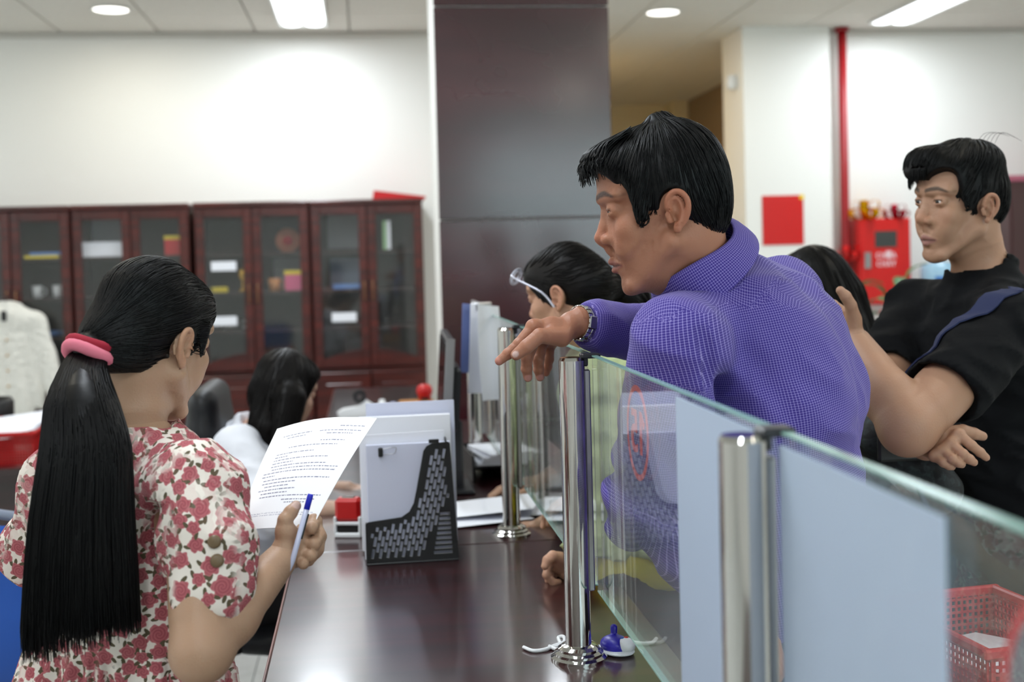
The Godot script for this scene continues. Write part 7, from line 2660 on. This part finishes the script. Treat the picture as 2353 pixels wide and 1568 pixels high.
	for q in [-1.0, 1.0]:
		var ring := PackedVector3Array()
		for i in 21:
			var a := TAU * i / 20.0
			ring.append(Vector3(q * 0.033 + cos(a) * 0.026, sin(a) * 0.02, 0.004))
		var b := MB.new()
		b.tube(ring, same_radius(21, 0.0018), 6)
		put(g, "rim", b.mesh(), gm)
		b = MB.new()
		b.tube(arc_path([Vector3(q * 0.060, 0.004, 0.004), Vector3(q * 0.074, 0.003, -0.02), Vector3(q * 0.080, 0.0, -0.09), Vector3(q * 0.079, -0.02, -0.13)], 4), same_radius(13, 0.0026), 6)
		put(g, "temple_arm", b.mesh(), gm)
		b = MB.new()
		b.lathe([Vector2(0, 0.0), Vector2(0.025, 0.0), Vector2(0.025, 0.001), Vector2(0, 0.001)], 20, Vector3.ZERO, Transform3D(Basis(Vector3.RIGHT, PI / 2).scaled(Vector3(1, 0.78, 1)), Vector3(q * 0.033, 0, 0.004)))
		put(g, "lens", b.mesh(), mats["pane_glass"])
	var br := MB.new()
	br.tube(arc_path([Vector3(-0.008, 0.004, 0.005), Vector3(0, 0.007, 0.008), Vector3(0.008, 0.004, 0.005)], 4), same_radius(9, 0.0016), 6)
	put(g, "bridge", br.mesh(), gm)

func seated_clerk() -> void:
	var org := Vector3(-0.30, 0, -3.60)
	var t := thing("person", "clerk with long dark hair in a white shirt seated at the counter", "person", org)
	var head := Transform3D(Basis(Vector3.UP, deg_to_rad(124.0)) * Basis(Vector3.RIGHT, deg_to_rad(24.0)), Vector3(-0.2395, 1.1361, -3.5))
	var hs := 0.95
	var fwd := Vector3(0.85, 0, -0.5).normalized()
	var right := fwd.cross(Vector3.UP)
	var wr := Vector3(-0.0913, 0.8582, -3.2)
	var wl := Vector3(-0.0681, 0.8461, -3.55)
	var d := {
		"org": org, "head": head, "hs": hs, "neck": Vector3(-0.3022, 1.0194, -3.52), "fwd": fwd,
		"spine": [Vector3(-0.3309, 0.9426, -3.54), Vector3(-0.325, 0.78, -3.60), Vector3(-0.33, 0.58, -3.62)],
		"sh": [Vector3(-0.2924, 0.9806, -3.7), Vector3(-0.3583, 0.9937, -3.38)],
		"el": [Vector3(-0.2156, 0.8021, -3.72), Vector3(-0.2722, 0.8543, -3.22)],
		"wr": [wl, wr],
		"kn": [Vector3(0.05, 0.55, -3.72), Vector3(0.06, 0.55, -3.50)], "ft": [Vector3(0.05, 0.07, -3.72), Vector3(0.06, 0.07, -3.50)],
		"hands": [easy_hand(wl, Vector3(1, -0.1, 0), Vector3(0, -1, 0), Vector3(0, 0, 1), 0.4), easy_hand(wr, Vector3(1, 0.02, -0.25), Vector3(0, -1, 0), Vector3(0, 0, -1), 0.4)],
		"skin": Color(0.56, 0.36, 0.27), "lips": Color(0.5, 0.16, 0.15), "girth": 0.95, "neck_r": 0.045, "fine": 0.0034, "arm_cell": 0.008, "hand_cell": 0.0035, "hand_s": 0.88,
	}
	figure(t, d)
	var s := top_field(d, 0.018, 1.45, 0.0, [0.150, 0.150, 0.160])
	s.cap(d.neck + Vector3(0, 0.045, 0), d.neck + Vector3(0, 0.12, 0), 0.06, 0.08, 0.006, Vector3.ZERO, 1.0, Vector3.ZERO, 1.0, 1)
	s.folds = func(p: Vector3) -> float: return folds_at(p + Vector3(p.y, 0, 0), Vector3(6.0, 9.0, 6.0), 0.008)
	var sb := top_bounds(d, 0.0)
	put(t, "shirt", join_nets([s.net(sb[0], sb[1], 0.011)], org), mat("white_shirt", rgb8(226, 228, 236), 0.85))
	trousers(t, d, [0.15, 0.095, 0.07, 0.055], mat("black_skirt", rgb8(18, 18, 22), 0.85))
	shoes(t, d.ft, fwd, org, mats["leather"])
	# straight hair past the shoulders
	var hf := hair_field(head, hs, 0.084, 0.000, 0.004)
	hf.ell(Vector3(0, -0.02, -0.03), Vector3(0.088, 0.07, 0.075), 0.03)
	hf.xf = Transform3D.IDENTITY
	hf.xs = 1.0
	hf.cap(Vector3(-0.2456, 1.1469, -3.47), Vector3(-0.2742, 1.0538, -3.44), 0.080, 0.062, 0.04, right, 0.8)
	hf.cap(Vector3(-0.2742, 1.0538, -3.44), Vector3(-0.3148, 0.9825, -3.44), 0.060, 0.025, 0.04, right, 0.6)
	hf.cap(Vector3(-0.2143, 1.1289, -3.4), Vector3(-0.2364, 1.027, -3.36), 0.05, 0.030, 0.04, right, 0.6)
	var hbx := bounds([head.origin + Vector3(0, 0.05, 0), Vector3(-0.3319, 0.95, -3.42)], 0.15)
	var hn := hf.net(hbx[0], hbx[1], 0.0045)
	var roots: PackedVector3Array = hn[0]
	var crown: Vector3 = head * Vector3(0, 0.14, -0.02)
	var flow := func(p: Vector3) -> Vector3:
		var q: Vector3 = p - crown
		return Vector3(q.x, -0.06 - absf(q.y) * 2.0, q.z).normalized() + Vector3(-0.2, -0.3, 0.0)
	var root := func(_i: int) -> Vector3: return roots[rng.randi() % roots.size()]
	var st := comb(hf, 1100, root, flow, 8, 0.014, 0.0014, 0.002, org)
	put(t, "hair", merge_hair(hn, [st], org), hair_mat("hair_clerk", Color(0.034, 0.020, 0.018), 0.36))

func hidden_two() -> void:
	# woman with long hair, mostly behind the man in purple
	var org := Vector3(1.17, 0, -3.2)
	var t := thing("person", "woman with long dark hair standing behind the purple shirt", "person", org)
	var head := Transform3D(Basis(Vector3.UP, deg_to_rad(-160.0)) * Basis(Vector3.RIGHT, deg_to_rad(8.0)), Vector3(1.1538, 1.3849, -3.05))
	var hs := 0.97
	var fwd := Vector3(-0.34, 0, -0.94).normalized()
	var c := head.origin
	var wl := c + Vector3(-0.10, -0.60, -0.20)
	var wr := c + Vector3(0.26, -0.70, -0.1)
	var d := {
		"org": org, "head": head, "hs": hs, "neck": c + Vector3(0.02, -0.165, 0.02), "fwd": fwd,
		"spine": [c + Vector3(0.02, -0.27, 0.02), c + Vector3(0.02, -0.47, 0.02), c + Vector3(0.02, -0.63, 0.02)],
		"sh": [c + Vector3(-0.15, -0.22, 0.06), c + Vector3(0.19, -0.22, -0.04)],
		"el": [c + Vector3(-0.16, -0.48, 0.06), c + Vector3(0.25, -0.48, -0.04)],
		"wr": [wl, wr],
		"kn": [Vector3(1.09, 0.45, -3.05), Vector3(1.22, 0.45, -3.10)], "ft": [Vector3(1.09, 0.07, -3.05), Vector3(1.22, 0.07, -3.10)],
		"hands": [easy_hand(wl, Vector3(0.3, -0.3, -0.8), Vector3(1, 0, 0), Vector3(0, 1, 0), 0.5), easy_hand(wr, Vector3(0, -1, 0), Vector3(-1, 0, 0), Vector3(0, 0, -1), 0.4)],
		"skin": Color(0.52, 0.33, 0.24), "girth": 0.95, "neck_r": 0.045, "fine": 0.005, "arm_cell": 0.01, "hand_cell": 0.0045, "hand_s": 0.88,
	}
	figure(t, d)
	var s := top_field(d, 0.016, 1.7, 0.0, [0.14, 0.14, 0.15])
	var sb := top_bounds(d, 0.0)
	put(t, "jacket", join_nets([s.net(sb[0], sb[1], 0.013)], org), mat("dark_jacket", rgb8(34, 34, 40), 0.85))
	trousers(t, d, [0.15, 0.09, 0.065, 0.055], mats["charcoal_trousers"])
	shoes(t, d.ft, fwd, org, mats["leather"])
	var hf := hair_field(head, hs, 0.086, 0.0, 0.004)
	hf.ell(Vector3(0, -0.02, -0.03), Vector3(0.09, 0.07, 0.075), 0.03)
	hf.xf = Transform3D.IDENTITY
	hf.xs = 1.0
	hf.cap(c + Vector3(0.03, -0.02, 0.05), c + Vector3(0.07, -0.20, 0.10), 0.095, 0.085, 0.05, Vector3.BACK, 0.7)
	hf.cap(c + Vector3(0.07, -0.20, 0.10), c + Vector3(0.11, -0.36, 0.12), 0.085, 0.05, 0.05, Vector3.BACK, 0.6)
	var hbx := bounds([c + Vector3(0, 0.05, 0), c + Vector3(0.11, -0.38, 0.12)], 0.15)
	var hn := hf.net(hbx[0], hbx[1], 0.005)
	var roots: PackedVector3Array = hn[0]
	var flow := func(p: Vector3) -> Vector3: return Vector3(0.25, -1.0, 0.1)
	var root := func(_i: int) -> Vector3: return roots[rng.randi() % roots.size()]
	var st := comb(hf, 900, root, flow, 8, 0.016, 0.0014, 0.002, org)
	put(t, "hair", merge_hair(hn, [st], org), hair_mat("hair_long", Color(0.022, 0.015, 0.012), 0.38))
	# customer in a black jacket, only a hand on the counter shows
	org = Vector3(0.80, 0, -3.15)
	t = thing("person", "customer in a black sleeve with one hand on the counter by the back post", "person", org)
	head = Transform3D(Basis(Vector3.UP, deg_to_rad(-100.0)) * Basis(Vector3.RIGHT, deg_to_rad(20.0)), Vector3(0.802, 1.5761, -3.12))
	fwd = Vector3(-1, 0, -0.05).normalized()
	c = head.origin
	wl = Vector3(0.4109, 0.8461, -2.93)
	wr = Vector3(0.47, 0.885, -3.32)
	d = {
		"org": org, "head": head, "hs": 1.0, "neck": c + Vector3(0.05, -0.17, 0), "fwd": fwd,
		"spine": [c + Vector3(0.06, -0.27, 0), c + Vector3(0.08, -0.48, 0), c + Vector3(0.09, -0.66, 0)],
		"sh": [c + Vector3(0.03, -0.23, 0.18), c + Vector3(0.03, -0.23, -0.18)],
		"el": [Vector3(0.66, 0.98, -2.88), Vector3(0.70, 1.0, -3.36)],
		"wr": [wl, wr],
		"kn": [Vector3(0.80, 0.47, -3.02), Vector3(0.82, 0.47, -3.24)], "ft": [Vector3(0.84, 0.07, -3.02), Vector3(0.86, 0.07, -3.24)],
		"hands": [easy_hand(wl, Vector3(-0.8, -0.12, -0.1), Vector3(0, -1, 0), Vector3(-0.1, 0.1, -1), 0.5), easy_hand(wr, Vector3(-1, -0.05, 0), Vector3(0, -1, 0), Vector3(0, 0, 1), 0.4)],
		"skin": Color(0.52, 0.31, 0.21), "girth": 1.0, "neck_r": 0.05, "fine": 0.005, "arm_cell": 0.008, "hand_cell": 0.003, "hand_s": 0.95,
	}
	figure(t, d)
	s = top_field(d, 0.018, 1.86, 0.0, [0.155, 0.155, 0.16])
	sb = top_bounds(d, 0.0)
	put(t, "jacket", join_nets([s.net(sb[0], sb[1], 0.012)], org), mat("black_jacket", rgb8(20, 20, 24), 0.85))
	trousers(t, d, [0.16, 0.10, 0.07, 0.06], mats["charcoal_trousers"])
	shoes(t, d.ft, fwd, org, mats["leather"])
	hf = hair_field(head, 1.0, 0.080, 0.008, 0.004)
	hf.xf = Transform3D.IDENTITY
	hf.xs = 1.0
	hbx = bounds([c + Vector3(0, 0.05, 0)], 0.16)
	put(t, "hair", join_nets([hf.net(hbx[0], hbx[1], 0.006)], org), mats["hair_young"])

func build_people() -> void:
	man_in_purple()
	woman_in_floral()
	young_man()
	woman_in_green()
	seated_clerk()
	hidden_two()
